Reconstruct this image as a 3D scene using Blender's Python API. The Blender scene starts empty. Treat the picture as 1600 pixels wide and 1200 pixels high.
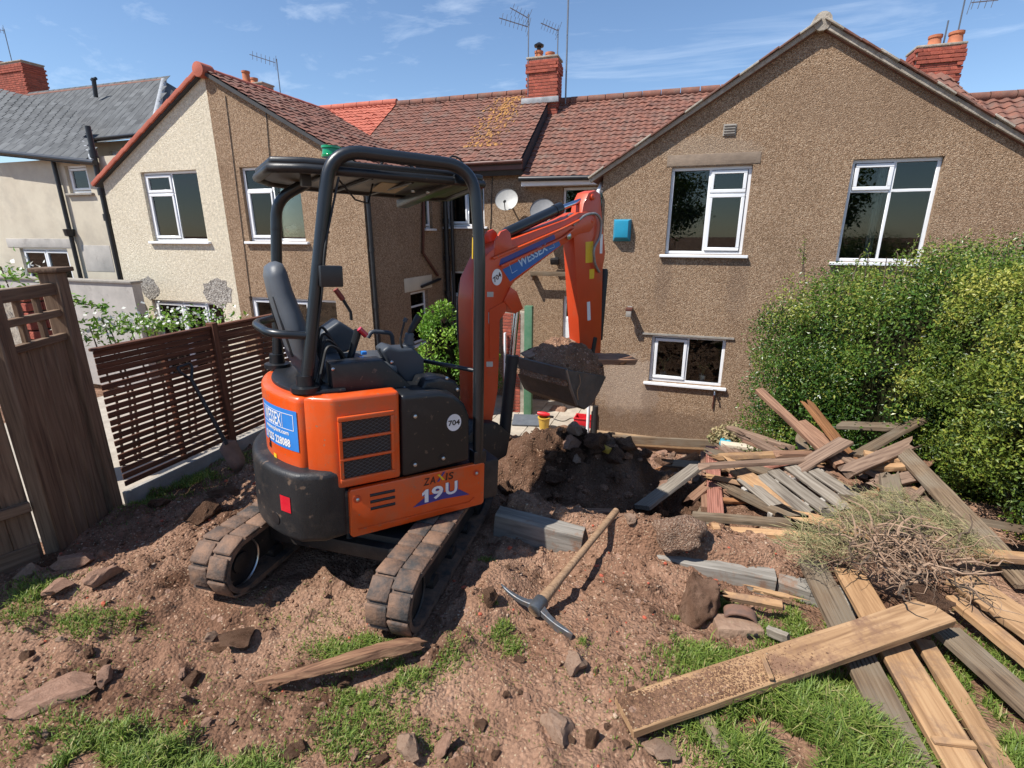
import bpy, bmesh, math, random
import numpy as np
from mathutils import Vector, Matrix, Euler
rnd = random.Random(7)
sc = bpy.context.scene
col = sc.collection
R = math.radians

# ------------------------------------------------------------------ camera
FPX = 792.0
YAW = R(18.4)
PIT = math.atan(235 / 792.0)
cam = bpy.data.cameras.new('camera')
cam.sensor_width = 36.0
cam.lens = 36.0 * FPX / 1600.0
cam.clip_start = 0.05
cam.clip_end = 2000
co = bpy.data.objects.new('camera', cam)
col.objects.link(co)
co.location = (0, 0, 0)
co.rotation_euler = (math.pi / 2 - PIT, 0, YAW)
sc.camera = co

# ------------------------------------------------------------------ sky and sun
SUN_AZ, SUN_EL = R(46), R(55)          # light travels towards +X +Y and down
travel = Vector((math.sin(SUN_AZ) * math.cos(SUN_EL), math.cos(SUN_AZ) * math.cos(SUN_EL), -math.sin(SUN_EL)))
w = bpy.data.worlds.new('World')
sc.world = w
w.use_nodes = True
nt = w.node_tree
nt.nodes.clear()
wo = nt.nodes.new('ShaderNodeOutputWorld')
bg = nt.nodes.new('ShaderNodeBackground')
sky = nt.nodes.new('ShaderNodeTexSky')
sky.sky_type = 'NISHITA'
sky.sun_disc = False
sky.sun_elevation = SUN_EL
sky.sun_rotation = math.atan2(-travel.x, -travel.y)
sky.altitude = 50
sky.air_density = 1.0
sky.dust_density = 0.1
sky.ozone_density = 4.5
bg.inputs[1].default_value = 0.112
# thin cirrus: streaky noise on the sky direction
tc = nt.nodes.new('ShaderNodeTexCoord')
mp = nt.nodes.new('ShaderNodeMapping')
mp.inputs['Rotation'].default_value = (R(12), R(-20), R(35))
mp.inputs['Scale'].default_value = (0.9, 8.0, 15.0)
nz = nt.nodes.new('ShaderNodeTexNoise')
nz.inputs['Scale'].default_value = 1.7
nz.inputs['Detail'].default_value = 9
nz.inputs['Roughness'].default_value = 0.62
nz.inputs['Distortion'].default_value = 0.35
cr = nt.nodes.new('ShaderNodeValToRGB')
cr.color_ramp.elements[0].position = 0.53
cr.color_ramp.elements[0].color = (0, 0, 0, 1)
cr.color_ramp.elements[1].position = 0.86
cr.color_ramp.elements[1].color = (0.34, 0.34, 0.34, 1)
mx = nt.nodes.new('ShaderNodeMixRGB')
mx.inputs[2].default_value = (8.5, 9.2, 10.0, 1)
nt.links.new(tc.outputs['Generated'], mp.inputs[0])
nt.links.new(mp.outputs[0], nz.inputs['Vector'])
nt.links.new(nz.outputs[0], cr.inputs[0])
nt.links.new(cr.outputs[0], mx.inputs[0])
nt.links.new(sky.outputs[0], mx.inputs[1])
nt.links.new(mx.outputs[0], bg.inputs[0])
nt.links.new(bg.outputs[0], wo.inputs[0])
sl = bpy.data.lights.new('sun', 'SUN')
sl.energy = 5.0
sl.angle = R(0.53)
sl.color = (1.0, 0.955, 0.89)
so = bpy.data.objects.new('sun', sl)
col.objects.link(so)
so.rotation_euler = travel.to_track_quat('-Z', 'Y').to_euler()
sc.view_settings.view_transform = 'Standard'
sc.view_settings.look = 'None'
sc.view_settings.exposure = 0.52
sc.view_settings.gamma = 1.0
sc.view_settings.use_curve_mapping = False
sc.render.engine = 'CYCLES'
sc.render.resolution_x, sc.render.resolution_y = 1024, 768

# ------------------------------------------------------------------ pixel -> direction helpers (photo 1600x1200)
cfw = np.array([-math.sin(YAW) * math.cos(PIT), math.cos(YAW) * math.cos(PIT), -math.sin(PIT)])
crt = np.array([math.cos(YAW), math.sin(YAW), 0.0])
cup = np.cross(crt, cfw)
def ray(x, y): return crt * (x - 800) / FPX - cup * (y - 600) / FPX + cfw
def onz(x, y, z): r = ray(x, y); return r * z / r[2]
def onY(x, y, Y): r = ray(x, y); return r * Y / r[1]
def onX(x, y, X): r = ray(x, y); return r * X / r[0]

# ------------------------------------------------------------------ mesh builder
ORG = {}
class G:
    def __init__(s): s.v = []; s.f = []
    def add(s, vs, fs):
        o = len(s.v)
        s.v += [tuple(map(float, p)) for p in vs]
        s.f += [tuple(i + o for i in f) for f in fs]
        return s
    def box(s, c, d, rot=None):
        c = Vector(c); h = Vector(d) / 2
        vs = []
        for sx, sy, sz in ((-1,-1,-1),(1,-1,-1),(1,1,-1),(-1,1,-1),(-1,-1,1),(1,-1,1),(1,1,1),(-1,1,1)):
            p = Vector((sx * h.x, sy * h.y, sz * h.z))
            if rot is not None: p = rot @ p
            vs.append(c + p)
        return s.add(vs, [(0,3,2,1),(4,5,6,7),(0,1,5,4),(1,2,6,5),(2,3,7,6),(3,0,4,7)])
    def bx(s, x0, x1, y0, y1, z0, z1):
        return s.box(((x0+x1)/2, (y0+y1)/2, (z0+z1)/2), (x1-x0, y1-y0, z1-z0))
    def prism(s, poly, fn, d0, d1):
        n = len(poly)
        vs = [fn(a, b, d0) for a, b in poly] + [fn(a, b, d1) for a, b in poly]
        fs = [tuple(range(n))[::-1], tuple(range(n, 2*n))] + [(i, (i+1) % n, n+(i+1) % n, n+i) for i in range(n)]
        return s.add(vs, fs)
    def tube(s, pts, r, n=10, closed=False, caps=True):
        pts = [Vector(p) for p in pts]
        m = len(pts)
        rs = r if isinstance(r, (list, tuple)) else [r] * m
        up = None; rings = []
        for i in range(m):
            if closed: t = pts[(i+1) % m] - pts[i-1]
            else: t = pts[min(i+1, m-1)] - pts[max(i-1, 0)]
            t.normalize()
            if up is None:
                up = Vector((0, 0, 1)) if abs(t.z) < .9 else Vector((1, 0, 0))
            a = up - t * up.dot(t)
            if a.length < 1e-5: a = t.orthogonal()
            a.normalize(); b = t.cross(a); up = a
            rings.append([pts[i] + (a * math.cos(q) + b * math.sin(q)) * rs[i] for q in [2*math.pi*k/n for k in range(n)]])
        vs = [p for rg in rings for p in rg]
        fs = []
        for i in range(m if closed else m - 1):
            j = (i + 1) % m
            for k in range(n):
                fs.append((i*n+k, i*n+(k+1) % n, j*n+(k+1) % n, j*n+k))
        if caps and not closed:
            fs.append(tuple(range(n))[::-1]); fs.append(tuple((m-1)*n+k for k in range(n)))
        return s.add(vs, fs)
    def cyl(s, p0, p1, r, n=16, r1=None): return s.tube([p0, p1], [r, r if r1 is None else r1], n)
    def lathe(s, prof, n=20, mtx=None):
        vs = []; m = len(prof)
        for r, z in prof:
            for k in range(n):
                a = 2 * math.pi * k / n
                p = Vector((r * math.cos(a), r * math.sin(a), z))
                vs.append(mtx @ p if mtx is not None else p)
        fs = [(i*n+k, i*n+(k+1) % n, (i+1)*n+(k+1) % n, (i+1)*n+k) for i in range(m-1) for k in range(n)]
        fs.append(tuple(range(n))[::-1]); fs.append(tuple((m-1)*n+k for k in range(n)))
        return s.add(vs, fs)
    def mesh(s, name, bevel=0, seg=2, smooth=None, org=None):
        v = s.v
        if org is not None and tuple(org) != (0, 0, 0): v = [(a-org[0], b-org[1], c-org[2]) for a, b, c in v]
        me = bpy.data.meshes.new(name)
        me.from_pydata(v, [], s.f); me.update()
        if bevel:
            bm = bmesh.new(); bm.from_mesh(me)
            bmesh.ops.remove_doubles(bm, verts=bm.verts, dist=1e-5)
            bmesh.ops.recalc_face_normals(bm, faces=bm.faces)
            ed = [e for e in bm.edges if len(e.link_faces) == 2 and e.calc_face_angle(0) > R(28)]
            bmesh.ops.bevel(bm, geom=ed, offset=bevel, segments=seg, profile=.6, affect='EDGES', clamp_overlap=True)
            bm.to_mesh(me); bm.free()
        if smooth or bevel:
            me.polygons.foreach_set('use_smooth', [True] * len(me.polygons))
            me.set_sharp_from_angle(angle=R(smooth if smooth else 40))
        return me
    def build(s, name, mat, parent=None, bevel=0, seg=2, smooth=None):
        org = ORG.get(parent.name) if parent is not None else None
        me = s.mesh(name, bevel, seg, smooth, org)
        return link(name, me, mat, parent)
def link(name, me, mat, parent=None):
    o = bpy.data.objects.new(name, me); col.objects.link(o)
    if mat is not None and not me.materials: me.materials.append(mat)
    if parent is not None:
        o.parent = parent
        if parent.name in ORG: ORG[o.name] = ORG[parent.name]
    return o
def tag(o, label=None, cat=None, group=None, kind=None):
    if label: o['label'] = label
    if cat: o['category'] = cat
    if group: o['group'] = group
    if kind: o['kind'] = kind
    return o
def thing(name, label, cat, loc=(0, 0, 0), group=None):
    o = bpy.data.objects.new(name, None); col.objects.link(o)
    o.location = loc; o.empty_display_size = .2
    ORG[o.name] = tuple(loc)
    return tag(o, label, cat, group)
def np_mesh(name, v, f, smooth=False):
    """v (n,3) array, f (m,k) array"""
    me = bpy.data.meshes.new(name)
    v = np.asarray(v, np.float32); f = np.asarray(f, np.int32)
    k = f.shape[1]
    me.vertices.add(len(v)); me.vertices.foreach_set('co', v.ravel())
    me.loops.add(f.size); me.loops.foreach_set('vertex_index', f.ravel())
    me.polygons.add(len(f))
    me.polygons.foreach_set('loop_start', np.arange(0, f.size, k, dtype=np.int32))
    me.polygons.foreach_set('use_smooth', np.full(len(f), smooth))
    me.update(calc_edges=True)
    return me
XA = lambda a, b, d: (d, a, b)     # polygon in (y,z) extruded along x
YA = lambda a, b, d: (a, d, b)     # polygon in (x,z) extruded along y
ZA = lambda a, b, d: (a, b, d)

# ------------------------------------------------------------------ numpy noise
_rs = np.random.RandomState(3)
_tab = _rs.rand(256, 256)
def vn(x, y):
    xi = np.floor(x).astype(int); yi = np.floor(y).astype(int)
    fx = x - xi; fy = y - yi
    fx = fx*fx*(3-2*fx); fy = fy*fy*(3-2*fy)
    a = _tab[xi & 255, yi & 255]; b = _tab[(xi+1) & 255, yi & 255]
    c = _tab[xi & 255, (yi+1) & 255]; d = _tab[(xi+1) & 255, (yi+1) & 255]
    return (a*(1-fx)+b*fx)*(1-fy)+(c*(1-fx)+d*fx)*fy
def fbm(x, y, sc_, o=4, g=.5):
    s = 0; a = 1; t = 0
    for i in range(o):
        s = s + a*vn(x*sc_+17.3*i, y*sc_-9.1*i); t += a; a *= g; sc_ *= 2.03
    return s/t - .5
def sstep(a, b, x):
    t = np.clip((x-a)/(b-a), 0, 1); return t*t*(3-2*t)

# ------------------------------------------------------------------ materials
def nodes(m):
    m.use_nodes = True
    n = m.node_tree.nodes; l = m.node_tree.links
    return n, l, n['Principled BSDF']
def ramp(n, stops):
    c = n.new('ShaderNodeValToRGB'); e = c.color_ramp.elements
    while len(e) < len(stops): e.new(.5)
    for i, (p, q) in enumerate(stops):
        e[i].position = p; e[i].color = (*q, 1) if len(q) == 3 else q
    return c
def M(name, c, c2=None, rough=.6, sc_=6, det=5, bump=0, bsc=40, metal=0, stretch=(1, 1, 1), spec=.5, coat=0, lo=.35, hi=.65,
      dirt=None, dsc=3, dlo=.5, dhi=.7, rand=0, rvar=0, bdist=.01, splat=None, ssc=42, slo=.63):
    m = bpy.data.materials.new(name); n, l, b = nodes(m)
    b.inputs['Roughness'].default_value = rough; b.inputs['Metallic'].default_value = metal
    b.inputs['Specular IOR Level'].default_value = spec; b.inputs['Coat Weight'].default_value = coat
    b.inputs['Coat Roughness'].default_value = .08
    t = n.new('ShaderNodeTexCoord'); mp = n.new('ShaderNodeMapping'); mp.inputs['Scale'].default_value = stretch
    l.new(t.outputs['Object'], mp.inputs[0]); vec = mp.outputs[0]
    if rand:
        oi = n.new('ShaderNodeObjectInfo'); mu = n.new('ShaderNodeMath'); mu.operation = 'MULTIPLY'; mu.inputs[1].default_value = 37.
        l.new(oi.outputs['Random'], mu.inputs[0]); l.new(mu.outputs[0], mp.inputs['Location'])
    out = None
    c2 = c2 or tuple(x*.8 for x in c)
    z = n.new('ShaderNodeTexNoise'); z.inputs['Scale'].default_value = sc_; z.inputs['Detail'].default_value = det
    z.inputs['Roughness'].default_value = .65
    l.new(vec, z.inputs['Vector'])
    rp = ramp(n, [(lo, c2), (hi, c)]); l.new(z.outputs[0], rp.inputs[0]); out = rp.outputs[0]
    if dirt:
        z2 = n.new('ShaderNodeTexNoise'); z2.inputs['Scale'].default_value = dsc; z2.inputs['Detail'].default_value = 6
        z2.inputs['Roughness'].default_value = .7
        l.new(vec, z2.inputs['Vector'])
        r2 = ramp(n, [(dlo, (0, 0, 0)), (dhi, (1, 1, 1))]); l.new(z2.outputs[0], r2.inputs[0])
        mx = n.new('ShaderNodeMixRGB'); mx.inputs[2].default_value = (*dirt, 1)
        l.new(r2.outputs[0], mx.inputs[0]); l.new(out, mx.inputs[1]); out = mx.outputs[0]
        if rvar:
            ma = n.new('ShaderNodeMath'); ma.operation = 'MULTIPLY_ADD'; ma.inputs[1].default_value = rvar; ma.inputs[2].default_value = rough
            l.new(r2.outputs[0], ma.inputs[0]); l.new(ma.outputs[0], b.inputs['Roughness'])
    if splat:
        z4 = n.new('ShaderNodeTexNoise'); z4.inputs['Scale'].default_value = ssc; z4.inputs['Detail'].default_value = 3; l.new(vec, z4.inputs['Vector'])
        r4 = ramp(n, [(slo, (0, 0, 0)), (slo+.05, (.85, .85, .85))]); l.new(z4.outputs[0], r4.inputs[0])
        mx = n.new('ShaderNodeMixRGB'); mx.inputs[2].default_value = (*splat, 1); l.new(r4.outputs[0], mx.inputs[0]); l.new(out, mx.inputs[1]); out = mx.outputs[0]
    if rand:
        hs = n.new('ShaderNodeHueSaturation'); ml = n.new('ShaderNodeMath'); ml.operation = 'MULTIPLY_ADD'
        ml.inputs[1].default_value = rand; ml.inputs[2].default_value = 1-rand/2
        l.new(oi.outputs['Random'], ml.inputs[0]); l.new(ml.outputs[0], hs.inputs['Value']); l.new(out, hs.inputs['Color']); out = hs.outputs[0]
    l.new(out, b.inputs['Base Color'])
    if bump:
        zb = n.new('ShaderNodeTexNoise'); zb.inputs['Scale'].default_value = bsc; zb.inputs['Detail'].default_value = 6
        l.new(vec, zb.inputs['Vector'])
        bp = n.new('ShaderNodeBump'); bp.inputs['Strength'].default_value = bump; bp.inputs['Distance'].default_value = bdist
        l.new(zb.outputs[0], bp.inputs['Height']); l.new(bp.outputs[0], b.inputs['Normal'])
    return m
def pebbledash(name, cols, stain=(.2, .15, .11), sc_=52, bump=1.0, big=.55, spots=()):
    m = bpy.data.materials.new(name); n, l, b = nodes(m)
    b.inputs['Roughness'].default_value = .9; b.inputs['Specular IOR Level'].default_value = .25
    t = n.new('ShaderNodeTexCoord')
    v = n.new('ShaderNodeTexVoronoi'); v.inputs['Scale'].default_value = sc_
    l.new(t.outputs['Object'], v.inputs['Vector'])
    sp = n.new('ShaderNodeSeparateColor'); l.new(v.outputs['Color'], sp.inputs[0])
    rp = ramp(n, cols); l.new(sp.outputs[0], rp.inputs[0])
    z = n.new('ShaderNodeTexNoise'); z.inputs['Scale'].default_value = .9; z.inputs['Detail'].default_value = 7; z.inputs['Roughness'].default_value = .6
    l.new(t.outputs['Object'], z.inputs['Vector'])
    r2 = ramp(n, [(.42, (0, 0, 0)), (.72, (big, big, big))]); l.new(z.outputs[0], r2.inputs[0])
    mx = n.new('ShaderNodeMixRGB'); mx.blend_type = 'MULTIPLY'
    mx.inputs[2].default_value = (.62, .58, .55, 1)
    l.new(r2.outputs[0], mx.inputs[0]); l.new(rp.outputs[0], mx.inputs[1])
    z3 = n.new('ShaderNodeTexNoise'); z3.inputs['Scale'].default_value = 17; z3.inputs['Detail'].default_value = 4
    l.new(t.outputs['Object'], z3.inputs['Vector'])
    r3 = ramp(n, [(.3, (.80, .80, .80)), (.7, (1.12, 1.12, 1.12))]); l.new(z3.outputs[0], r3.inputs[0])
    m2 = n.new('ShaderNodeMixRGB'); m2.blend_type = 'MULTIPLY'; m2.inputs[0].default_value = 1
    l.new(mx.outputs[0], m2.inputs[1]); l.new(r3.outputs[0], m2.inputs[2])
    out = m2.outputs[0]
    for sx_, sz_, rx_, rz_, cc_, st_ in spots:       # stains with their own outline
        mp = n.new('ShaderNodeMapping'); mp.vector_type = 'TEXTURE'
        mp.inputs['Location'].default_value = (sx_, 0, sz_); mp.inputs['Scale'].default_value = (rx_, 1e6, rz_); l.new(t.outputs['Object'], mp.inputs[0])
        ln = n.new('ShaderNodeVectorMath'); ln.operation = 'LENGTH'; l.new(mp.outputs[0], ln.inputs[0])
        zz = n.new('ShaderNodeTexNoise'); zz.inputs['Scale'].default_value = 5; zz.inputs['Detail'].default_value = 7; zz.inputs['Roughness'].default_value = .7; l.new(t.outputs['Object'], zz.inputs['Vector'])
        ad = n.new('ShaderNodeMath'); ad.operation = 'MULTIPLY_ADD'; ad.inputs[1].default_value = 1.3; l.new(zz.outputs[0], ad.inputs[0]); l.new(ln.outputs['Value'], ad.inputs[2])
        rr = ramp(n, [(.0, (st_, st_, st_)), (.85, (st_*.6, st_*.6, st_*.6)), (1.0, (0, 0, 0))])
        dv = n.new('ShaderNodeMath'); dv.operation = 'MULTIPLY'; dv.inputs[1].default_value = .62; l.new(ad.outputs[0], dv.inputs[0]); l.new(dv.outputs[0], rr.inputs[0])
        mm = n.new('ShaderNodeMixRGB'); mm.inputs[2].default_value = (*cc_, 1); l.new(rr.outputs[0], mm.inputs[0]); l.new(out, mm.inputs[1]); out = mm.outputs[0]
    l.new(out, b.inputs['Base Color'])
    bp = n.new('ShaderNodeBump'); bp.inputs['Strength'].default_value = bump; bp.inputs['Distance'].default_value = .012; bp.invert = True
    l.new(v.outputs['Distance'], bp.inputs['Height']); l.new(bp.outputs[0], b.inputs['Normal'])
    return m
def wood(name, c, c2, dark, rough=.8, grain=1.0, grey=None, rand=.35, bump=.5, mud=None):
    """planks run along local X; colour streaks along the grain, each plank its own shift"""
    m = bpy.data.materials.new(name); n, l, b = nodes(m)
    b.inputs['Roughness'].default_value = rough; b.inputs['Specular IOR Level'].default_value = .2
    t = n.new('ShaderNodeTexCoord'); oi = n.new('ShaderNodeObjectInfo')
    ad = n.new('ShaderNodeVectorMath'); ad.operation = 'MULTIPLY_ADD'
    ad.inputs[1].default_value = (31, 17, 23)
    l.new(oi.outputs['Random'], ad.inputs[0]); l.new(t.outputs['Object'], ad.inputs[2])
    mp = n.new('ShaderNodeMapping'); mp.inputs['Scale'].default_value = (1.4, 26 * grain, 26 * grain)
    l.new(ad.outputs[0], mp.inputs[0])
    z = n.new('ShaderNodeTexNoise'); z.inputs['Scale'].default_value = 2.2; z.inputs['Detail'].default_value = 6; z.inputs['Distortion'].default_value = .5
    l.new(mp.outputs[0], z.inputs['Vector'])
    rp = ramp(n, [(.28, dark), (.47, c2), (.66, c)]); l.new(z.outputs[0], rp.inputs[0]); out = rp.outputs[0]
    z2 = n.new('ShaderNodeTexNoise'); z2.inputs['Scale'].default_value = 5; z2.inputs['Detail'].default_value = 6
    l.new(ad.outputs[0], z2.inputs['Vector'])
    if grey:
        r2 = ramp(n, [(.4, (0, 0, 0)), (.68, (1, 1, 1))]); l.new(z2.outputs[0], r2.inputs[0])
        mx = n.new('ShaderNodeMixRGB'); mx.inputs[2].default_value = (*grey, 1)
        l.new(r2.outputs[0], mx.inputs[0]); l.new(out, mx.inputs[1]); out = mx.outputs[0]
    if mud:
        z3 = n.new('ShaderNodeTexNoise'); z3.inputs['Scale'].default_value = 3.1; z3.inputs['Detail'].default_value = 8; z3.inputs['Roughness'].default_value = .72
        l.new(ad.outputs[0], z3.inputs['Vector'])
        r3 = ramp(n, [(.52, (0, 0, 0)), (.62, (1, 1, 1))]); l.new(z3.outputs[0], r3.inputs[0])
        mx = n.new('ShaderNodeMixRGB'); mx.inputs[2].default_value = (*mud, 1)
        l.new(r3.outputs[0], mx.inputs[0]); l.new(out, mx.inputs[1]); out = mx.outputs[0]
    hs = n.new('ShaderNodeHueSaturation'); ml = n.new('ShaderNodeMath'); ml.operation = 'MULTIPLY_ADD'
    ml.inputs[1].default_value = rand; ml.inputs[2].default_value = 1 - rand / 2
    l.new(oi.outputs['Random'], ml.inputs[0]); l.new(ml.outputs[0], hs.inputs['Value']); l.new(out, hs.inputs['Color'])
    l.new(hs.outputs[0], b.inputs['Base Color'])
    bp = n.new('ShaderNodeBump'); bp.inputs['Strength'].default_value = bump; bp.inputs['Distance'].default_value = .006
    l.new(z.outputs[0], bp.inputs['Height']); l.new(bp.outputs[0], b.inputs['Normal'])
    return m
def leafmat(name, stops, rough=.45, trans=.25):
    m = bpy.data.materials.new(name); n, l, b = nodes(m)
    b.inputs['Roughness'].default_value = rough; b.inputs['Specular IOR Level'].default_value = .45
    at = n.new('ShaderNodeAttribute'); at.attribute_name = 'tint'
    rp = ramp(n, stops); l.new(at.outputs['Fac'], rp.inputs[0]); l.new(rp.outputs[0], b.inputs['Base Color'])
    tr = n.new('ShaderNodeBsdfTranslucent'); l.new(rp.outputs[0], tr.inputs['Color'])
    mi = n.new('ShaderNodeMixShader'); mi.inputs[0].default_value = trans
    out = n['Material Output']
    l.new(b.outputs[0], mi.inputs[1]); l.new(tr.outputs[0], mi.inputs[2]); l.new(mi.outputs[0], out.inputs[0])
    return m
def glassmat():
    m = bpy.data.materials.new('window_glass'); n, l, b = nodes(m)
    n.remove(b)
    g = n.new('ShaderNodeBsdfGlossy'); g.inputs['Roughness'].default_value = .01
    t = n.new('ShaderNodeBsdfTransparent'); t.inputs['Color'].default_value = (.75, .8, .78, 1)
    f = n.new('ShaderNodeFresnel'); f.inputs['IOR'].default_value = 1.5
    ma = n.new('ShaderNodeMath'); ma.operation = 'MULTIPLY_ADD'; ma.inputs[1].default_value = 1.1; ma.inputs[2].default_value = .006
    x = n.new('ShaderNodeMixShader'); l.new(f.outputs[0], ma.inputs[0]); l.new(ma.outputs[0], x.inputs[0]); l.new(t.outputs[0], x.inputs[1]); l.new(g.outputs[0], x.inputs[2])
    l.new(x.outputs[0], n['Material Output'].inputs[0])
    return m
MAT = {}
MAT['brown_dash'] = pebbledash('brown_pebbledash', [(0, (.17, .105, .062)), (.3, (.28, .18, .108)), (.65, (.36, .24, .150)), (1, (.52, .39, .27))], sc_=84)
MAT['gable_dash'] = pebbledash('stained_brown_pebbledash', [(0, (.17, .105, .062)), (.3, (.28, .18, .108)), (.65, (.36, .24, .150)), (1, (.52, .39, .27))], sc_=84,
    spots=((-2.5, 1.25, .75, .75, (.50, .41, .33), .55), (-1.9, .45, 2.2, .45, (.13, .082, .055), .75), (-2.0, 3.45, .18, .8, (.17, .115, .08), .5), (-.72, 3.4, .2, .9, (.17, .115, .08), .5), (.8, 3.3, .25, .9, (.18, .12, .085), .4), (-2.05, 1.0, .2, .6, (.17, .115, .08), .5), (1.0, 6.2, 1.6, .7, (.24, .16, .105), .5), (-1.4, 5.55, .9, .3, (.36, .29, .22), .5)))
MAT['cream_dash'] = pebbledash('cream_render', [(0, (.56, .49, .36)), (.4, (.66, .585, .44)), (1, (.75, .68, .54))], sc_=62, bump=.6, big=.2)
MAT['cream_wall'] = M('smooth_cream_render', (.60, .54, .42), (.50, .44, .34), rough=.85, sc_=1.3, bump=.3, bsc=60, dirt=(.36, .32, .26), dsc=.8, dlo=.5, dhi=.85)
MAT['concrete'] = M('grey_concrete', (.34, .31, .27), (.24, .22, .19), rough=.9, sc_=7, bump=.5, bsc=60)
MAT['wallgrey'] = M('grey_rendered_wall', (.47, .44, .40), (.36, .34, .31), rough=.9, sc_=2.2, bump=.3, bsc=40, dirt=(.22, .20, .18), dsc=2.5, dlo=.56, dhi=.75)
MAT['mortar'] = M('pale_mortar', (.46, .41, .34), (.27, .23, .18), rough=.9, sc_=12, bump=.7, bsc=50, dirt=(.2, .17, .12), dsc=6)
MAT['upvc'] = M('white_upvc', (.80, .81, .82), (.74, .75, .76), rough=.28, sc_=2)
MAT['glass'] = glassmat()
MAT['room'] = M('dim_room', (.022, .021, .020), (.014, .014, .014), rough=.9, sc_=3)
MAT['net'] = M('pale_curtain', (.55, .54, .5), rough=.9, stretch=(20, 1, .5))
MAT['oldtile'] = M('weathered_clay_tile', (.225, .090, .058), (.12, .056, .041), rough=.85, sc_=5, det=8, bump=.5, bsc=30, dirt=(.16, .12, .095), dsc=2.2, dlo=.5, dhi=.75)
MAT['redtile'] = M('red_clay_tile', (.46, .125, .075), (.36, .09, .055), rough=.8, sc_=4, bump=.3)
MAT['lichen'] = M('orange_lichen', (.48, .25, .07), (.26, .12, .05), rough=.95, sc_=14, det=8, bump=.6)
MAT['slate'] = M('grey_slate', (.125, .13, .132), (.07, .073, .076), rough=.8, spec=.2, sc_=3, det=7, bump=.3, bsc=30, rand=.35)
MAT['slateback'] = M('slate_underlay', (.05, .05, .052), rough=.8)
MAT['brick'] = M('red_brick', (.38, .095, .055), (.25, .06, .04), rough=.9, sc_=14, bump=.6, bsc=60, rand=.45)
MAT['pot'] = M('terracotta', (.50, .17, .075), (.36, .12, .06), rough=.85, sc_=8, bump=.3)
MAT['black_plastic'] = M('black_plastic', (.014, .014, .016), (.022, .022, .024), rough=.38, sc_=10)
MAT['lead'] = M('lead_flashing', (.36, .37, .38), (.22, .23, .24), rough=.55, sc_=5)
MAT['alu'] = M('aerial_metal', (.25, .25, .26), rough=.4, metal=.8)
MAT['brownpaint'] = M('brown_paint', (.11, .035, .022), (.08, .028, .02), rough=.5, sc_=5)
# ------------------------------------------------------------------ excavator frame (needed for the ground under its tracks)
EX_LOC = Vector((-1.8, 2.6, -2.0))
EX_M = Matrix.Translation(EX_LOC) @ Matrix.Rotation(R(-40), 4, 'Z') @ Matrix.Rotation(R(-2.5), 4, 'X')
_en = EX_M.to_3x3() @ Vector((0, 0, 1))
def ex_plane(x, y): return EX_LOC.z - ((x-EX_LOC.x)*_en.x + (y-EX_LOC.y)*_en.y) / _en.z
UC_BACK = .13
UC_YAW = R(4.5)       # tracks point nearly straight at the houses

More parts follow.
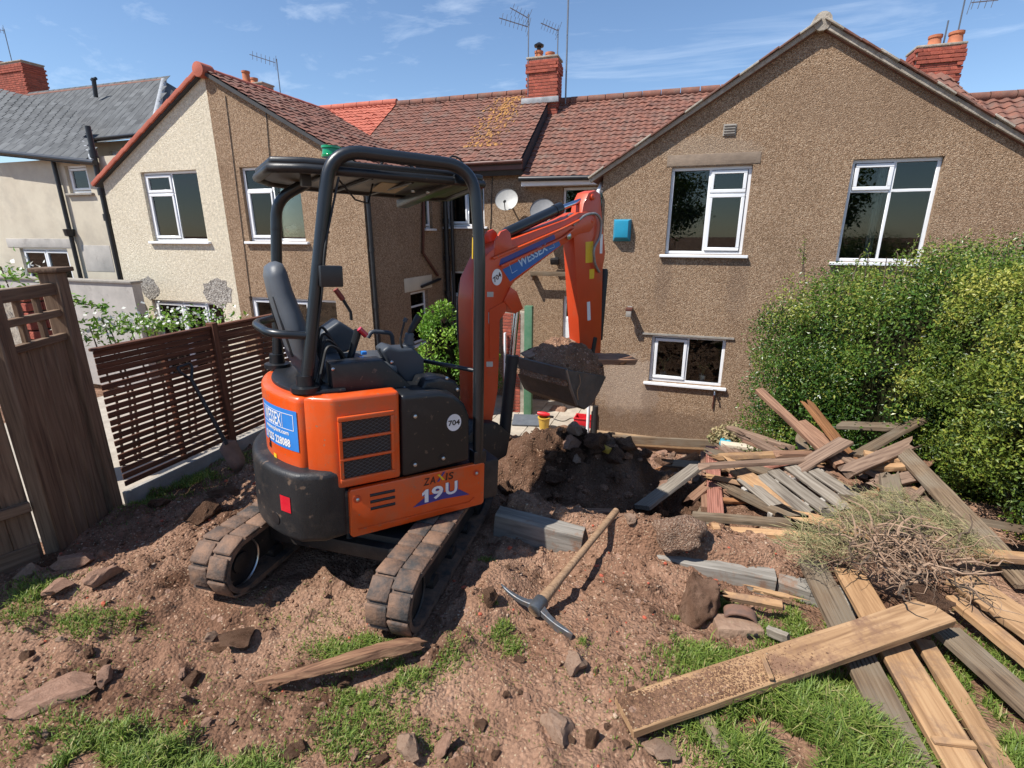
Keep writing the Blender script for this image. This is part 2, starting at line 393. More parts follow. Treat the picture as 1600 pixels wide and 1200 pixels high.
# ------------------------------------------------------------------ ground
def H(x, y, fine=True):
    x = np.asarray(x, float); y = np.asarray(y, float)
    gard = sstep(-4.1, -3.8, x)
    z = -2.0 + 0*x
    z = z - .13*sstep(1.9, 2.9, y)*sstep(-1.2, -.6, x)*(1-sstep(1.0, 1.8, x))
    # raised bed behind the sleepers, then the cut falls away towards the house
    z = z + (.17)*sstep(2.98, 3.12, y)*sstep(-1.15, -1.05, x)*(1-sstep(1.0, 1.4, x))
    k = np.interp(y, [3.5, 4.0, 4.6, 5.4, 7.0, 9.3, 9.6], [-2.0, -2.22, -2.30, -2.50, -3.10, -4.02, -4.18])
    k = k + .12*sstep(.7, 1.6, x)*sstep(3.5, 4.2, y)*(1-sstep(6.5, 8.5, y))
    t = sstep(3.35, 3.75, y)
    z = z*(1-t) + np.minimum(k, -2.0)*t
    z = z - .30*np.exp(-(((x-.15)/.55)**2+((y-4.0)/.35)**2))       # trench
    z = z - .25*np.exp(-(((x-.75)/.5)**2+((y-3.75)/.25)**2))
    z = z + .40*np.exp(-(((x+1.1)/.64)**2+((y-4.35)/.55)**2)) + .26*np.exp(-(((x+.40)/.42)**2+((y-4.45)/.45)**2))
    z = z + .09*np.exp(-(((x+.18)/.5)**2+((y-2.95)/.35)**2)) - .09*np.exp(-(((x+.88)/.28)**2+((y-2.78)/.22)**2)) - .38*np.exp(-(((x+.70)/.6)**2+((y-3.68)/.24)**2))        # soil spilt over the sleepers
    z = z + .12*np.exp(-(((x+2.95)/.28)**2+((y-2.55)/.8)**2))        # berm left of the machine
    z = z + .07*np.exp(-(((x+3.3)/.5)**2+((y-1.4)/.8)**2))
    z = z + .10*np.exp(-(((x+.9)/.16)**2+((y-2.45)/.55)**2))         # ridge squeezed up beside the near track
    # next door's plot, left of the fence
    zl = np.interp(y, [-5, 3.0, 8.5, 9], [-2.15, -2.2, -3.5, -3.55]) - .25*sstep(-6, -12, x)
    z = z*gard + zl*(1-gard)
    z = np.where(y > 9.6, np.minimum(z, -4.2), z)
    z = np.where(y < .2, z - .0*y, z)
    mnd = np.exp(-(((x+.8)/.8)**2+((y-4.3)/.6)**2))
    z = z + mnd*(.46*fbm(x+3, y, 2.6, 4, .6)+.22*fbm(x, y, 8, 4, .62))
    z = z + .16*np.exp(-(((x-1.25)/.75)**2+((y-5.0)/.8)**2))
    if fine:
        near = sstep(-.6, .3, y)*(1-sstep(9.0, 9.5, y))
        rough = (.11*fbm(x, y, 1.6, 3)+.066*fbm(x+7, y, 5.0, 4, .6)+.036*fbm(x, y+3, 19, 3, .6))
        lawn = sstep(.55, 1.1, x)*(1-sstep(3.2, 3.6, y))
        rough = rough*(1-.6*lawn)
        clod = np.maximum(fbm(x+20, y-4, 9, 3, .55)-.08, 0)*.20*(1-lawn)
        z = z + (rough+clod)*near*(.45+.55*gard)
        # under the machine the ground is pressed to the tracks
        p = EX_LOC.z - ((x-EX_LOC.x)*_en.x + (y-EX_LOC.y)*_en.y)/_en.z
        a = (x-EX_LOC.x)*math.cos(UC_YAW)+(y-EX_LOC.y)*math.sin(UC_YAW)+.03; b = -(x-EX_LOC.x)*math.sin(UC_YAW)+(y-EX_LOC.y)*math.cos(UC_YAW)+UC_BACK
        bx = (1-sstep(.70, .86, np.abs(b)))
        tr = (1-sstep(.13, .20, np.abs(np.abs(a)-.525)))*bx
        z = z*(1-tr)+(p-.012+.01*fbm(x, y, 30, 2))*tr
        mid = (1-sstep(.44, .56, np.abs(a)))*(1-sstep(.55, .85, np.abs(b)))
        z = np.where(mid > 0, z*(1-mid)+np.minimum(z, p+.07)*mid, z)
    return z
def h1(x, y): return float(H(np.array([x]), np.array([y]))[0])
def hit(px, py):
    """where the line of sight through a photo pixel meets the ground"""
    r = ray(px, py); t = np.linspace(.6, 14, 1400)
    P = r[None, :]*t[:, None]
    d = P[:, 2]-H(P[:, 0], P[:, 1])
    i = int(np.argmax(d < 0))
    return P[i]
def axis(pts):
    out = []
    for a, b, s in pts: out.append(np.arange(a, b, s))
    return np.concatenate(out+[[pts[-1][1]]])
gx = axis([(-600, -60, 90), (-60, -16, 4), (-16, -4.4, .3), (-4.4, -4.0, .06), (-4.0, 2.6, .0155), (2.6, 4, .07), (4, 16, .6), (16, 60, 6), (60, 600, 90)])
gy = axis([(-300, -20, 40), (-20, -1, 1), (-1, .8, .08), (.8, 3.7, .0145), (3.7, 6, .028), (6, 9.8, .06), (9.8, 20, .5), (20, 60, 8), (60, 900, 120)])
XX, YY = np.meshgrid(gx, gy)
ZZ = H(XX, YY)
nX, nY = len(gx), len(gy)
idx = np.arange(nX*nY).reshape(nY, nX)
F_ = np.stack([idx[:-1, :-1], idx[:-1, 1:], idx[1:, 1:], idx[1:, :-1]], -1).reshape(-1, 4)
me = np_mesh('ground', np.stack([XX, YY, ZZ], -1).reshape(-1, 3), F_, True)
SOIL_DARK = .74*np.exp(-(((XX+1.0)/.95)**2+((YY-4.25)/.68)**2))+.5*np.exp(-(((XX-.2)/.5)**2+((YY-4.0)/.25)**2))+.6*np.exp(-(((XX+1.8)/.45)**2+((YY-2.9)/.8)**2))  # shade painted into the damp mound, the trench and the ground under the machine
SOIL_DARK = np.clip(SOIL_DARK+2.2*np.maximum(fbm(XX, YY, 1.1, 4, .6)-.07, 0)+.5*fbm(XX, YY, 6, 3)*(SOIL_DARK > .1), 0, .92)  # plus random damp patches
_a = me.attributes.new('damp_shade', 'FLOAT', 'POINT'); _a.data.foreach_set('value', SOIL_DARK.ravel().astype(np.float32))
def soilmat(name='dug_soil', dark=(.10, .050, .029), mid=(.235, .128, .080), pale=(.37, .222, .147), speck=(.44, .33, .22), specks=True):
    m = bpy.data.materials.new(name); n, l, b = nodes(m)
    b.inputs['Roughness'].default_value = .95; b.inputs['Specular IOR Level'].default_value = .15
    t = n.new('ShaderNodeTexCoord')
    def noise(s, d=6, r=.6, off=0):
        z = n.new('ShaderNodeTexNoise'); z.inputs['Scale'].default_value = s; z.inputs['Detail'].default_value = d; z.inputs['Roughness'].default_value = r
        if off:
            mp = n.new('ShaderNodeMapping'); mp.inputs['Location'].default_value = (off, off*.7, 0); l.new(t.outputs['Object'], mp.inputs[0]); l.new(mp.outputs[0], z.inputs['Vector'])
        else: l.new(t.outputs['Object'], z.inputs['Vector'])
        return z.outputs[0]
    def mix(f, a, bb, mode='MIX'):
        x = n.new('ShaderNodeMixRGB'); x.blend_type = mode
        for i, q in ((0, f), (1, a), (2, bb)):
            if hasattr(q, 'is_output'): l.new(q, x.inputs[i])
            elif i == 0: x.inputs[0].default_value = q
            else: x.inputs[i].default_value = (*q, 1)
        return x.outputs[0]
    r1 = ramp(n, [(.36, mid), (.60, pale)]); l.new(noise(1.1, 5), r1.inputs[0])
    r2 = ramp(n, [(.34, (1, 1, 1)), (.52, (0, 0, 0))]); l.new(noise(2.3, 8, .68, 5.), r2.inputs[0])
    c = mix(r2.outputs[0], r1.outputs[0], dark)
    r3 = ramp(n, [(.25, (.55, .55, .55)), (.75, (1.4, 1.4, 1.4))]); l.new(noise(55, 7, .7), r3.inputs[0])
    c = mix(1.0, c, r3.outputs[0], 'MULTIPLY')
    if specks:
        for scv, thr, colr in ((95, .10, speck), (48, .07, (.40, .25, .17)), (24, .05, (.34, .21, .15))):
            v = n.new('ShaderNodeTexVoronoi'); v.inputs['Scale'].default_value = scv; l.new(t.outputs['Object'], v.inputs['Vector'])
            sp = n.new('ShaderNodeSeparateColor'); l.new(v.outputs['Color'], sp.inputs[0])
            lt = n.new('ShaderNodeMath'); lt.operation = 'LESS_THAN'; lt.inputs[1].default_value = thr; l.new(sp.outputs[0], lt.inputs[0])
            l2 = n.new('ShaderNodeMath'); l2.operation = 'LESS_THAN'; l2.inputs[1].default_value = .38; l.new(v.outputs['Distance'], l2.inputs[0])
            mu = n.new('ShaderNodeMath'); mu.operation = 'MULTIPLY'; l.new(lt.outputs[0], mu.inputs[0]); l.new(l2.outputs[0], mu.inputs[1])
            c = mix(mu.outputs[0], c, colr)
    if name == 'dug_soil':
        am = n.new('ShaderNodeAttribute'); am.attribute_name = 'damp_shade'; c = mix(am.outputs['Fac'], c, (.045, .024, .014))  # near-black blend: damp patches and painted shade
    l.new(c, b.inputs['Base Color'])
    v2 = n.new('ShaderNodeTexVoronoi'); v2.inputs['Scale'].default_value = 60; l.new(t.outputs['Object'], v2.inputs['Vector'])
    a1 = n.new('ShaderNodeMath'); a1.operation = 'MULTIPLY_ADD'; a1.inputs[1].default_value = -.7; l.new(v2.outputs['Distance'], a1.inputs[0]); l.new(noise(38, 8, .72, 2.), a1.inputs[2])
    bp = n.new('ShaderNodeBump'); bp.inputs['Strength'].default_value = .9; bp.inputs['Distance'].default_value = .022
    l.new(a1.outputs[0], bp.inputs['Height']); l.new(bp.outputs[0], b.inputs['Normal'])
    return m
MAT['soil'] = soilmat()
MAT['clod'] = soilmat('dry_clod', (.105, .053, .030), (.19, .10, .06), (.27, .155, .098))
MAT['darksoil'] = soilmat('dark_soil', (.07, .036, .021), (.13, .066, .039), (.19, .104, .063))  # same soil in darker browns
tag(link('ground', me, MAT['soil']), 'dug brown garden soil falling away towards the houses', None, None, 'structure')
# ================================================================== houses
def boxf(g, fn, u0, u1, d0, d1, z0, z1):
    vs = [fn(u, d, z) for z in (z0, z1) for u, d in ((u0, d0), (u1, d0), (u1, d1), (u0, d1))]
    g.add(vs, [(0,3,2,1),(4,5,6,7),(0,1,5,4),(1,2,6,5),(2,3,7,6),(3,0,4,7)])
def frontY(Y): return lambda u, d, z: (u, Y+d, z)          # wall facing -Y, depth goes +Y
def sideX(X): return lambda u, d, z: (X-d, u, z)           # wall facing +X, depth goes -X
def wall(name, mat, parent, fn, u0, u1, zb, top, holes, rev=.11, thick=.25):
    g = G()
    tx = [p[0] for p in top]; tz = [p[1] for p in top]
    T = lambda u: float(np.interp(u, tx, tz))
    br = sorted(set([u0, u1]+[h[0] for h in holes]+[h[1] for h in holes]+[t for t in tx if u0 < t < u1]))
    for a, b in zip(br[:-1], br[1:]):
        m = (a+b)/2
        hs = sorted([h for h in holes if h[0] < m < h[1]], key=lambda h: h[2])
        z = zb
        for h in hs:
            g.add([fn(a,0,z), fn(b,0,z), fn(b,0,h[2]), fn(a,0,h[2])], [(0,1,2,3)]); z = h[3]
        g.add([fn(a,0,z), fn(b,0,z), fn(b,0,T(b)), fn(a,0,T(a))], [(0,1,2,3)])
    for a, b, c, d in holes:
        q = [(a,c),(b,c),(b,d),(a,d)]
        for i in range(4):
            p, r = q[i], q[(i+1) % 4]
            g.add([fn(p[0],0,p[1]), fn(r[0],0,r[1]), fn(r[0],rev,r[1]), fn(p[0],rev,p[1])], [(0,1,2,3)])
    # back and ends so the wall has real thickness
    g.add([fn(u0,0,zb), fn(u0,thick,zb), fn(u0,thick,T(u0)), fn(u0,0,T(u0))], [(0,1,2,3)])
    g.add([fn(u1,0,zb), fn(u1,thick,zb), fn(u1,thick,T(u1)), fn(u1,0,T(u1))], [(0,1,2,3)])
    return g.build(name, mat, parent)
def window(parent, fn, u0, u1, z0, z1, panes, rev=.07, sill=True, bar=.055, sash=.045, sillmat='upvc', name='window', room=.7, curtain=None, sillw=.07):
    """panes: (a0,a1,b0,b1,opening) in fractions of the opening, b measured upwards"""
    g = G(); d0, d1 = rev, rev+.06
    boxf(g, fn, u0, u1, d0, d1, z0, z0+bar); boxf(g, fn, u0, u1, d0, d1, z1-bar, z1)
    boxf(g, fn, u0, u0+bar, d0+.001, d1, z0+bar, z1-bar); boxf(g, fn, u1-bar, u1, d0+.001, d1, z0+bar, z1-bar)
    W, Hh = u1-u0, z1-z0
    xs = sorted({round(p[0], 3) for p in panes} | {round(p[1], 3) for p in panes})
    rects = []
    for a0, a1, b0, b1, op in panes:
        p0 = u0+a0*W if a0 > 0 else u0+bar; p1 = u0+a1*W if a1 < 1 else u1-bar
        q0 = z0+b0*Hh if b0 > 0 else z0+bar; q1 = z0+b1*Hh if b1 < 1 else z1-bar
        rects.append((p0, p1, q0, q1, op))
        if a1 < 1: boxf(g, fn, p1-.022, p1+.022, d0+.002, d1, q0, q1)
        if b1 < 1: boxf(g, fn, p0, p1, d0+.003, d1, q1-.022, q1+.022)
    o = g.build(name, MAT['upvc'], parent, bevel=.006, seg=1)
    for p0, p1, q0, q1, op in rects:
        i = .022
        if op:
            s = G(); e0 = d0-.022; e1 = d0+.03
            boxf(s, fn, p0+i-.01, p1-i+.01, e0, e1, q0+i-.01, q0+i+sash); boxf(s, fn, p0+i-.01, p1-i+.01, e0, e1, q1-i-sash, q1-i+.01)
            boxf(s, fn, p0+i-.01, p0+i+sash, e0+.001, e1, q0+i+sash, q1-i-sash); boxf(s, fn, p1-i-sash, p1-i+.01, e0+.001, e1, q0+i+sash, q1-i-sash)
            s.build('casement', MAT['upvc'], o, bevel=.006, seg=1); i += sash
        boxp = G(); boxf(boxp, fn, p0+i-.012, p1-i+.012, d0+.012, d0+.018, q0+i-.012, q1-i+.012)
        boxp.build('pane', MAT['glass'], o)
    if sill:
        s = G(); boxf(s, fn, u0-.09, u1+.09, -sillw, rev, z0-.055, z0-.004)
        s.build('sill', MAT[sillmat], o, bevel=.008, seg=1)
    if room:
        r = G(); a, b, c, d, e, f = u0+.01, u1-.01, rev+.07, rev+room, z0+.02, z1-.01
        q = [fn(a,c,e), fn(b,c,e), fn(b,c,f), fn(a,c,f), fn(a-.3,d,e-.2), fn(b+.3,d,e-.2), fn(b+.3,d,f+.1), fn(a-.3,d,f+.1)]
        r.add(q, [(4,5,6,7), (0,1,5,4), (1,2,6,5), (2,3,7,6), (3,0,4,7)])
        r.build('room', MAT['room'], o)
    if curtain:
        for a0, a1 in curtain:
            c = G(); n = 14
            vs = []; fs = []
            for k in range(n+1):
                u = u0+W*(a0+(a1-a0)*k/n); dd = rev+.13+.02*math.sin(k*1.9)
                vs += [fn(u, dd, z0+.08), fn(u, dd, z1-.06)]
            for k in range(n): fs.append((2*k, 2*k+2, 2*k+3, 2*k+1))
            c.add(vs, fs); c.build('curtain', MAT['net'], o, smooth=60)
    return o
def tiles(name, parent, mat, e0, e1, r0, r1, nu, nv, amp=.016, lift=.026, kind='pan', trim=None):
    """tile courses on the patch eave(e0,e1) -> ridge(r0,r1)"""
    e0, e1, r0, r1 = [np.array(p, float) for p in (e0, e1, r0, r1)]
    nrm = np.cross(e1-e0, r0-e0); nrm /= np.linalg.norm(nrm)
    if nrm[2] < 0: nrm = -nrm
    k = 7; t = np.linspace(0, 1, k, endpoint=False)
    prof = np.where(t < .62, np.sin(t/.62*math.pi)*amp, -.35*amp*np.sin((t-.62)/.38*math.pi)) if kind == 'pan' else 0*t
    u = (np.arange(nu)[:, None]+t[None, :]).ravel()/nu; u = np.append(u, 1.0)
    pr = np.append(np.tile(prof, nu), prof[0])
    V = []; Fq = []; off = 0; m = len(u)
    rs = np.random.RandomState(int(abs(e0[0]*100)) % 9999)
    for j in range(nv):
        jit = np.repeat(rs.normal(0, .004, nu), k); jit = np.append(jit, jit[-1])
        jv = np.repeat(rs.normal(0, .0035, nu), k); jv = np.append(jv, jv[-1])
        for lv, lf in ((j/nv-.012/ max(nv, 1), -.012), (j/nv, lift), ((j+1)/nv+.1/nv, .004)):
            vv = lv+(jv if lf != .004 else 0)
            a = e0[None]*(1-u[:, None])+e1[None]*u[:, None]; b = r0[None]*(1-u[:, None])+r1[None]*u[:, None]
            vcol = np.broadcast_to(np.asarray(vv), u.shape)[:, None]
            V.append(a*(1-vcol)+b*vcol + nrm[None]*(pr+lf+jit)[:, None])
        i0 = np.arange(m-1)
        for q in (0, 1): Fq.append(np.stack([off+q*m+i0, off+q*m+i0+1, off+(q+1)*m+i0+1, off+(q+1)*m+i0], -1))
        off += 3*m
    me = np_mesh(name, np.concatenate(V)-np.array(ORG.get(parent.name, (0, 0, 0))), np.concatenate(Fq), False)
    return tag(link(name, me, mat, parent), kind='stuff')
def slab(name, parent, mat, pts, th=.08):
    p = [Vector(q) for q in pts]; n = (p[1]-p[0]).cross(p[2]-p[0]).normalized()
    if n.z < 0: n = -n
    k = len(p)
    g = G().add(p+[q-n*th for q in p], [tuple(range(k)), tuple(range(k, 2*k))[::-1]]+[(i, (i+1) % k, k+(i+1) % k, k+i) for i in range(k)])
    return g.build(name, mat, parent)
BRICK = G().box((0, 0, 0), (.208, .1, .064)).mesh('brick', bevel=.005, seg=1)
BRICK.materials.append(MAT['brick'])
def chimney(parent, x0, x1, y0, y1, z0, z1, pots, corbel=True):
    g = G().bx(x0+.012, x1-.012, y0+.012, y1-.012, z0, z1)
    o = g.build('chimney', MAT['mortar'], parent)
    org = ORG[o.name]
    nrow = int((z1-z0)/.075)
    def put(x, y, z, rz):
        b = bpy.data.objects.new('brick', BRICK); col.objects.link(b); b.parent = o
        b.location = (x-org[0], y-org[1], z-org[2]); b.rotation_euler = (0, 0, rz)
    for j in range(nrow):
        z = z0+.0375+j*.075; ex = .03 if (corbel and j >= nrow-4 and j < nrow-1) else 0
        for (a, b, fx, yy, rz) in ((x0, x1, 1, y0+.045-ex, 0), (y0, y1, 0, x0+.045-ex, math.pi/2), (y0, y1, 0, x1-.045+ex, math.pi/2)):
            n = max(2, round((b-a)/.218)); st = (b-a)/n; s = (j % 2)*.5
            for i in range(n):
                c = a+(i+.5)*st+(s-.25)*st*.5
                if c-.1 < a-.03 or c+.1 > b+.03: c = min(max(c, a+.104), b-.104)
                if fx: put(c, yy, z, rz)
                else: put(yy, c, z, rz)
    cap = G().bx(x0-.02, x1+.02, y0-.02, y1+.02, z1, z1+.05).build('cap', MAT['mortar'], o, bevel=.02)
    for px, r, h, cowl in pots:
        mt = Matrix.Translation(Vector((px-org[0], (y0+y1)/2-org[1], z1+.04-org[2])))
        G().lathe([(r*1.1, 0), (r*1.12, .05), (r, .07), (r*.9, h-.06), (r*1.05, h-.05), (r*1.05, h), (r*.75, h), (r*.75, h-.1)], 16, mt).mesh
        gg = G().lathe([(r*1.1, 0), (r*1.12, .05), (r, .07), (r*.9, h-.06), (r*1.05, h-.05), (r*1.05, h), (r*.75, h), (r*.75, h-.1)], 16, mt)
        me = gg.mesh('pot', smooth=40); link('pot', me, MAT['pot'], o)
        if cowl:
            m2 = Matrix.Translation(Vector((px-org[0], (y0+y1)/2-org[1], z1+.04+h-org[2])))
            me = G().lathe([(r*.5, 0), (r*.5, .09), (r*1.1, .1), (r*1.2, .14), (r*.3, .2)], 14, m2).mesh('cowl', smooth=40); link('cowl', me, MAT['black_plastic'], o)
    return o
def pipe(parent, pts, r=.04, mat='black_plastic', name='downpipe'):
    o = G().tube(pts, r, 10).build(name, MAT[mat], parent, smooth=50)
    return o
def collar(parent, p, r=.055, h=.09, mat='black_plastic'):
    return G().cyl((p[0], p[1], p[2]-h/2), (p[0], p[1], p[2]+h/2), r, 12).build('pipe_collar', MAT[mat], parent, smooth=50)

# ---------------- right-hand house: brown gable and its main range
YR = 10.0
hr = thing('pebbledash_house', 'brown pebbledash gabled house with turquoise alarm box and three white windows', 'house', (1.64, YR, -4.2))
XL, XR_, PK = -1.56, 4.84, 1.64
topR = [(XL, 1.05), (PK, 3.02), (XR_, 1.05)]
holes = [(-.37, .94, -.36, 1.11), (2.39, 3.60, -.45, 1.13), (-.48, .86, -2.80, -1.87)]
wall('wall', MAT['gable_dash'], hr, frontY(YR), XL, XR_, -4.2, topR, holes, thick=.3)
for xx in (XL, XR_): G().add([(xx, YR+.3, -4.2), (xx, 14.5, -4.2), (xx, 14.5, 1.05), (xx, YR+.3, 1.05)], [(0,1,2,3)]).build('side_wall', MAT['brown_dash'], hr)
window(hr, frontY(YR), *holes[0], [(0, .5, 0, 1, 0), (.5, 1, 0, .70, 1), (.5, 1, .70, 1, 1)])
window(hr, frontY(YR), *holes[1], [(0, .5, 0, .70, 0), (0, .5, .70, 1, 1), (.5, 1, 0, .70, 0), (.5, 1, .70, 1, 0)], curtain=[(.36, .46)])
window(hr, frontY(YR), *holes[2], [(0, .5, 0, 1, 1), (.5, 1, 0, 1, 0)])
G().bx(-.46, 1.04, YR-.010, YR+.05, 1.125, 1.31).build('lintel', M('brownish_concrete', (.27, .205, .15), (.20, .15, .11), rough=.9, sc_=6, bump=.5), hr, bevel=.01)
G().bx(-.66, .98, YR-.03, YR+.05, -1.868, -1.835).build('drip_stone', MAT['concrete'], hr)
vx, vz = onY(1140, 203, YR)[[0, 2]]
v = G().bx(vx-.1, vx+.1, YR-.012, YR+.02, vz-.09, vz+.09).build('air_vent', MAT['concrete'], hr)
for k in range(4): G().box((vx, YR-.022, vz-.06+k*.04), (.17, .02, .022), Matrix.Rotation(.5, 3, 'X')).build('louvre', MAT['concrete'], v)
# verge tiles bedded in mortar along the gable
for s in (-1, 1):
    a = Vector((PK, 0, 3.04)); b = Vector((PK+s*(3.2+.22), 0, 1.05-.13+.01)); L = (b-a).length; d = (b-a)/L
    n = Vector((-d.z*s, 0, abs(d.x))); n.normalize()
    if n.z < 0: n = -n
    G().prism([(a.x, a.z-.035), (b.x, b.z-.035), (b.x+n.x*.06, b.z+n.z*.06-.02), (a.x+n.x*.06, a.z+n.z*.06-.02)], YA, YR-.10, YR+.03).build('verge', MAT['mortar'], hr, bevel=.008)
    vt = None
    for k in range(13):
        p = a+d*(k+.5)*L/13+n*(.055+rnd.uniform(0, .012))
        rot = Matrix.Rotation(math.atan2(-d.z, d.x), 3, 'Y')
        G().box((p.x, YR+.02, p.z), (L/13*1.06, .34, .03), rot @ Matrix.Rotation(s*.03, 3, 'Y')).build('verge_tile', MAT['oldtile'] if k % 3 else MAT['mortar'], hr, bevel=.006, seg=1)
    e = b
    slab('gable_roof', hr, MAT['oldtile'], [(PK, YR-.05, 3.07), (PK, 15, 3.07), (e.x, 15, e.z+.04), (e.x, YR-.05, e.z+.04)], .07)
G().lathe([(.02, 0), (.13, .01), (.13, .42), (.02, .43)], 14, Matrix.Translation(Vector((PK, YR-.12, 3.07))-Vector((0, 0, 0))) @ Matrix.Rotation(R(-90), 4, 'X')).build('ridge_tile', MAT['mortar'], hr, smooth=50)
for k in range(10): G().tube([(PK, YR+.3+k*.45, 3.08), (PK, YR+.74+k*.45, 3.08)], [.12, .115], 12).build('ridge_tile', MAT['oldtile'], hr, smooth=50)
# main range of the same house
YM = 12.25
door = (onY(880, 462, YM)[0], onY(880, 462, YM)[0]+.85, -4.15, onY(880, 462, YM)[2])
uw = (onY(880, 292, YM)[0], -1.7, -.15, 1.02)
wall('wall', MAT['brown_dash'], hr, frontY(YM), -3.75, XL, -4.2, [(-3.75, 1.1), (XL, 1.1)], [door, uw])
window(hr, frontY(YM), *uw, [(0, .6, 0, 1, 0), (.6, 1, 0, 1, 1)], sill=True)
window(hr, frontY(YM), *door, [(0, 1, .8, 1, 0), (0, 1, .36, .8, 1), (0, 1, 0, .36, 1)], sill=False, name='door', bar=.07, sash=.09)
slab('eaves_board', hr, MAT['upvc'], [(-3.75, 11.95, 1.20), (-1.5, 11.95, 1.20), (-1.5, 11.97, 1.05), (-3.75, 11.97, 1.05)], .02)
G().bx(-3.75, -1.5, 11.95, YM, 1.05, 1.06).build('soffit', MAT['upvc'], hr)
pipe(hr, [(-3.78, 11.88, 1.20), (-1.45, 11.88, 1.17)], .055, name='gutter')
pipe(hr, [(-1.52, 11.9, 1.15), (-1.6, 11.9, 1.05), (-1.63, 10.2, .9), (-1.63, 9.93, .75), (-1.63, 9.93, -4.1)], .035, 'upvc')
tiles('roof_tiles', hr, MAT['oldtile'], (-3.74, 11.9, 1.22), (1.9, 11.9, 1.22), (-3.74, 14.7, 3.33), (1.9, 14.7, 3.33), 34, 19)
slab('roof', hr, MAT['slateback'], [(-3.74, 11.95, 1.19), (4.4, 11.95, 1.19), (4.4, 14.7, 3.28), (-3.74, 14.7, 3.28)], .1)
slab('roof', hr, MAT['slateback'], [(4.42, 11.95, .65), (9.5, 11.95, .65), (9.5, 14.7, 2.71), (4.42, 14.7, 2.71)], .1)
tiles('roof_tiles', hr, MAT['oldtile'], (4.42, 11.9, .68), (9.5, 11.9, .68), (4.42, 14.7, 2.76), (9.5, 14.7, 2.76), 22, 15, amp=.03)
tiles('roof_tiles', hr, MAT['oldtile'], (1.95, 11.9, 1.22), (4.4, 11.9, 1.22), (1.95, 14.7, 3.33), (4.4, 14.7, 3.33), 12, 15, amp=.03)
for k in range(11): G().tube([(4.45+k*.46, 14.7, 2.79), (4.89+k*.46, 14.7, 2.79)], [.11, .105], 10).build('ridge_tile', MAT['oldtile'], hr, smooth=50)
for k in range(17): G().tube([(-3.7+k*.46, 14.7, 3.35), (-3.26+k*.46, 14.7, 3.35)], [.11, .105], 10).build('ridge_tile', MAT['oldtile'], hr, smooth=50)
c0 = onY(1417, 100, 14.4); c1 = onY(1503, 100, 14.4)
zt = onY(1455, 80, 14.4)[2]
chimney(hr, c0[0]+.05, c1[0]-.1, 14.1, 14.7, 2.7, zt, [(c0[0]+.42, .12, .24, False), (c0[0]+.78, .13, .27, False)])
slab('hip_roof', hr, MAT['redtile'], [tuple(onY(1405, 118, 13.9)), tuple(onY(1478, 122, 13.9)), tuple(onY(1560, 190, 12.6)), tuple(onY(1480, 172, 12.6))], .06)
tiles('roof_tiles', hr, MAT['oldtile'], onY(1490, 176, 12.55), onY(1568, 196, 12.55), onY(1407, 114, 13.88), onY(1480, 118, 13.88), 5, 7, amp=.03)
G().bx(-1.52, .86, YR-.10, YR-.002, -4.2, -3.95).build('plinth', M('stained_plinth', (.36, .235, .13), (.24, .16, .095), rough=.9, sc_=5, bump=.4), hr, bevel=.02)
G().bx(-1.57, -1.47, YR-.06, YR-.001, -4.2, -3.55).build('edge_board', MAT['black_plastic'], hr)
# ---------------- middle house: brown half of the left gable and the lichened roof
YL = 8.8
hm = thing('pebbledash_house', 'brown pebbledash house with lichen stained tile roof and shaded side wall', 'house', (-6, 10.5, -3.6))
PL, EL, ER = -9.31, -12.74, -5.9
zE, zP = 1.17, 3.06
bw = (onY(390, 377, YL)[0], onY(478, 377, YL)[0], -.155, 1.29)
pat = (-9.0, -6.75, -3.55, -1.32)
wall('wall', MAT['brown_dash'], hm, frontY(YL), PL, ER, -3.6, [(PL, zP), (ER, zE)], [bw, pat])
window(hm, frontY(YL), *bw, [(0, .5, 0, .70, 1), (0, .5, .70, 1, 0), (.5, 1, 0, 1, 0)])
window(hm, frontY(YL), *pat, [(0, .34, 0, 1, 1), (.34, .68, 0, 1, 1), (.68, 1, 0, 1, 0)], sill=False, name='patio_door')
nw0 = onX(663, 306, ER); nw1 = onX(676, 357, ER)
lw0 = onX(641, 458, ER); lw1 = onX(667, 503, ER)
nw = (nw0[1], nw1[1], nw1[2], nw0[2]); lw = (lw0[1], lw1[1]+.1, lw1[2]-.45, lw0[2])
wall('side_wall', MAT['brown_dash'], hm, sideX(ER+.003), YL+.001, 12.25, -3.6, [(YL, zE), (12.25, zE)], [nw, lw])
window(hm, sideX(ER), *nw, [(0, 1, 0, 1, 1)], bar=.04, sash=.035)
window(hm, sideX(ER), *lw, [(0, 1, 0, .72, 0), (0, 1, .72, 1, 0)])
G().bx(ER-.02, ER+.012, lw[0]-.25, lw[1]+.25, lw[3]+.03, lw[3]+.34).build('lintel_patch', MAT['cream_wall'], hm, bevel=.01)
ow = (onY(696, 290, YM)[0], onY(757, 350, YM)[0], .17, 1.27)
od = (onY(703, 420, YM)[0], onY(703, 420, YM)[0]+.95, -3.6, -.93)
wall('wall', MAT['brown_dash'], hm, frontY(YM), ER, -3.75, -4.2, [(ER, 1.5), (-3.75, 1.5)], [ow, od])
window(hm, frontY(YM), *ow, [(0, .55, 0, .78, 1), (0, .55, .78, 1, 0), (.55, 1, 0, 1, 0)], curtain=[(.6, .9)])
window(hm, frontY(YM), *od, [(0, .5, .78, 1, 0), (0, .5, 0, .78, 1), (.5, 1, 0, 1, 0)], sill=False, name='garden_door')
G().bx(-5.8, -3.72, 11.93, 11.96, 1.42, 1.58).build('eaves_board', MAT['brownpaint'], hm)
G().bx(-5.8, -3.72, 11.93, YM, 1.415, 1.425).build('soffit', MAT['brownpaint'], hm)
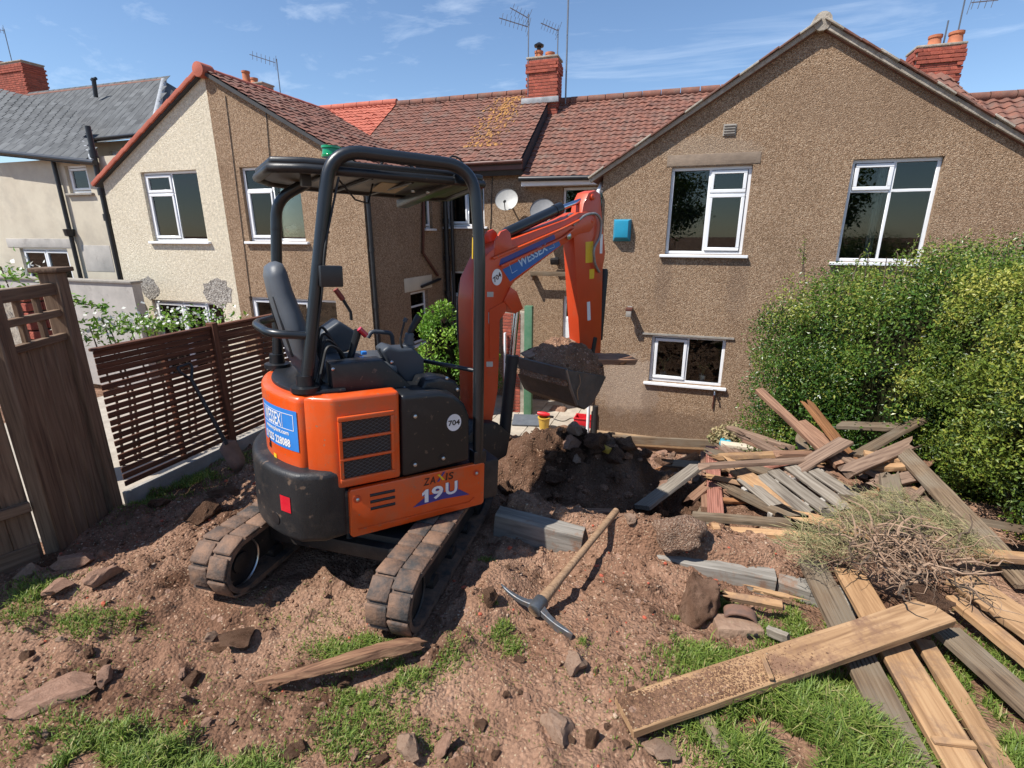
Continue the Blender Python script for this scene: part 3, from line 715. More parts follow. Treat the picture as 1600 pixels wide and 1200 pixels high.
pipe(hm, [(-5.9, 11.88, 1.56), (-3.7, 11.88, 1.58)], .05, 'brownpaint', 'gutter')
tiles('roof_tiles', hm, MAT['oldtile'], (-8.45, 11.85, 1.60), (-3.74, 11.85, 1.60), (-8.45, 14.7, 3.62), (-3.74, 14.7, 3.62), 29, 20)
slab('roof', hm, MAT['slateback'], [(-8.45, 11.9, 1.55), (-3.745, 11.9, 1.55), (-3.745, 14.7, 3.56), (-8.45, 14.7, 3.56)], .3)
for k in range(11): G().tube([(-8.4+k*.425, 14.7, 3.63), (-8.0+k*.425, 14.7, 3.63)], [.11, .105], 10).build('ridge_tile', MAT['oldtile'], hm, smooth=50)
# lichen growing on the tiles below the chimney: patch pieces lying on the courses
def on_roof(x, t, lift=.045): return (x, 11.85+2.85*t, 1.60+2.02*t+lift)
lg = G()
for k in range(420):
    band = rnd.choice((0, 0, 1)); t = min(max(rnd.betavariate(2.2, 1.5), .2), .93)
    x = (-4.75 if band == 0 else -5.1)+rnd.gauss(0, .14+.08*(1-t))
    s = rnd.uniform(.008, .038)
    n = 7; ph = rnd.random()*6
    c = Vector(on_roof(x, t, .034)); ax = Vector((1, 0, 0)); ay = Vector((0, 2.85, 2.02)).normalized(); nn = ax.cross(ay)
    ring = [c+(ax*math.cos(q+ph)*s+ay*math.sin(q+ph)*s*1.7)*rnd.uniform(.6, 1.2) for q in [k2*2*math.pi/n for k2 in range(n)]]
    lg.add(ring+[c+nn*.02], [(i, (i+1) % n, n) for i in range(n)])
tag(lg.build('lichen', MAT['lichen'], hm), kind='stuff')
tiles('roof_tiles', hm, MAT['oldtile'], (ER+.16, YL-.05, zE-.02), (ER+.16, 12.6, zE-.02), (PL, YL-.05, zP+.035), (PL, 12.6, zP+.035), 18, 17)
slab('roof', hm, MAT['slateback'], [(ER+.16, YL-.08, zE-.03), (ER+.16, 12.6, zE-.03), (PL, 12.6, zP+.012), (PL, YL-.08, zP+.012)], .06)
chimney(hm, -4.32, -3.52, 14.2, 14.75, 2.9, 4.28, [(-4.08, .11, .2, True), (-3.78, .12, .14, False)])
G().bx(-4.45, -3.45, 14.12, 14.2, 3.24, 3.38).build('flashing', MAT['lead'], hm, bevel=.02)
pipe(hm, [(ER+.06, YL+.06, 1.1), (ER+.06, YL+.06, -3.5)], .045)
for z in (-.3, -1.4): collar(hm, (ER+.06, YL+.06, z))
p0 = onX(662, 300, ER+.05); pm = onX(661, 395, ER+.05); p2 = onX(684, 430, ER+.05)
pipe(hm, [tuple(p0), tuple(pm), tuple(p2)], .035, 'brownpaint')
pipe(hm, [(ER+.12, 12.12, 1.4), (ER+.12, 12.12, -4)], .06)
pipe(hm, [(ER+.28, 12.14, .9), (ER+.28, 12.14, -4)], .045)
for z in (.3, -.6, -1.5): collar(hm, (ER+.12, 12.12, z), .08, .12)
pipe(hm, [tuple(onX(659, 448, ER+.05)), tuple(onX(688, 436, ER+.05))], .035)
for a_, b_, c_, d_ in ((352, 150, 392, 470), (415, 168, 440, 480)): pipe(hm, [tuple(onY(a_, b_, YL-.012)), tuple(onY(c_, d_, YL-.012))], .007, name='cable')
for a_, b_, c_, d_ in ((770, 262, 762, 470),): pipe(hm, [tuple(onY(a_, b_, YM-.012)), tuple(onY(c_, d_, YM-.012))], .008, name='cable')
# ---------------- left house: cream half of the gable, bright red roof
hc = thing('cream_gable_house', 'cream rendered gable house with red verge tiles joined to the brown one', 'house', (-11, YL, -3.6))
cw = (onY(240, 378, YL)[0], onY(325, 378, YL)[0], -.165, 1.29)
cd = (onY(237, 470, YL)[0], onY(346, 470, YL)[0], -3.55, -1.50)
wall('wall', MAT['cream_dash'], hc, frontY(YL), EL, PL, -3.6, [(EL, zE), (PL, zP)], [cw, cd])
window(hc, frontY(YL), *cw, [(0, .5, 0, .70, 1), (0, .5, .70, 1, 1), (.5, 1, 0, 1, 0)], curtain=[(.03, .2)])
window(hc, frontY(YL), *cd, [(0, .42, 0, 1, 1), (.42, .76, 0, 1, 1), (.76, 1, 0, 1, 0)], sill=False, name='patio_door')
G().add([(EL, YL, -3.6), (EL, 13, -3.6), (EL, 13, zE), (EL, YL, zE)], [(0,1,2,3)]).build('side_wall', MAT['cream_dash'], hc)
slab('roof', hc, MAT['slateback'], [(EL-.2, YL-.08, zE-.1), (EL-.2, 12.6, zE-.1), (PL, 12.6, zP+.0), (PL, YL-.08, zP+.0)], .06)
a = Vector((PL, 0, zP+.02)); b = Vector((EL-.22, 0, zE-.10)); L = (b-a).length; d = (b-a)/L
for k in range(12):
    p = a+d*(k+.5)*L/12; rot = Matrix.Rotation(math.atan2(-d.z, d.x), 3, 'Y')
    G().box((p.x, YL+.02, p.z), (L/12*1.04, .28, .085), rot @ Matrix.Rotation(-.035, 3, 'Y')).build('verge_tile', MAT['redtile'], hc, bevel=.012)
# pieces for the old red cap and the roughcast patches by the patio doors
G().lathe([(.03, 0), (.135, .02), (.135, .3), (.03, .32)], 16, Matrix.Translation(Vector((PL, YL-.16, zP+.0))) @ Matrix.Rotation(R(-90), 4, 'X')).build('ridge_cap', MAT['redtile'], hc, smooth=50)
for k in range(9): G().tube([(PL, YL+.2+k*.40, zP-.01), (PL, YL+.59+k*.40, zP-.01)], [.10, .095], 12).build('ridge_tile', MAT['redtile'], hc, smooth=50)
tiles('roof_tiles', hc, MAT['redtile'], (-13.5, 11.85, 1.58), (-8.47, 11.85, 1.58), (-13.5, 14.75, 3.68), (-8.47, 14.75, 3.68), 31, 20)
slab('roof', hc, MAT['slateback'], [(-13.5, 11.9, 1.53), (-8.46, 11.9, 1.53), (-8.46, 14.75, 3.62), (-13.5, 14.75, 3.62)], .2)
for k in range(11): G().tube([(-13.4+k*.45, 14.75, 3.70), (-12.97+k*.45, 14.75, 3.70)], [.11, .105], 10).build('ridge_tile', MAT['redtile'], hc, smooth=50)
def blotch(name, parent, mat, c, rx, rz, Y, n=22):
    poly = []
    for k in range(n):
        q = 2*math.pi*k/n; w_ = rnd.uniform(.78, 1.12); poly.append((c[0]+rx*w_*math.cos(q), c[1]+rz*w_*math.sin(q)))
    return G().prism(poly, YA, Y-.006, Y+.01).build(name, mat, parent)
MAT['patch'] = pebbledash('grey_roughcast', [(0, (.17, .155, .135)), (.5, (.33, .30, .26)), (1, (.48, .45, .40))], sc_=34, big=.4)
q = onY(233, 450, YL); blotch('cement_patch', hc, MAT['patch'], (q[0], q[2]), .30, .28, YL)
q = onY(340, 458, YL); blotch('cement_patch', hc, MAT['patch'], (q[0], q[2]), .42, .34, YL)
# chimney behind the brown gable (small, two pots)
k0 = onY(376, 128, 14.6); k1 = onY(418, 140, 14.6)
chimney(hc, k0[0], k1[0], 14.4, 14.9, 3.0, onY(395, 135, 14.6)[2], [(k0[0]+.2, .12, .42, False), (k0[0]+.5, .11, .2, False)], corbel=False)
# ---------------- far left: slate-roofed house
hs = thing('slate_roof_house', 'smooth cream rendered house with grey slate roofs and black downpipes', 'house', (-17, 9.3, -3.6))
YS = 9.3
zS = onY(100, 248, YS)[2]; xS = onY(152, 255, YS)[0]
sw = (onY(100, 259, YS)[0], onY(134, 259, YS)[0], onY(115, 302, YS)[2], onY(100, 259, YS)[2])
s2 = (onY(30, 388, YS)[0], onY(104, 388, YS)[0], -3.0, onY(60, 388, YS)[2])
xS2 = onY(205, 300, YS)[0]
wall('wall', MAT['cream_wall'], hs, frontY(YS), -24, xS2, -3.6, [(-24, zS), (xS2, zS)], [sw, s2])
window(hs, frontY(YS), *sw, [(0, 1, 0, 1, 1)], sillmat='concrete')
window(hs, frontY(YS), *s2, [(0, .5, 0, 1, 1), (.5, 1, 0, 1, 1)])
G().bx(s2[0]-.45, s2[1]+.3, YS-.01, YS+.02, s2[3]+.02, s2[3]+.25).build('cement_patch', MAT['wallgrey'], hs, bevel=.01)
q0 = onY(127, 383, YS); q1 = onY(180, 425, YS)
G().bx(q0[0], q1[0], YS-.008, YS+.02, q1[2], q0[2]).build('cement_patch', MAT['wallgrey'], hs, bevel=.01)
SL = G().box((0, 0, 0), (.292, .27, .012)).mesh('slate', bevel=.003, seg=1); SL.materials.append(MAT['slate'])
def slates(parent, e0, e1, r0, r1, rows, wid=.30):
    e0, e1, r0, r1 = [Vector(p) for p in (e0, e1, r0, r1)]
    rp = slab('roof', parent, MAT['slateback'], [e0, e1, r1, r0], .1)
    org = Vector(ORG[parent.name])
    nv = (e1-e0).cross(r0-e0).normalized()
    if nv.z < 0: nv = -nv
    cnt = 0
    for j in range(rows):
        t0 = (j+.5)/rows
        a = e0.lerp(r0, t0); b = e1.lerp(r1, t0); L = (b-a).length; n = max(1, int(L/wid))
        ux = (b-a).normalized(); vy = nv.cross(ux)
        rowlen = (r0-e0).length/rows
        for i in range(n+1):
            s = (i+.5*(j % 2))*wid
            if s > L-.02 or s < .1: continue
            p = a+ux*s+nv*.016
            m = Matrix((ux, vy, nv)).transposed().to_4x4() @ Matrix.Rotation(R(3.0)+rnd.uniform(-.006, .006), 4, 'X')
            m.translation = p-org
            o = bpy.data.objects.new('slate', SL); col.objects.link(o); o.parent = rp
            m = m @ Matrix.Diagonal((1, rowlen/.235, 1, 1))
            o.matrix_local = m; cnt += 1
    return rp
W0 = onY(-60, 232, 9.15); W1 = onY(146, 252, 9.15)
W2 = onY(-60, 130, 12.0); W3 = onY(107, 175, 12.0)
slates(hs, W0, W1, W2, W3, 13)
V0 = onY(112, 222, 12.0); V1 = onY(238, 206, 12.0); V2 = onY(30, 152, 15.2); V3 = onY(256, 126, 15.2)
slates(hs, V0, V1, V2, V3, 13)
slab('hip_end', hs, MAT['slate'], [V1, V3, onY(283, 142, 15.6), onY(282, 190, 14)], .08)
G().tube([V3, V1], [.09, .09], 8).build('hip_ridge', MAT['lead'], hs, smooth=50)
G().tube([V2, V3], [.08, .08], 8).build('ridge', MAT['oldtile'], hs, smooth=50)
G().tube([W3, W1], [.06, .06], 8).build('valley_flashing', MAT['lead'], hs, smooth=50)
z3 = onY(150, 222, 12.1)[2]
bw2 = (onY(171, 236, 12.15)[0], onY(197, 236, 12.15)[0], onY(171, 262, 12.15)[2]-.4, onY(171, 236, 12.15)[2])
wall('wall', MAT['cream_wall'], hs, frontY(12.15), onY(112, 250, 12.15)[0]-.6, onY(260, 230, 12.15)[0], -3.6, [(-40, z3), (10, z3)], [bw2])
window(hs, frontY(12.15), *bw2, [(0, 1, 0, 1, 1)])
pipe(hs, [tuple(onY(-20, 236, 9.05)), tuple(onY(148, 254, 9.05))], .06, name='gutter')
pipe(hs, [tuple(onY(112, 222, 11.9)), tuple(onY(236, 208, 11.9))], .06, name='gutter')
pp = onY(82, 248, 9.22); pb = onY(116, 425, 9.22)
pipe(hs, [tuple(pp), (pp[0], 9.22, pp[2]-.2), (pp[0]+.0, 9.22, -1.0), (pp[0], 9.22, -3.5)], .05)
qq = onY(105, 362, 9.2); G().lathe([(.05, -.12), (.10, -.1), (.12, .06), (.05, .07)], 12, Matrix.Translation(Vector((pp[0], 9.2, qq[2])))).build('hopper', MAT['black_plastic'], hs)
pp = onY(150, 258, 9.2); pipe(hs, [(pp[0], 9.2, onY(135, 197, 9.2)[2]), (pp[0], 9.2, -3.5)], .06, name='soil_pipe')
for py in (240, 300, 340): collar(hs, (pp[0], 9.2, onY(155, py, 9.2)[2]), .085, .16)
fl = onY(150, 152, 14.1); ft = onY(146, 122, 14.1)
pipe(hs, [tuple(fl), tuple(ft)], .07, name='roof_flue'); pipe(hs, [(ft[0]-.1, ft[1], ft[2]-.05), (ft[0]+.12, ft[1], ft[2]-.02)], .05, name='flue_cap')
k0 = onY(-30, 100, 16); k1 = onY(54, 100, 16)
chimney(hs, k0[0], k1[0]-.1, 15.6, 16.4, 3.6, onY(20, 97, 15.6)[2], [(k0[0]+.6, .14, .28, False), (k0[0]+.95, .14, .26, False), (k0[0]+1.3, .14, .2, False)])
# ---------------- far right neighbour: pale sliver
hw = thing('white_rendered_house', 'white rendered house showing at the end of the brown gable', 'house', (7, 11.5, -4.2))
wall('wall', MAT['cream_wall'], hw, frontY(11.3), 4.95, 9, -4.2, [(4.9, 1.05), (9, 1.05)], [(5.4, 6.4, -.4, .9)])
window(hw, frontY(11.3), 5.4, 6.4, -.4, .9, [(0, 1, 0, 1, 0)])
pipe(hw, [(4.95, 11.2, 1.0), (9, 11.2, 1.0)], .06, name='gutter')
# ---------------- grey boundary wall next door
b0 = onY(112, 436, 8.0); b1 = onY(200, 430, 8.0)
bwl = thing('garden_wall', 'grey rendered garden wall with flat coping below the slate roofed house', 'wall', (b0[0], 8, -3.4))
G().bx(b0[0]-6, b1[0]+.05, 8.0, 8.2, -3.5, b0[2]-.05).build('wall_body', MAT['wallgrey'], bwl)
G().bx(b0[0]-6, b1[0]+.08, 7.96, 8.24, b0[2]-.05, b0[2]).build('coping', MAT['concrete'], bwl, bevel=.01)
# ================================================================== excavator
MAT['orange'] = M('orange_paint', (.72, .088, .008), (.66, .075, .007), rough=.32, sc_=2, spec=.5, coat=.35, dirt=(.36, .125, .055), dsc=4, dlo=.46, dhi=.88, rvar=.4, splat=(.30, .15, .085), ssc=38, slo=.665)
MAT['red_orange'] = M('worn_orange_paint', (.60, .062, .012), (.52, .052, .012), rough=.42, sc_=3, coat=.15, dirt=(.30, .085, .04), dsc=6, dlo=.55, dhi=.9, rvar=.3)
MAT['dark_panel'] = M('dark_grey_plastic', (.0075, .0088, .011), (.011, .0125, .015), rough=.40, sc_=4, splat=(.09, .062, .045), ssc=30, slo=.66, dirt=(.06, .046, .036), dsc=5, dlo=.56, dhi=.95, rvar=.3, bump=.08, bsc=300)
MAT['cast'] = M('dark_cast_iron', (.010, .011, .013), (.016, .016, .017), rough=.5, sc_=5, dirt=(.09, .065, .048), dsc=4, dlo=.5, dhi=.9, rvar=.3, bump=.2, bsc=120, splat=(.13, .085, .058), ssc=16, slo=.665)
MAT['tube'] = M('dark_grey_painted_tube', (.0075, .010, .0135), (.011, .014, .017), rough=.36, sc_=4, coat=.2)
MAT['seatgrey'] = M('grey_vinyl', (.085, .095, .108), (.068, .076, .088), rough=.5, sc_=5, bump=.1, bsc=250)
MAT['console'] = M('grey_console_plastic', (.045, .053, .066), (.036, .043, .053), rough=.5, sc_=4, bump=.06, bsc=250)
MAT['blackrub'] = M('black_rubber', (.012, .012, .013), (.018, .018, .018), rough=.6, sc_=8)
MAT['track'] = M('muddy_track_rubber', (.055, .050, .046), (.028, .027, .027), rough=.8, sc_=9, bump=.5, bsc=60, dirt=(.20, .115, .072), dsc=7, dlo=.36, dhi=.62, rand=.14)
MAT['steel'] = M('bare_steel', (.55, .56, .58), rough=.3, metal=1)
MAT['grille'] = M('dull_mesh', (.16, .155, .145), rough=.5, metal=.4)
MAT['chrome'] = M('chrome_rod', (.55, .62, .75), rough=.12, metal=1)
MAT['bucket'] = M('worn_bucket_steel', (.11, .092, .080), (.06, .052, .046), rough=.62, sc_=5, metal=.1, bump=.3, bsc=50, dirt=(.15, .095, .065), dsc=4, dlo=.5, dhi=.7)
MAT['white_print'] = M('white_print', (.80, .80, .80), rough=.4)
MAT['black_print'] = M('black_print', (.012, .012, .014), rough=.4)
MAT['maroon_print'] = M('dark_print', (.05, .012, .012), rough=.4)
MAT['blue_print'] = M('blue_label', (.035, .22, .62), (.03, .19, .56), rough=.35, sc_=5)
MAT['blue_dark'] = M('blue_boom_label', (.025, .13, .42), (.022, .11, .36), rough=.4, sc_=5)
MAT['pale_line'] = M('pale_outline_print', (.45, .62, .80), rough=.4)
MAT['violet'] = M('violet_print', (.045, .045, .24), rough=.4)
MAT['yellow_print'] = M('yellow_label', (.78, .50, .02), rough=.4)
MAT['red_reflector'] = M('red_reflector', (.62, .01, .03), rough=.15, coat=.5)
MAT['green_lens'] = M('green_beacon_lens', (.005, .30, .10), (.004, .24, .08), rough=.12, coat=.6)
MAT['roofunder'] = M('dusty_smoked_roof', (.060, .060, .055), (.035, .036, .038), rough=.35, sc_=3, dirt=(.20, .18, .12), dsc=2.2, dlo=.5, dhi=.72)

ex = thing('mini_excavator', 'orange and black mini excavator on rubber tracks lifting a bucket of soil', 'excavator')
ex.matrix_world = EX_M
ORG[ex.name] = (0, 0, 0)
_i3 = np.array(EX_M.to_3x3().inverted()); _o = _i3 @ (-np.array(EX_LOC))
def pl(px, py, xl):
    d = _i3 @ ray(px, py); s = (xl-_o[0])/d[0]; p = _o+d*s; return (p[1], p[2])
def poly(pxs, xl): return [pl(a, b, xl) for a, b in pxs]
def text_mesh(txt, size, bold=.0, align='CENTER'):
    c = bpy.data.curves.new('t', 'FONT'); c.body = txt; c.size = size; c.align_x = align; c.align_y = 'CENTER'; c.offset = bold
    c.resolution_u = 3
    o = bpy.data.objects.new('t', c); col.objects.link(o)
    dg = bpy.context.evaluated_depsgraph_get()
    me = bpy.data.meshes.new_from_object(o.evaluated_get(dg))
    bpy.data.objects.remove(o); bpy.data.curves.remove(c)
    return me
def print_on(name, parent, mat, me, fn):
    """lay a flat text mesh on a surface through fn(u,v)->point"""
    for v in me.vertices: v.co = fn(v.co.x, v.co.y)
    me.name = name; me.materials.clear()
    return link(name, me, mat, parent)
def strip_text(name, parent, mat, txt, width, height, fn, bold=0.0, slant=0.0):
    me = text_mesh(txt, 1.0, bold)
    xs = [v.co.x for v in me.vertices]; ys = [v.co.y for v in me.vertices]
    x0, x1, y0, y1 = min(xs), max(xs), min(ys), max(ys)
    def f(u, v):
        a = ((u-x0)/(x1-x0)-.5)*width; b = ((v-y0)/(y1-y0)-.5)*height
        return fn(a+slant*b, b)
    return print_on(name, parent, mat, me, f)

# ---------------- undercarriage (its own heading)
UM = Matrix.Rotation(R(40)+UC_YAW, 4, 'Z') @ Matrix.Translation((-.03, -UC_BACK, 0))
def uc(o): o.matrix_local = UM; return o
TL, TR, TX = 1.56, .185, .525          # track length, end radius, half gauge
def track_path(n=96, r=TR):
    half = TL/2-TR; per = 4*half+2*math.pi*r; out = []
    for k in range(n):
        s = per*k/n
        if s < 2*half: p = (-half+s, TR+r); a = math.pi/2
        elif s < 2*half+math.pi*r:
            q = (s-2*half)/r; a = math.pi/2-q; p = (half+r*math.cos(a), TR+r*math.sin(a))
        elif s < 4*half+math.pi*r: p = (half-(s-2*half-math.pi*r), TR-r); a = -math.pi/2
        else:
            q = (s-4*half-math.pi*r)/r; a = -math.pi/2-q; p = (-half+r*math.cos(a), TR+r*math.sin(a))
        out.append((p, a))
    return out
LUGS = {}
def lugmesh():
    g = G()
    # raised rubber block, chamfered, local: x across, y along belt, z out
    g.prism([(-.060, 0), (.060, 0), (.055, .015), (-.055, .015)], lambda a, b, d: (d, a, b), -.056, .056)
    return g.mesh('track_lug', bevel=.004, seg=1)
LUG = lugmesh(); LUG.materials.append(MAT['track'])
for sx in (-1, 1):
    path = track_path(96, TR-.028)
    g = G(); vs = []; fs = []; n = len(path); wv = .115
    for (y, z), a in path:
        ny, nz = math.cos(a), math.sin(a)
        for xo, th in ((-wv, 0), (wv, 0), (wv, -.026), (-wv, -.026)):
            vs.append((sx*TX+xo, y+ny*th, z+nz*th))
    for i in range(n):
        j = (i+1) % n
        for k in range(4): fs.append((i*4+k, i*4+(k+1) % 4, j*4+(k+1) % 4, j*4+k))
    g.add(vs, fs)
    tr = uc(g.build('track', MAT['track'], ex, smooth=50)); tag(tr, 'mud caked rubber crawler track')
    nl = 27
    pth = track_path(nl*2, TR-.028)
    for k in range(nl):
        for side in (0, 1):
            (y, z), a = pth[(2*k+side) % len(pth)]
            m = Matrix.Translation((sx*TX+(-.0585 if side == 0 else .0585), y, z)) @ Matrix.Rotation(a-math.pi/2, 4, 'X')
            o = bpy.data.objects.new('track_lug', LUG); col.objects.link(o); o.parent = tr; o.matrix_local = m
    half = TL/2-TR
    g = G().bx(sx*TX-.05, sx*TX+.05, -half, half, .10, .27); fr = uc(g.build('track_frame', MAT['cast'], ex, bevel=.012))
    for yy, nm in ((-half, 'drive_sprocket'), (half, 'idler_wheel')):
        g = G().cyl((sx*TX-.06, yy, TR), (sx*TX+.06, yy, TR), .145, 32)
        w_ = uc(g.build(nm, MAT['cast'], ex, bevel=.01))
        rim = G()
        for e in (-1, 1): rim = G().tube([(sx*TX+e*.066, yy+.135*math.cos(q), TR+.135*math.sin(q)) for q in [i*2*math.pi/28 for i in range(28)]], .008, 6, closed=True); r_ = rim.build('rim', MAT['steel'] if (nm == 'drive_sprocket' and sx < 0 and e > 0) else MAT['cast'], w_, smooth=60)
        hb = G().cyl((sx*TX-.075, yy, TR), (sx*TX+.075, yy, TR), .06, 18); hb.build('hub', MAT['cast'], w_, bevel=.006)
    for yy in (-.3, 0, .3):
        uc(G().cyl((sx*TX-.07, yy, .075), (sx*TX+.07, yy, .075), .045, 16).build('roller', MAT['cast'], ex, smooth=40))
uc(G().bx(-.47, .47, -.28, .28, .17, .30).build('centre_frame', MAT['cast'], ex, bevel=.02))
uc(G().bx(-.475, .475, -.34, -.26, .17, .26).build('cross_member', MAT['cast'], ex, bevel=.01))
uc(G().bx(-.62, .62, .90, .94, .05, .34).build('dozer_blade', MAT['cast'], ex, bevel=.012))
for sx in (-1, 1): uc(G().box((sx*.28, .62, .2), (.08, .62, .09)).build('blade_arm', MAT['cast'], ex, bevel=.01))
G().cyl((0, 0, .28), (0, 0, .40), .30, 32).build('slew_ring', MAT['cast'], ex, smooth=40)
for k, (ox, cc) in enumerate(((.05, 'blackrub'), (.10, 'console'), (.15, 'blackrub'))):
    G().tube([(.1+ox, -.25, .40), (.16+ox, -.30, .26), (.20+ox, -.15, .20), (.1, .05, .25)], .016, 8).build('hydraulic_hose', MAT[cc], ex, smooth=60)

# ---------------- upper body
def arc(r, x0, x1, n=22):
    """points on the tail circle from x0 to x1 (at the back)"""
    a0 = math.asin(max(-1, min(1, x0/r))); a1 = math.asin(max(-1, min(1, x1/r)))
    return [(r*math.sin(a0+(a1-a0)*k/n), -r*math.cos(a0+(a1-a0)*k/n)) for k in range(n+1)]
G().bx(-.48, .487, -.50, .62, .39, .655).build('platform', MAT['cast'], ex, bevel=.02)
cwp = [(-.495, -.335), (-.505, -.46)]+arc(.735, -.455, .455)+[(.505, -.46), (.495, -.335)]
cwo = G().prism(cwp, ZA, .385, .785).build('counterweight', MAT['cast'], ex, bevel=.035, seg=3)
def cylmap(R0, ang0, zc):
    return lambda u, v: (R0*math.sin(ang0+u/R0), -R0*math.cos(ang0+u/R0), zc+v)
def curved_patch(name, parent, mat, R0, ang0, zc, wdt, hgt, n=10):
    f = cylmap(R0, ang0, zc); vs = []; fs = []
    for k in range(n+1):
        u = (k/n-.5)*wdt; vs += [f(u, -hgt/2), f(u, hgt/2)]
    for k in range(n): fs.append((2*k, 2*k+2, 2*k+3, 2*k+1))
    return G().add(vs, fs).build(name, mat, parent, smooth=60)
ra = math.atan2(.40, .615)
curved_patch('reflector', cwo, MAT['red_reflector'], .7385, ra-.03, .60, .075, .092)
hx, hy = .735*math.sin(ra-.16), -.735*math.cos(ra-.16)
dn = Vector((hx, hy, 0)).normalized()
G().cyl(Vector((hx, hy, .485))-dn*.03, Vector((hx, hy, .485))+dn*.0035, .034, 18).build('tow_recess', MAT['black_print'], cwo, smooth=40)
# lower side panel
def side_panel(y0, y1, z0, z1, x0, x1, r=.015):
    c = [(y0+r, z0), (y1-r, z0), (y1, z0+r), (y1, z1-r), (y1-r, z1), (y0+r, z1), (y0, z1-r), (y0, z0+r)]
    return G().prism(c, XA, x0, x1)
sp_ = side_panel(-.33, .505, .372, .662, .47, .505).build('side_panel', MAT['orange'], ex, bevel=.010)
XS = .5055
rail = G().tube([(XS+.001, -.29, .415), (XS+.001, .40, .410), (XS+.001, .435, .435)], .0055, 6).build('panel_rib', MAT['orange'], sp_, smooth=60)
for zz in (.605, .565, .523):
    a = [(-.215, zz), (-.075, zz-.003)]
    G().tube([(XS-.004, -.215, zz), (XS-.004, -.075, zz-.002)], .0105, 8).build('vent_slot', MAT['black_print'], sp_, smooth=60)
for yy, zz in ((-.285, .60), (.445, .60)):
    G().cyl((XS-.003, yy, zz), (XS+.003, yy, zz), .022, 18).build('bolt_recess', MAT['red_orange'], sp_, smooth=40)
    G().lathe([(.010, 0), (.010, .007), (.004, .011)], 10, Matrix.Translation((XS+.002, yy, zz)) @ Matrix.Rotation(R(90), 4, 'Y')).build('bolt', MAT['steel'], sp_, smooth=40)
flat = lambda yc, zc, x: (lambda u, v: (x, yc+u, zc+v))
sh = .035
G().add([(XS+.0012, .03, .468), (XS+.0012, .22, .478), (XS+.0012, .40, .465), (XS+.0012, .33, .515), (XS+.0012, .12, .525)], [(0, 1, 2, 3, 4)]).build('swoosh', MAT['violet'], sp_)
for ch, yc, wd, mt in (('Z', .118, .034, 'maroon_print'), ('A', .158, .036, 'maroon_print'), ('I', .245, .010, 'maroon_print'), ('S', .274, .032, 'maroon_print')):
    strip_text('letter', sp_, MAT[mt], ch, wd, .046, flat(yc, .617+(yc-.2)*.03, XS+.0016), .02, .12)
G().add([(XS+.0016, .182, .598), (XS+.0016, .196, .598), (XS+.0016, .236, .655), (XS+.0016, .222, .655)], [(0,1,2,3)]).build('letter', MAT['violet'], sp_)
G().add([(XS+.0021, .184, .645), (XS+.0021, .199, .645), (XS+.0021, .233, .602), (XS+.0021, .218, .602)], [(0,1,2,3)]).build('letter', MAT['yellow_print'], sp_)
for dx_, mm_, xx_ in ((.005, 'violet', .0020), (0, 'white_print', .0025)):
    G().add([(XS+xx_, .088+dx_+a*.046, .4825+b*.083-dx_) for a, b in ((.34, 0), (.86, 0), (.86, 1), (.5, 1), (.0, .78), (.0, .55), (.34, .66))], [tuple(range(7))]).build('numeral', MAT[mm_], sp_)
for ch, yc, wd in (('9', .185, .074), ('U', .277, .078)):
    strip_text('numeral_shadow', sp_, MAT['violet'], ch, wd, .086, flat(yc+.005, .530+(yc-.2)*.08-.006, XS+.0020), .045)
    strip_text('numeral', sp_, MAT['white_print'], ch, wd, .083, flat(yc, .532+(yc-.2)*.08, XS+.0025), .028)
# engine bonnet (tail) and right corner cover
gap = .385
bp = [(-.40, -.30)]+[(-.50, -.36)]+arc(.655, -.48, gap)+[(gap, -.30)]
bo = G().prism(bp, ZA, .745, 1.175).build('engine_bonnet', MAT['orange'], ex, bevel=.035, seg=4)
pbn = curved_patch('company_label', bo, MAT['blue_print'], .6575, .33, .985, .36, .225, 16)
fm = lambda du, dz: (lambda u, v: cylmap(.6590, .33, .985)(u+du, v+dz))
strip_text('label_text', bo, MAT['white_print'], 'WESSEX', .20, .074, fm(-.045, .045), .012)
strip_text('label_text', bo, MAT['white_print'], 'wessexplant.com', .25, .032, fm(-.012, -.022), .02)
strip_text('label_text', bo, MAT['white_print'], '01225 228088', .27, .046, fm(-.015, -.075), .03)
for (u0, u1, v0, v1) in ((-.165, .155, .086, .0895), (-.165, .155, .0005, .004), (.1515, .155, .004, .086), (.062, .0655, .004, .086)):
    f = fm(0, 0); n = 8; vs = []; fs = []
    for k in range(n+1):
        u = u0+(u1-u0)*k/n; vs += [f(u, v0), f(u, v1)]
    for k in range(n): fs.append((2*k, 2*k+2, 2*k+3, 2*k+1))
    G().add(vs, fs).build('label_border', MAT['white_print'], bo)
curved_patch('keyhole_plate', bo, MAT['black_print'], .6585, .16, .865, .030, .075)
curved_patch('keyhole', bo, MAT['red_orange'], .6600, .16, .868, .014, .03)
curved_patch('caution_label', bo, MAT['yellow_print'], .6580, .26, .795, .035, .030)
G().prism([(gap-.03, -.31), (gap-.03, -.50), (gap+.02, -.49), (gap+.03, -.31)], ZA, .70, 1.165).build('panel_gap', MAT['black_print'], ex)
cp = [(gap+.016, -.28), (gap+.016, -.515), (.455, -.455), (.50, -.385), (.505, -.035), (.40, -.035)]
cc_ = G().prism(cp, ZA, .675, 1.185)
rc = cc_.build('corner_cover', MAT['orange'], ex, bevel=.022, seg=3)
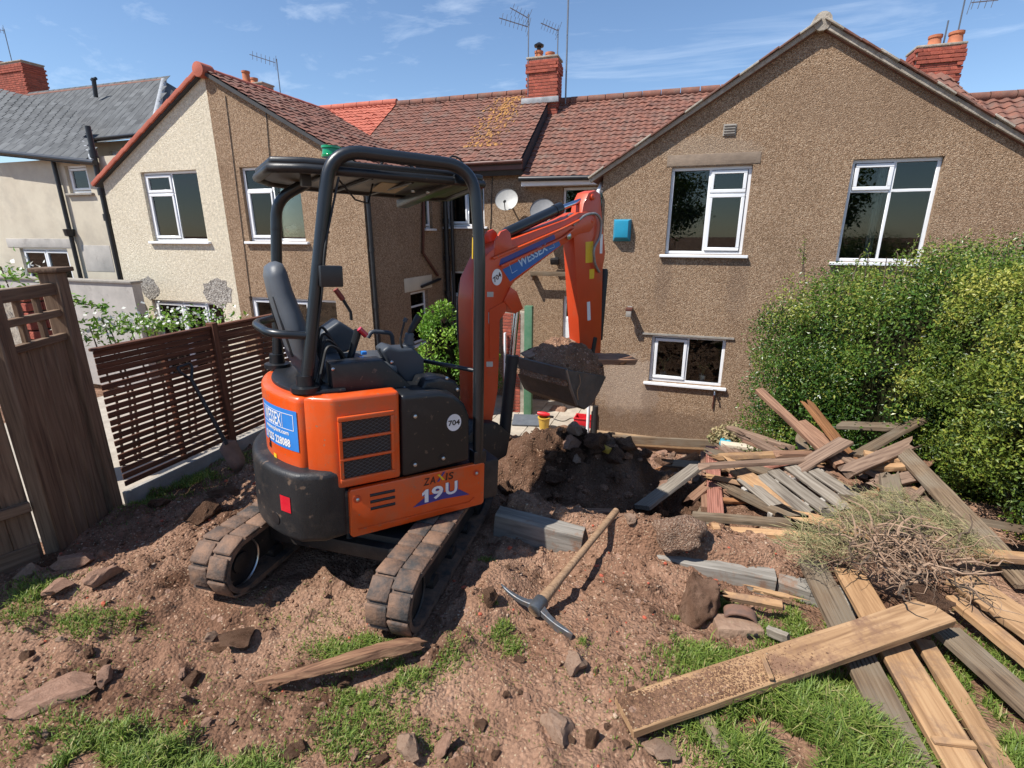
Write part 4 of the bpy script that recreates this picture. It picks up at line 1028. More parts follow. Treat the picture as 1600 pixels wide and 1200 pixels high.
# grille frame with three louvre openings
g = G()
for (z0, z1) in ((1.062, 1.078), (.955, .975), (.840, .857), (.722, .738)): g.bx(.503, .517, -.362, -.075, z0, z1)
fro = []
for i, (z0, z1) in enumerate(((1.058, 1.084), (.950, .966), (.838, .854), (.712, .738))):
    G().bx(.500, .519, -.368, -.070, z0, z1).build('grille_rail', MAT['orange'], rc, bevel=.006, seg=2)
for y0, y1 in ((-.368, -.348), (-.090, -.070)): G().bx(.4995, .5175, y0, y1, .738, 1.058).build('grille_rail', MAT['orange'], rc, bevel=.006, seg=2)
for z0, z1 in ((.966, 1.058), (.854, .950), (.738, .838)):
    G().bx(.5045, .5062, -.346, -.092, z0, z1).build('grille_backing', MAT['black_print'], rc)
    gm = G(); st = .027; hgt = z1-z0
    k = -hgt
    def diag(a0, b0, a1, b1): gm.tube([(.5095, a0, b0), (.5095, a1, b1)], .0011, 4, caps=False)
    y = -.346-hgt*1.6
    while y < -.092:
        for sgn in (1, -1):
            # clip the diagonal to the opening
            ya, yb = y, y+hgt*1.6
            t0 = max(0, (-.346-ya)/(yb-ya)); t1 = min(1, (-.092-ya)/(yb-ya))
            if t1 > t0:
                za = z0+hgt*t0 if sgn > 0 else z1-hgt*t0; zb2 = z0+hgt*t1 if sgn > 0 else z1-hgt*t1
                diag(ya+(yb-ya)*t0, za, ya+(yb-ya)*t1, zb2)
        y += st*1.25
    tag(gm.build('grille_mesh', MAT['grille'], rc), kind='stuff')
# black tank cover
tp = [(-.028, .672), (.40, .690), (.395, .98), (.36, 1.06), (.29, 1.125), (.20, 1.150), (-.028, 1.160)]
tk = G().prism(tp, XA, .12, .508).build('tank_cover', MAT['dark_panel'], ex, bevel=.03, seg=4)
G().prism([(.13, 1.13), (.38, 1.02), (.39, 1.12), (.35, 1.175), (.25, 1.20), (.16, 1.195)], XA, .22, .40).build('filler_housing', MAT['dark_panel'], tk, bevel=.02, seg=3)
for yy, zz in ((.05, 1.03), (.045, .74), (.22, .745)):
    G().cyl((.500, yy, zz), (.511, yy, zz), .024, 18).build('bolt_cup', MAT['black_print'], tk, smooth=40)
    G().lathe([(.011, 0), (.011, .008), (.004, .012)], 10, Matrix.Translation((.510, yy, zz)) @ Matrix.Rotation(R(90), 4, 'Y')).build('bolt', MAT['steel'], tk, smooth=40)
for yy, zz, xx in ((.36, 1.12, .40), (.30, 1.19, .38)): G().lathe([(.012, 0), (.012, .01), (.004, .014)], 10, Matrix.Translation((xx, yy, zz)) @ Matrix.Rotation(R(90), 4, 'Y')).build('bolt', MAT['steel'], tk, smooth=40)
dsc = G().prism([(.29+.046*math.cos(q), .955+.052*math.sin(q)) for q in [i*2*math.pi/28 for i in range(28)]], XA, .5075, .5095).build('number_disc', MAT['white_print'], tk)
strip_text('number', dsc, MAT['black_print'], '704', .074, .034, flat(.29, .955, .5105), .03)
# deck behind the seat, post feet, floor
G().prism([(-.40, -.30)]+arc(.60, -.40, .36)+[(.37, -.28)], ZA, 1.165, 1.192).build('bonnet_top', MAT['dark_panel'], ex, bevel=.012)
G().bx(-.47, .12, -.30, .60, .655, .70).build('floor_plate', MAT['dark_panel'], ex, bevel=.01)
G().bx(-.38, .30, -.42, -.05, .70, 1.17).build('seat_base', MAT['dark_panel'], ex, bevel=.03)
# ---------------- canopy frame
def bend(pts, r, n=6):
    """polyline with rounded corners"""
    P = [Vector(p) for p in pts]; out = [P[0]]
    for i in range(1, len(P)-1):
        a = (P[i-1]-P[i]); b = (P[i+1]-P[i]); ra_ = min(r, a.length*.49, b.length*.49)
        p0 = P[i]+a.normalized()*ra_; p1 = P[i]+b.normalized()*ra_
        for k in range(n+1):
            t = k/n; out.append(p0*(1-t)**2+P[i]*2*t*(1-t)+p1*t*t)
    out.append(P[-1]); return out
G().tube(bend([(.30, -.475, 1.18), (.30, -.285, 2.385), (.43, .43, 2.365), (.475, .455, 1.95), (.475, .47, .69)], .16, 9), .033, 14).build('canopy_tube', MAT['tube'], ex, smooth=60)
G().tube(bend([(-.30, -.53, 1.16), (-.33, -.46, 2.17), (-.22, -.30, 2.27)], .12, 7), .031, 14).build('canopy_tube', MAT['tube'], ex, smooth=60)
for xx, yy in ((.30, -.475), (-.30, -.53)): G().lathe([(.075, 1.185), (.075, 1.21), (.045, 1.215), (.042, 1.27)], 16, Matrix.Translation((xx, yy+.0, 0))).build('post_foot', MAT['dark_panel'], ex, smooth=40)
G().bx(.43, .505, .43, .515, .655, .74).build('post_foot', MAT['tube'], ex, bevel=.008)
for t_ in (.12, .42, .63, .80):
    p = Vector((.30, -.475, 1.18)).lerp(Vector((.30, -.31, 2.2)), t_); G().cyl(p, p+Vector((0, .0013, .008)), .0345, 14).build('cable_tie', MAT['black_print'], ex, smooth=40)
for zz in (1.5, 1.72, 2.0):
    t_ = (zz-1.16)/1.01; p = Vector((-.30-.03*t_, -.53+.07*t_, zz)); G().cyl(p, p+Vector((0, .0006, .008)), .0325, 14).build('cable_tie', MAT['black_print'], ex, smooth=40)
G().tube(bend([(.318, -.445, 1.25), (.332, -.36, 1.75), (.335, -.35, 1.9), (.30, -.25, 2.26)], .1), .006, 6).build('cable', MAT['blackrub'], ex, smooth=60)
# roof shell: rounded plate with a lip
rp_ = [(-.47, -.36), (-.40, -.50), (-.27, -.565), (.16, -.545), (.245, -.40), (.355, .42), (.33, .55), (-.36, .66), (-.45, .60)]
def rz(x): return 2.245+.035*(x+.45)
def roofz(off): return lambda a, b, d: (a, b, rz(a)+d+off)
rfo = G().prism(rp_, roofz(0), .03, .075).build('roof', MAT['dark_panel'], ex, bevel=.02, seg=3)
lip = [Vector((a*.985, b*.985, rz(a)+.022)) for a, b in rp_]
G().tube([q for i in range(len(lip)) for q in [lip[i].lerp(lip[(i+1) % len(lip)], t) for t in (0, .33, .66)]], .024, 8, closed=True).build('roof_rim', MAT['dark_panel'], rfo, smooth=60)
G().prism([(a*.93, b*.93) for a, b in rp_], roofz(0), .018, .028).build('roof_lining', MAT['roofunder'], rfo)
for yy in (-.32, -.10, .12):
    G().tube([(-.40, yy, rz(-.40)+.008), (.26, yy+.03, rz(.26)+.008)], .011, 6).build('roof_rib', MAT['dark_panel'], rfo, smooth=60)
G().box((-.03, .36, rz(-.03)-.005), (.80, .075, .05), Matrix.Rotation(R(-7), 3, 'Y') @ Matrix.Rotation(R(4), 3, 'Z')).build('roof_beam', MAT['tube'], rfo, bevel=.008)
G().box((-.05, .12, rz(-.05)+.006), (.24, .16, .004), Matrix.Rotation(R(-7), 3, 'Y')).build('instruction_label', M('faded_label', (.42, .37, .24), (.33, .29, .19), rough=.6), rfo)
G().box((.05, -.36, rz(.05)-.01), (.06, .05, .06)).build('roof_lamp', MAT['console'], rfo, bevel=.01)
G().tube([(.16, -.22, rz(.16)), (.18, -.14, rz(.2)-.10), (.14, -.06, rz(.2)-.11), (.10, -.02, rz(.1))], .005, 6).build('cable', MAT['blackrub'], rfo, smooth=60)
for yy in (.28, .36): G().lathe([(.012, 0), (.012, .008), (.004, .012)], 8, Matrix.Translation((.0+yy*.3, yy-.06, rz(0)-.01)) @ Matrix.Rotation(R(180), 4, 'X')).build('bolt', MAT['steel'], rfo)
bq = G().lathe([(.052, 0), (.054, .010), (.049, .013), (.046, .040), (.052, .043), (.052, .054), (.026, .058)], 22, Matrix.Translation((.12, -.235, rz(.12)+.105))).build('beacon', MAT['green_lens'], ex, smooth=40)
G().tube(bend([(.14, .0, rz(.1)+.07), (.16, .04, rz(.1)+.14), (.20, .13, rz(.1)+.12), (.22, .22, rz(.2)+.06)], .06), .007, 6).build('cable', MAT['blackrub'], ex, smooth=60)
G().tube(bend([(.36, .30, 2.37), (.36, .33, 2.42), (.37, .38, 2.41), (.38, .42, 2.34)], .03), .005, 6).build('cable', MAT['blackrub'], ex, smooth=60)
G().bx(.440, .4495, .425, .452, 1.885, 2.0).build('warning_label', MAT['yellow_print'], ex)
# ---------------- seat
def loft(sections, name, mat, parent, bev=.02):
    """sections: list of (center(x,y,z), half width, half depth, depth dir) -> rounded back pieces"""
    g = G(); n = 16; vs = []; fs = []
    for c, hw, hd, dv in sections:
        dv = Vector(dv).normalized(); c = Vector(c)
        for k in range(n):
            q = 2*math.pi*k/n; cx = math.copysign(abs(math.cos(q))**.55, math.cos(q)); cy = math.copysign(abs(math.sin(q))**.7, math.sin(q))
            vs.append(c+Vector((1, 0, 0))*hw*cx+dv*hd*cy)
    m = len(sections)
    for i in range(m-1):
        for k in range(n): fs.append((i*n+k, i*n+(k+1) % n, (i+1)*n+(k+1) % n, (i+1)*n+k))
    fs.append(tuple(range(n))[::-1]); fs.append(tuple((m-1)*n+k for k in range(n)))
    return g.add(vs, fs).build(name, mat, parent, smooth=60)
st_ = loft([((0, -.40, 1.22), .20, .055, (0, 1, .2)), ((0, -.43, 1.30), .225, .07, (0, 1, .2)), ((0, -.465, 1.45), .225, .065, (0, 1, .2)),
            ((0, -.50, 1.58), .20, .06, (0, 1, .25)), ((0, -.525, 1.68), .155, .058, (0, 1, .25)), ((0, -.54, 1.77), .145, .055, (0, 1, .3)), ((0, -.545, 1.815), .125, .042, (0, 1, .3)), ((0, -.545, 1.83), .06, .02, (0, 1, .3))], 'backrest', MAT['seatgrey'], ex)
loft([((0, -.36, 1.20), .20, .06, (0, 0, 1)), ((0, -.33, 1.205), .235, .075, (0, 0, 1)), ((0, -.10, 1.215), .24, .075, (0, 0, 1)), ((0, .05, 1.225), .225, .06, (0, 0, 1)), ((0, .08, 1.22), .18, .03, (0, 0, 1))], 'seat_cushion', MAT['seatgrey'], ex)
for sx in (-1, 1): G().tube([(sx*.15, -.50, 1.34), (sx*.14, -.535, 1.5), (sx*.11, -.565, 1.66)], .012, 6).build('seat_piping', MAT['blackrub'], ex, smooth=60)
# guard rail round the back of the seat
G().tube(bend([(.30, -.43, 1.475), (.26, -.62, 1.49), (-.05, -.66, 1.50), (-.31, -.51, 1.49)], .09, 6), .022, 12).build('guard_rail', MAT['tube'], ex, smooth=60)
# ---------------- consoles and levers
bc = poly(((515, 569), (598, 562), (640, 600), (650, 616), (522, 627)), .34)
cb = G().prism(bc, XA, .22, .345).build('side_box', MAT['dark_panel'], ex, bevel=.014, seg=2)
for yy, zz in ((-.34, 1.30), (-.30, 1.16), (.05, 1.15), (-.02, 1.31)): G().lathe([(.009, 0), (.009, .006), (.003, .01)], 10, Matrix.Translation((.346, yy, zz)) @ Matrix.Rotation(R(90), 4, 'Y')).build('bolt', MAT['steel'], cb)
G().bx(.343, .3475, -.335, -.323, 1.13, 1.19).build('yellow_tag', MAT['yellow_print'], cb)
gs = poly(((622, 545), (645, 543), (662, 560), (662, 588), (648, 612), (632, 596), (606, 566), (596, 548), (606, 540)), .20)
G().prism(gs, XA, .06, .215).build('right_console', MAT['console'], ex, bevel=.018, seg=3)
ls = poly(((499, 520), (528, 500), (556, 518), (545, 545), (520, 560), (500, 552)), -.20)
G().prism(ls, XA, -.34, -.16).build('left_console', MAT['console'], ex, bevel=.02, seg=3)
# red-topped safety lever
a0 = pl(547, 560, .12); a1 = pl(560, 515, .12)
lv = G().tube([(.12, *a0), (.12, *a1)], [.020, .024], 8).build('safety_lever', MAT['dark_panel'], ex, smooth=50)
b0_ = pl(560, 513, .13); b1_ = pl(571, 524, .13); G().tube([(.145, *b0_), (.145, *b1_)], [.017, .017], 8).build('red_grip', MAT['red_reflector'], lv, smooth=50)
# angled red lever on the left
q = [(-.25, *pl(549, 500, -.25)), (-.25, *pl(548, 488, -.25)), (-.25, *pl(536, 468, -.25)), (-.25, *pl(524, 452, -.25))]
gl = G().tube(q[:3], .010, 8).build('gate_lever', MAT['blackrub'], ex, smooth=60); G().tube(q[2:], .017, 8).build('red_grip', M('faded_red_grip', (.28, .05, .03), rough=.5), gl, smooth=60)
# grey grab handle
q = [(-.1, *pl(575, 528, -.1)), (-.1, *pl(580, 518, -.1)), (-.1, *pl(612, 520, -.1)), (-.1, *pl(614, 538, -.1))]
G().tube(bend(q, .03, 5), .014, 8).build('grab_handle', MAT['console'], ex, smooth=60)
# joystick with ribbed boot
j0 = Vector((.12, *pl(637, 558, .12))); j1 = Vector((.12, *pl(640, 520, .12))); j2 = Vector((.12, *pl(655, 494, .12)))
pr = []; pts = []
for k in range(13):
    t = k/12; pts.append(j0.lerp(j1, t)); pr.append((.050-.022*t)*(1.0 if k % 2 else .80))
jo = G().tube(pts, pr, 14).build('joystick_boot', MAT['seatgrey'], ex, smooth=60)
G().tube([j1, j1.lerp(j2, .3), j2], [.016, .020, .024], 10).build('joystick_grip', MAT['blackrub'], jo, smooth=60)
k0_ = [(.19, *pl(627, 568, .19)), (.19, *pl(636, 555, .19)), (.19, *pl(624, 535, .19)), (.19, *pl(632, 503, .19))]
bl = G().tube(bend(k0_, .04, 4), .007, 8).build('travel_lever', MAT['blackrub'], ex, smooth=60)
G().tube([k0_[3], (.19, *pl(635, 497, .19))], [.013, .013], 10).build('lever_knob', MAT['console'], bl, smooth=60)
G().tube([(.06, *pl(652, 562, .06)), (.44, .46, pl(735, 580, .44)[1])], .014, 8).build('hand_rail', MAT['tube'], ex, smooth=60)
p0_ = pl(518, 431, .33); mb = G().box((.36, p0_[0]-.01, p0_[1]), (.05, .11, .105)).build('relay_box', MAT['black_plastic'], ex, bevel=.008)
for px, py, c_ in ((565, 560, 'blue_print'), (568, 551, 'blue_print')):
    y_, z_ = pl(px, py, .15); G().box((.15, y_, z_), (.04, .03, .02)).build('blue_cap', MAT[c_], ex, bevel=.005)
for k in range(4):
    G().tube(bend([(.26-.05*k, -.40, 1.2), (.24-.05*k, -.34, 1.42+.03*k), (.2-.04*k, -.25, 1.36), (.2-.04*k, -.20, 1.2)], .06), .008, 6).build('cable', MAT['blackrub'], ex, smooth=60)
# ---------------- swing post and boom (swung a little to the left of the cab)
BOOM_M = EX_M @ Matrix.Translation((0, .60, 0)) @ Matrix.Rotation(R(13), 4, 'Z') @ Matrix.Translation((0, -.60, 0))
BOOM_L = EX_M.inverted() @ BOOM_M
_before = set(o.name for o in ex.children)
_bi = np.array(BOOM_M.to_3x3().inverted()); _bo = _bi @ (-np.array(BOOM_M.translation))
def pl(px, py, xl):
    d = _bi @ ray(px, py); s = (xl-_bo[0])/d[0]; p = _bo+d*s; return (p[1], p[2])
G().prism([(.50, .40), (.72, .42), (.90, .46), (.93, .62), (.80, .74), (.62, .78), (.50, .70)], XA, -.14, .16).build('swing_post', MAT['cast'], ex, bevel=.02)
for zz in (.47, .68): G().cyl((.015, .60, zz-.06), (.015, .60, zz+.06), .11, 20).build('swing_pivot', MAT['cast'], ex, smooth=40)
XB0, XB1 = -.07, .075
bpx = [(744, 700), (739, 640), (737, 470), (741, 436), (757, 402), (778, 382), (884, 343), (905, 332), (926, 330), (934, 345), (922, 362), (905, 366), (872, 388), (804, 440), (796, 452), (782, 478), (780, 560), (778, 610), (762, 700)]
boomo = G().prism(poly(bpx, XB1), XA, XB0, XB1).build('boom', MAT['red_orange'], ex, bevel=.008)
# bottom flange and gusset for the lift cylinder
gpx = [(796, 448), (806, 455), (816, 482), (804, 490), (795, 482), (786, 470)]
G().prism(poly(gpx, XB1), XA, XB0-.01, XB1+.012).build('boom_gusset', MAT['red_orange'], boomo, bevel=.006)
G().prism(poly([(764, 484), (790, 470), (790, 486), (780, 500), (776, 560), (764, 560)], XB1), XA, XB1-.005, XB1+.005).build('boom_stiffener', MAT['red_orange'], boomo)
# twin bright edge pipes along the boom
for off, xl in ((0, XB1+.012), (6, XB0-.004)):
    q = [(xl, *pl(770, 404-off, xl)), (xl, *pl(880, 357-off, xl)), (xl, *pl(905, 344-off, xl))]
    G().tube(bend(q, .05), .009, 8).build('boom_pipe', MAT['orange'], boomo, smooth=60)
q = [(XB1+.012, *pl(783, 416, XB1+.012)), (XB1+.012, *pl(879, 372, XB1+.012)), (XB1+.012, *pl(897, 358, XB1+.012))]
G().tube(bend(q, .04), .009, 8).build('boom_pipe', MAT['orange'], boomo, smooth=60)
# cylinder lugs
lugp = [(772, 406), (774, 376), (782, 362), (791, 358), (797, 364), (800, 384), (818, 382), (790, 398)]
for xl in (XB1-.012, XB0): G().prism(poly(lugp, XB1), XA, xl, xl+.016).build('cylinder_lug', MAT['red_orange'], boomo, bevel=.003)
# boom decals
xd = XB1+.0012
lab = [pl(785, 421, xd), pl(873, 376, xd), pl(876, 383, xd), pl(797, 440, xd)]
G().add([(xd, *p) for p in lab], [(0, 1, 2, 3)]).build('company_label', MAT['blue_dark'], boomo)
lab2 = [pl(780, 415, xd), pl(868, 373, xd), pl(866, 366, xd), pl(782, 405, xd)]
G().add([(xd, *p) for p in lab2], [(0, 1, 2, 3)]).build('company_label', M('violet_boom_label', (.06, .06, .26), rough=.45), boomo)
def quadmap(c00, c10, c11, c01, x):
    a, b, c, d = [np.array(p) for p in (c00, c10, c11, c01)]
    def f(u, v):
        u += .5; v += .5
        p = (a*(1-u)+b*u)*(1-v)+(d*(1-u)+c*u)*v; return (x, p[0], p[1])
    return f
fq = quadmap(pl(812, 419, xd), pl(856, 391, xd), pl(853, 380, xd), pl(808, 405, xd), xd+.0012)
strip_text('label_text', boomo, MAT['pale_line'], 'WESSEX', 1, 1, fq, .02)
fq = quadmap(pl(812, 419, xd), pl(856, 391, xd), pl(853, 380, xd), pl(808, 405, xd), xd+.0020)
pass
for a, b in (((796, 413), (800, 427)), ((800, 427), (808, 422)), ((858, 389), (866, 386)), ((866, 386), (864, 377))):
    G().tube([(xd+.001, *pl(*a, xd)), (xd+.001, *pl(*b, xd))], .0022, 4).build('label_border', MAT['pale_line'], boomo)
cyy, czz = pl(776.5, 433, xd)
dk = G().prism([(cyy+.047*math.cos(q), czz+.055*math.sin(q)) for q in [i*2*math.pi/28 for i in range(28)]], XA, xd, xd+.002).build('number_disc', MAT['white_print'], boomo)
ca, sa = math.cos(R(33)), math.sin(R(33))
strip_text('number', dk, MAT['maroon_print'], '704', .078, .036, lambda u, v: (xd+.003, cyy+u*ca-v*sa, czz+u*sa+v*ca), .02)
tri = [pl(763, 488, xd), pl(777, 486, xd), pl(775, 517, xd), pl(771, 522, xd), pl(763, 504, xd)]
G().add([(xd, *p) for p in tri], [(0, 1, 2, 3, 4)]).build('emblem_plate', M('grey_emblem', (.35, .37, .38), rough=.5), boomo)
tri2 = [((a-np.mean([p[0] for p in tri]))*.78+np.mean([p[0] for p in tri]), (b-np.mean([p[1] for p in tri]))*.84+np.mean([p[1] for p in tri])) for a, b in tri]
G().add([(xd+.001, *p) for p in tri2], [(0, 1, 2, 3, 4)]).build('emblem_field', MAT['black_print'], boomo)
ey, ez = np.mean([p[0] for p in tri]), np.mean([p[1] for p in tri])
for k, (w_, zz) in enumerate(((.030, .045), (.036, .022), (.030, 0), (.022, -.022), (.012, -.042))):
    G().add([(xd+.002, ey-w_/2, ez+zz-.005), (xd+.002, ey+w_/2, ez+zz-.002), (xd+.002, ey+w_/2-.006, ez+zz+.007), (xd+.002, ey-w_/2+.006, ez+zz+.004)], [(0,1,2,3)]).build('emblem_stroke', MAT['white_print'], boomo)
for px, py in ((766, 460), (765, 569)):
    a = [pl(px-5, py-4, xd), pl(px+5, py-4, xd), pl(px+5, py+4, xd), pl(px-5, py+4, xd)]
    G().add([(xd, *p) for p in a], [(0,1,2,3)]).build('small_label', M('pale_label', (.5, .48, .44), rough=.5), boomo)
# lift cylinder (black) between post and gusset
ya, za = pl(808, 482, 0); yb, zb_ = pl(787, 690, 0)
A = Vector((.0, ya, za)); B = Vector((.0, yb, zb_))
lc = G().tube([B, B.lerp(A, .08), B.lerp(A, .62)], [.040, .046, .046], 16).build('lift_cylinder', MAT['blackrub'], ex, smooth=50)
G().tube([B.lerp(A, .6), A], .024, 14).build('cylinder_rod', MAT['chrome'], lc, smooth=60)
G().tube([B.lerp(A, .60), B.lerp(A, .66)], .050, 16).build('cylinder_head', MAT['blackrub'], lc, smooth=40)
# arm cylinder on top of the boom
A = Vector((0, *pl(786, 367, 0))); C_ = Vector((0, *pl(874, 326, 0))); E_ = Vector((0, *pl(924, 307, 0)))
ac = G().tube([A, A.lerp(C_, .06), C_.lerp(A, .02), C_], [.030, .040, .040, .036], 16).build('arm_cylinder', MAT['tube'], ex, smooth=50)
G().tube([C_.lerp(A, .01), E_], .019, 14).build('cylinder_rod', MAT['chrome'], ac, smooth=60)
G().tube([C_.lerp(A, .10), C_+(C_-A).normalized()*.012], .0435, 16).build('cylinder_head', MAT['tube'], ac, smooth=40)
# stick (dipper arm)
spx = [(912, 318), (920, 301), (931, 297), (938, 303), (941, 340), (946, 395), (942, 420), (938, 590), (909, 590), (897, 372), (899, 352), (908, 340)]
XK0, XK1 = -.055, .06
stk = G().prism(poly(spx, XK1), XA, XK0, XK1).build('stick', MAT['red_orange'], ex, bevel=.008)
pin = pl(887, 369, XB1); G().lathe([(.026, 0), (.026, .016), (.014, .022)], 14, Matrix.Translation((XB1, *pin)) @ Matrix.Rotation(R(90), 4, 'Y')).build('pin', MAT['steel'], boomo, smooth=40)
for px, py in ((925, 308), (923, 345)):
    y_, z_ = pl(px, py, XK1); G().lathe([(.024, 0), (.024, .012), (.012, .018)], 12, Matrix.Translation((XK1, y_, z_)) @ Matrix.Rotation(R(90), 4, 'Y')).build('pin', MAT['red_orange'], stk, smooth=40)
xk = XK1+.0012
for pts, mm in ((((915, 378), (927, 377), (926, 410), (915, 411)), 'yellow_print'), (((921, 421), (929, 420), (928, 435), (921, 436)), 'yellow_print'), (((917, 472), (922, 471), (923, 500), (918, 501)), 'white_print'), (((938, 366), (942, 366), (941, 396), (937, 396)), 'white_print')):
    G().add([(xk, *pl(*p, xk)) for p in pts], [(0,1,2,3)]).build('stick_label', MAT[mm], stk)
# bucket cylinder and its hose on the front of the stick
A = Vector((0.0, *pl(943, 420, 0))); A.y += .015; B = A+Vector((0, .0, -.62)); bc_ = G().tube([A, A.lerp(B, .05), B], [.026, .034, .034], 14).build('bucket_cylinder', MAT['blackrub'], ex, smooth=50)
G().tube([B, B+Vector((0, .0, -.25))], .018, 12).build('cylinder_rod', MAT['chrome'], bc_, smooth=60)
hz = [(.075, *pl(895, 352, .075)), (.08, *pl(915, 335, .08)), (.085, *pl(932, 333, .085)), (.085, *pl(940, 345, .085)), (.085, *pl(938, 370, .085)), (.085, *pl(927, 388, .085)), (.085, *pl(929, 412, .085)), (.07, *pl(936, 425, .07))]
MAT['hose'] = M('braided_hose', (.30, .30, .29), (.20, .20, .2), rough=.4, metal=.4, sc_=40)
G().tube(bend(hz, .05, 5), .0105, 8).build('hose', MAT['hose'], ex, smooth=60)
hz = [(.02, *pl(880, 347, .02)), (.03, *pl(890, 334, .03)), (.03, *pl(903, 336, .03)), (.03, *pl(914, 344, .03))]
G().tube(bend(hz, .03, 5), .0105, 8).build('hose', MAT['hose'], ex, smooth=60)
for k in range(3):
    hz = [(-.09-.02*k, *pl(742, 600, 0)), (-.10-.02*k, *pl(735, 500, 0)), (-.09-.02*k, *pl(740, 430, 0)), (-.06-.02*k, *pl(770, 395, 0)), (-.05, *pl(800, 385, 0))]
    G().tube(bend(hz, .12, 5), .013, 8).build('hose', MAT['blackrub'], ex, smooth=60)
# bucket
W = .285
prof = poly(((883, 577), (890, 605), (900, 632), (912, 640), (924, 631), (935, 612), (946, 588)), W)
Y0_, Z0_ = prof[0]; Y1_, Z1_ = prof[-1]
g = G(); n = len(prof); th = .014
vs = [(x, y, z) for x in (-W, W) for y, z in prof]; inn = [(y+(.02 if i < 3 else 0 if i == 3 else -.02), z+(.016 if 0 < i < 6 else 0)) for i, (y, z) in enumerate(prof)]
vs += [(x, y, z) for x in (-W, W) for y, z in inn]
fs = []
for i in range(n-1): fs += [(i, i+1, n+i+1, n+i), (2*n+i, 3*n+i, 3*n+i+1, 2*n+i+1)]
fs += [(0, n, 3*n, 2*n), (n-1, 2*n+n-1, 3*n+n-1, 2*n-1)]
bk = g.add(vs, fs).build('bucket', MAT['bucket'], ex)
for sx in (-1, 1): G().prism(prof, XA, sx*W-.010, sx*W+.010).build('bucket_side', MAT['bucket'], bk, bevel=.004, seg=1)
G().box((0, Y0_+.006, Z0_-.04), (2*W+.03, .018, .10), Matrix.Rotation(R(14), 3, 'X')).build('cutting_edge', MAT['bucket'], bk, bevel=.004, seg=1)
G().tube([(W+.008, *prof[0]), (W+.008, *prof[1]), (W+.008, *prof[2])], .012, 6).build('wear_strip', M('scraped_steel', (.30, .29, .28), rough=.4, metal=.7), bk, smooth=60)
for sx in (-1, 1): G().prism([(Y1_-.06, Z1_-.06), (Y1_+.10, Z1_+.02), (Y1_+.12, Z1_+.12), (Y1_+.04, Z1_+.16), (Y1_-.06, Z1_+.08)], XA, sx*.08-.010, sx*.08+.010).build('bucket_ear', MAT['bucket'], bk)
G().prism([(Y1_+.06, Z1_+.06), (Y1_+.12, Z1_+.08), (Y1_+.15, Z1_+.28), (Y1_+.10, Z1_+.29)], XA, -.07, .07).build('tipping_link', MAT['cast'], ex, bevel=.01)
for o in ex.children:
    if o.name not in _before: o.matrix_local = BOOM_L
# ================================================================== fences on the left
MAT['fencewood'] = wood('stained_brown_slat', (.155, .066, .038), (.11, .046, .027), (.058, .026, .017), rough=.6, rand=.3, grain=.8)
MAT['gatewood'] = wood('grey_brown_softwood', (.215, .145, .095), (.16, .105, .068), (.09, .058, .04), rand=.25)
FX = -3.9
fe = thing('slatted_fence', 'low reddish brown horizontal slat fence on a grey concrete base', 'fence', (FX, 3.4, -2.05))
posts = [2.36, 3.36, 4.4]
sm = {}
def wbox(name, parent, mat, c, size, rot=None, bevel=.004):
    """timber piece whose own X runs along its length"""
    me = G().box((0, 0, 0), size).mesh(name, bevel=bevel, seg=1)
    o = link(name, me, mat, parent)
    m = Matrix.Translation(Vector(c)-Vector(ORG.get(parent.name, (0, 0, 0))) if parent is not None else Vector(c))
    o.matrix_local = m @ (rot.to_4x4() if rot is not None else Matrix.Identity(4))
    return o
RZ90 = Matrix.Rotation(R(90), 3, 'Z'); RY90 = Matrix.Rotation(R(90), 3, 'Y')
slat_me = {}
for a, b in zip(posts[:-1], posts[1:]):
    L = b-a-.03; z = -.80
    for k in range(20):
        hgt = .0415; gapz = .003 if k < 3 else .0130
        if L not in slat_me:
            slat_me[L] = G().box((0, 0, 0), (L, .012, hgt)).mesh('slat', bevel=.003, seg=1); slat_me[L].materials.append(MAT['fencewood'])
        o = bpy.data.objects.new('slat', slat_me[L]); col.objects.link(o); o.parent = fe
        o.matrix_local = Matrix.Translation((FX+rnd.uniform(-.003, .003)-FX, (a+b)/2-3.4, z-hgt/2+2.05)) @ Matrix.Rotation(R(90)+rnd.uniform(-.002, .002), 4, 'Z') @ Matrix.Rotation(rnd.uniform(-.003, .003), 4, 'Y')
        z -= hgt+gapz
    wbox('top_rail', fe, MAT['fencewood'], (FX, (a+b)/2, -.785), (L+.02, .055, .022), RZ90)
    wbox('gravel_board', fe, MAT['concrete'], (FX+.0, (a+b)/2, -1.985), (L+.04, .05, .20), RZ90, .008)
for y in posts[1:]: wbox('post', fe, MAT['fencewood'], (FX-.0, y, -1.40), (1.30, .06, .075), RY90)
for y in (2.9, 3.9): wbox('batten', fe, MAT['fencewood'], (FX-.03, y, -1.32), (1.08, .03, .045), RY90)

ga = thing('timber_gate', 'grey brown vertical board gate with open trellis top and capped post', 'gate', (-3.8, 2.0, -2.05))
P0 = Vector((-3.92, 2.26, 0)); P1 = Vector((-3.66, 1.76, 0)); dv = (P1-P0).normalized(); ang = math.atan2(dv.y, dv.x)
rot_up = Matrix.Rotation(ang, 3, 'Z') @ RY90; rot_al = Matrix.Rotation(ang, 3, 'Z')
def gp(s, z, off=0): p = P0+dv*s; n = Vector((-dv.y, dv.x, 0)); return (p.x+n.x*off, p.y+n.y*off, z)
Lg = (P1-P0).length
wbox('post', ga, MAT['gatewood'], gp(0, -1.15), (1.82, .11, .11), rot_up, .008)
g = G().box((0, 0, 0), (.17, .17, .03)).mesh('post_cap', bevel=.008); o = link('post_cap', g, MAT['gatewood'], ga); o.matrix_local = Matrix.Translation(Vector(gp(0, -.225))-Vector(ga.location)) @ rot_al.to_4x4()
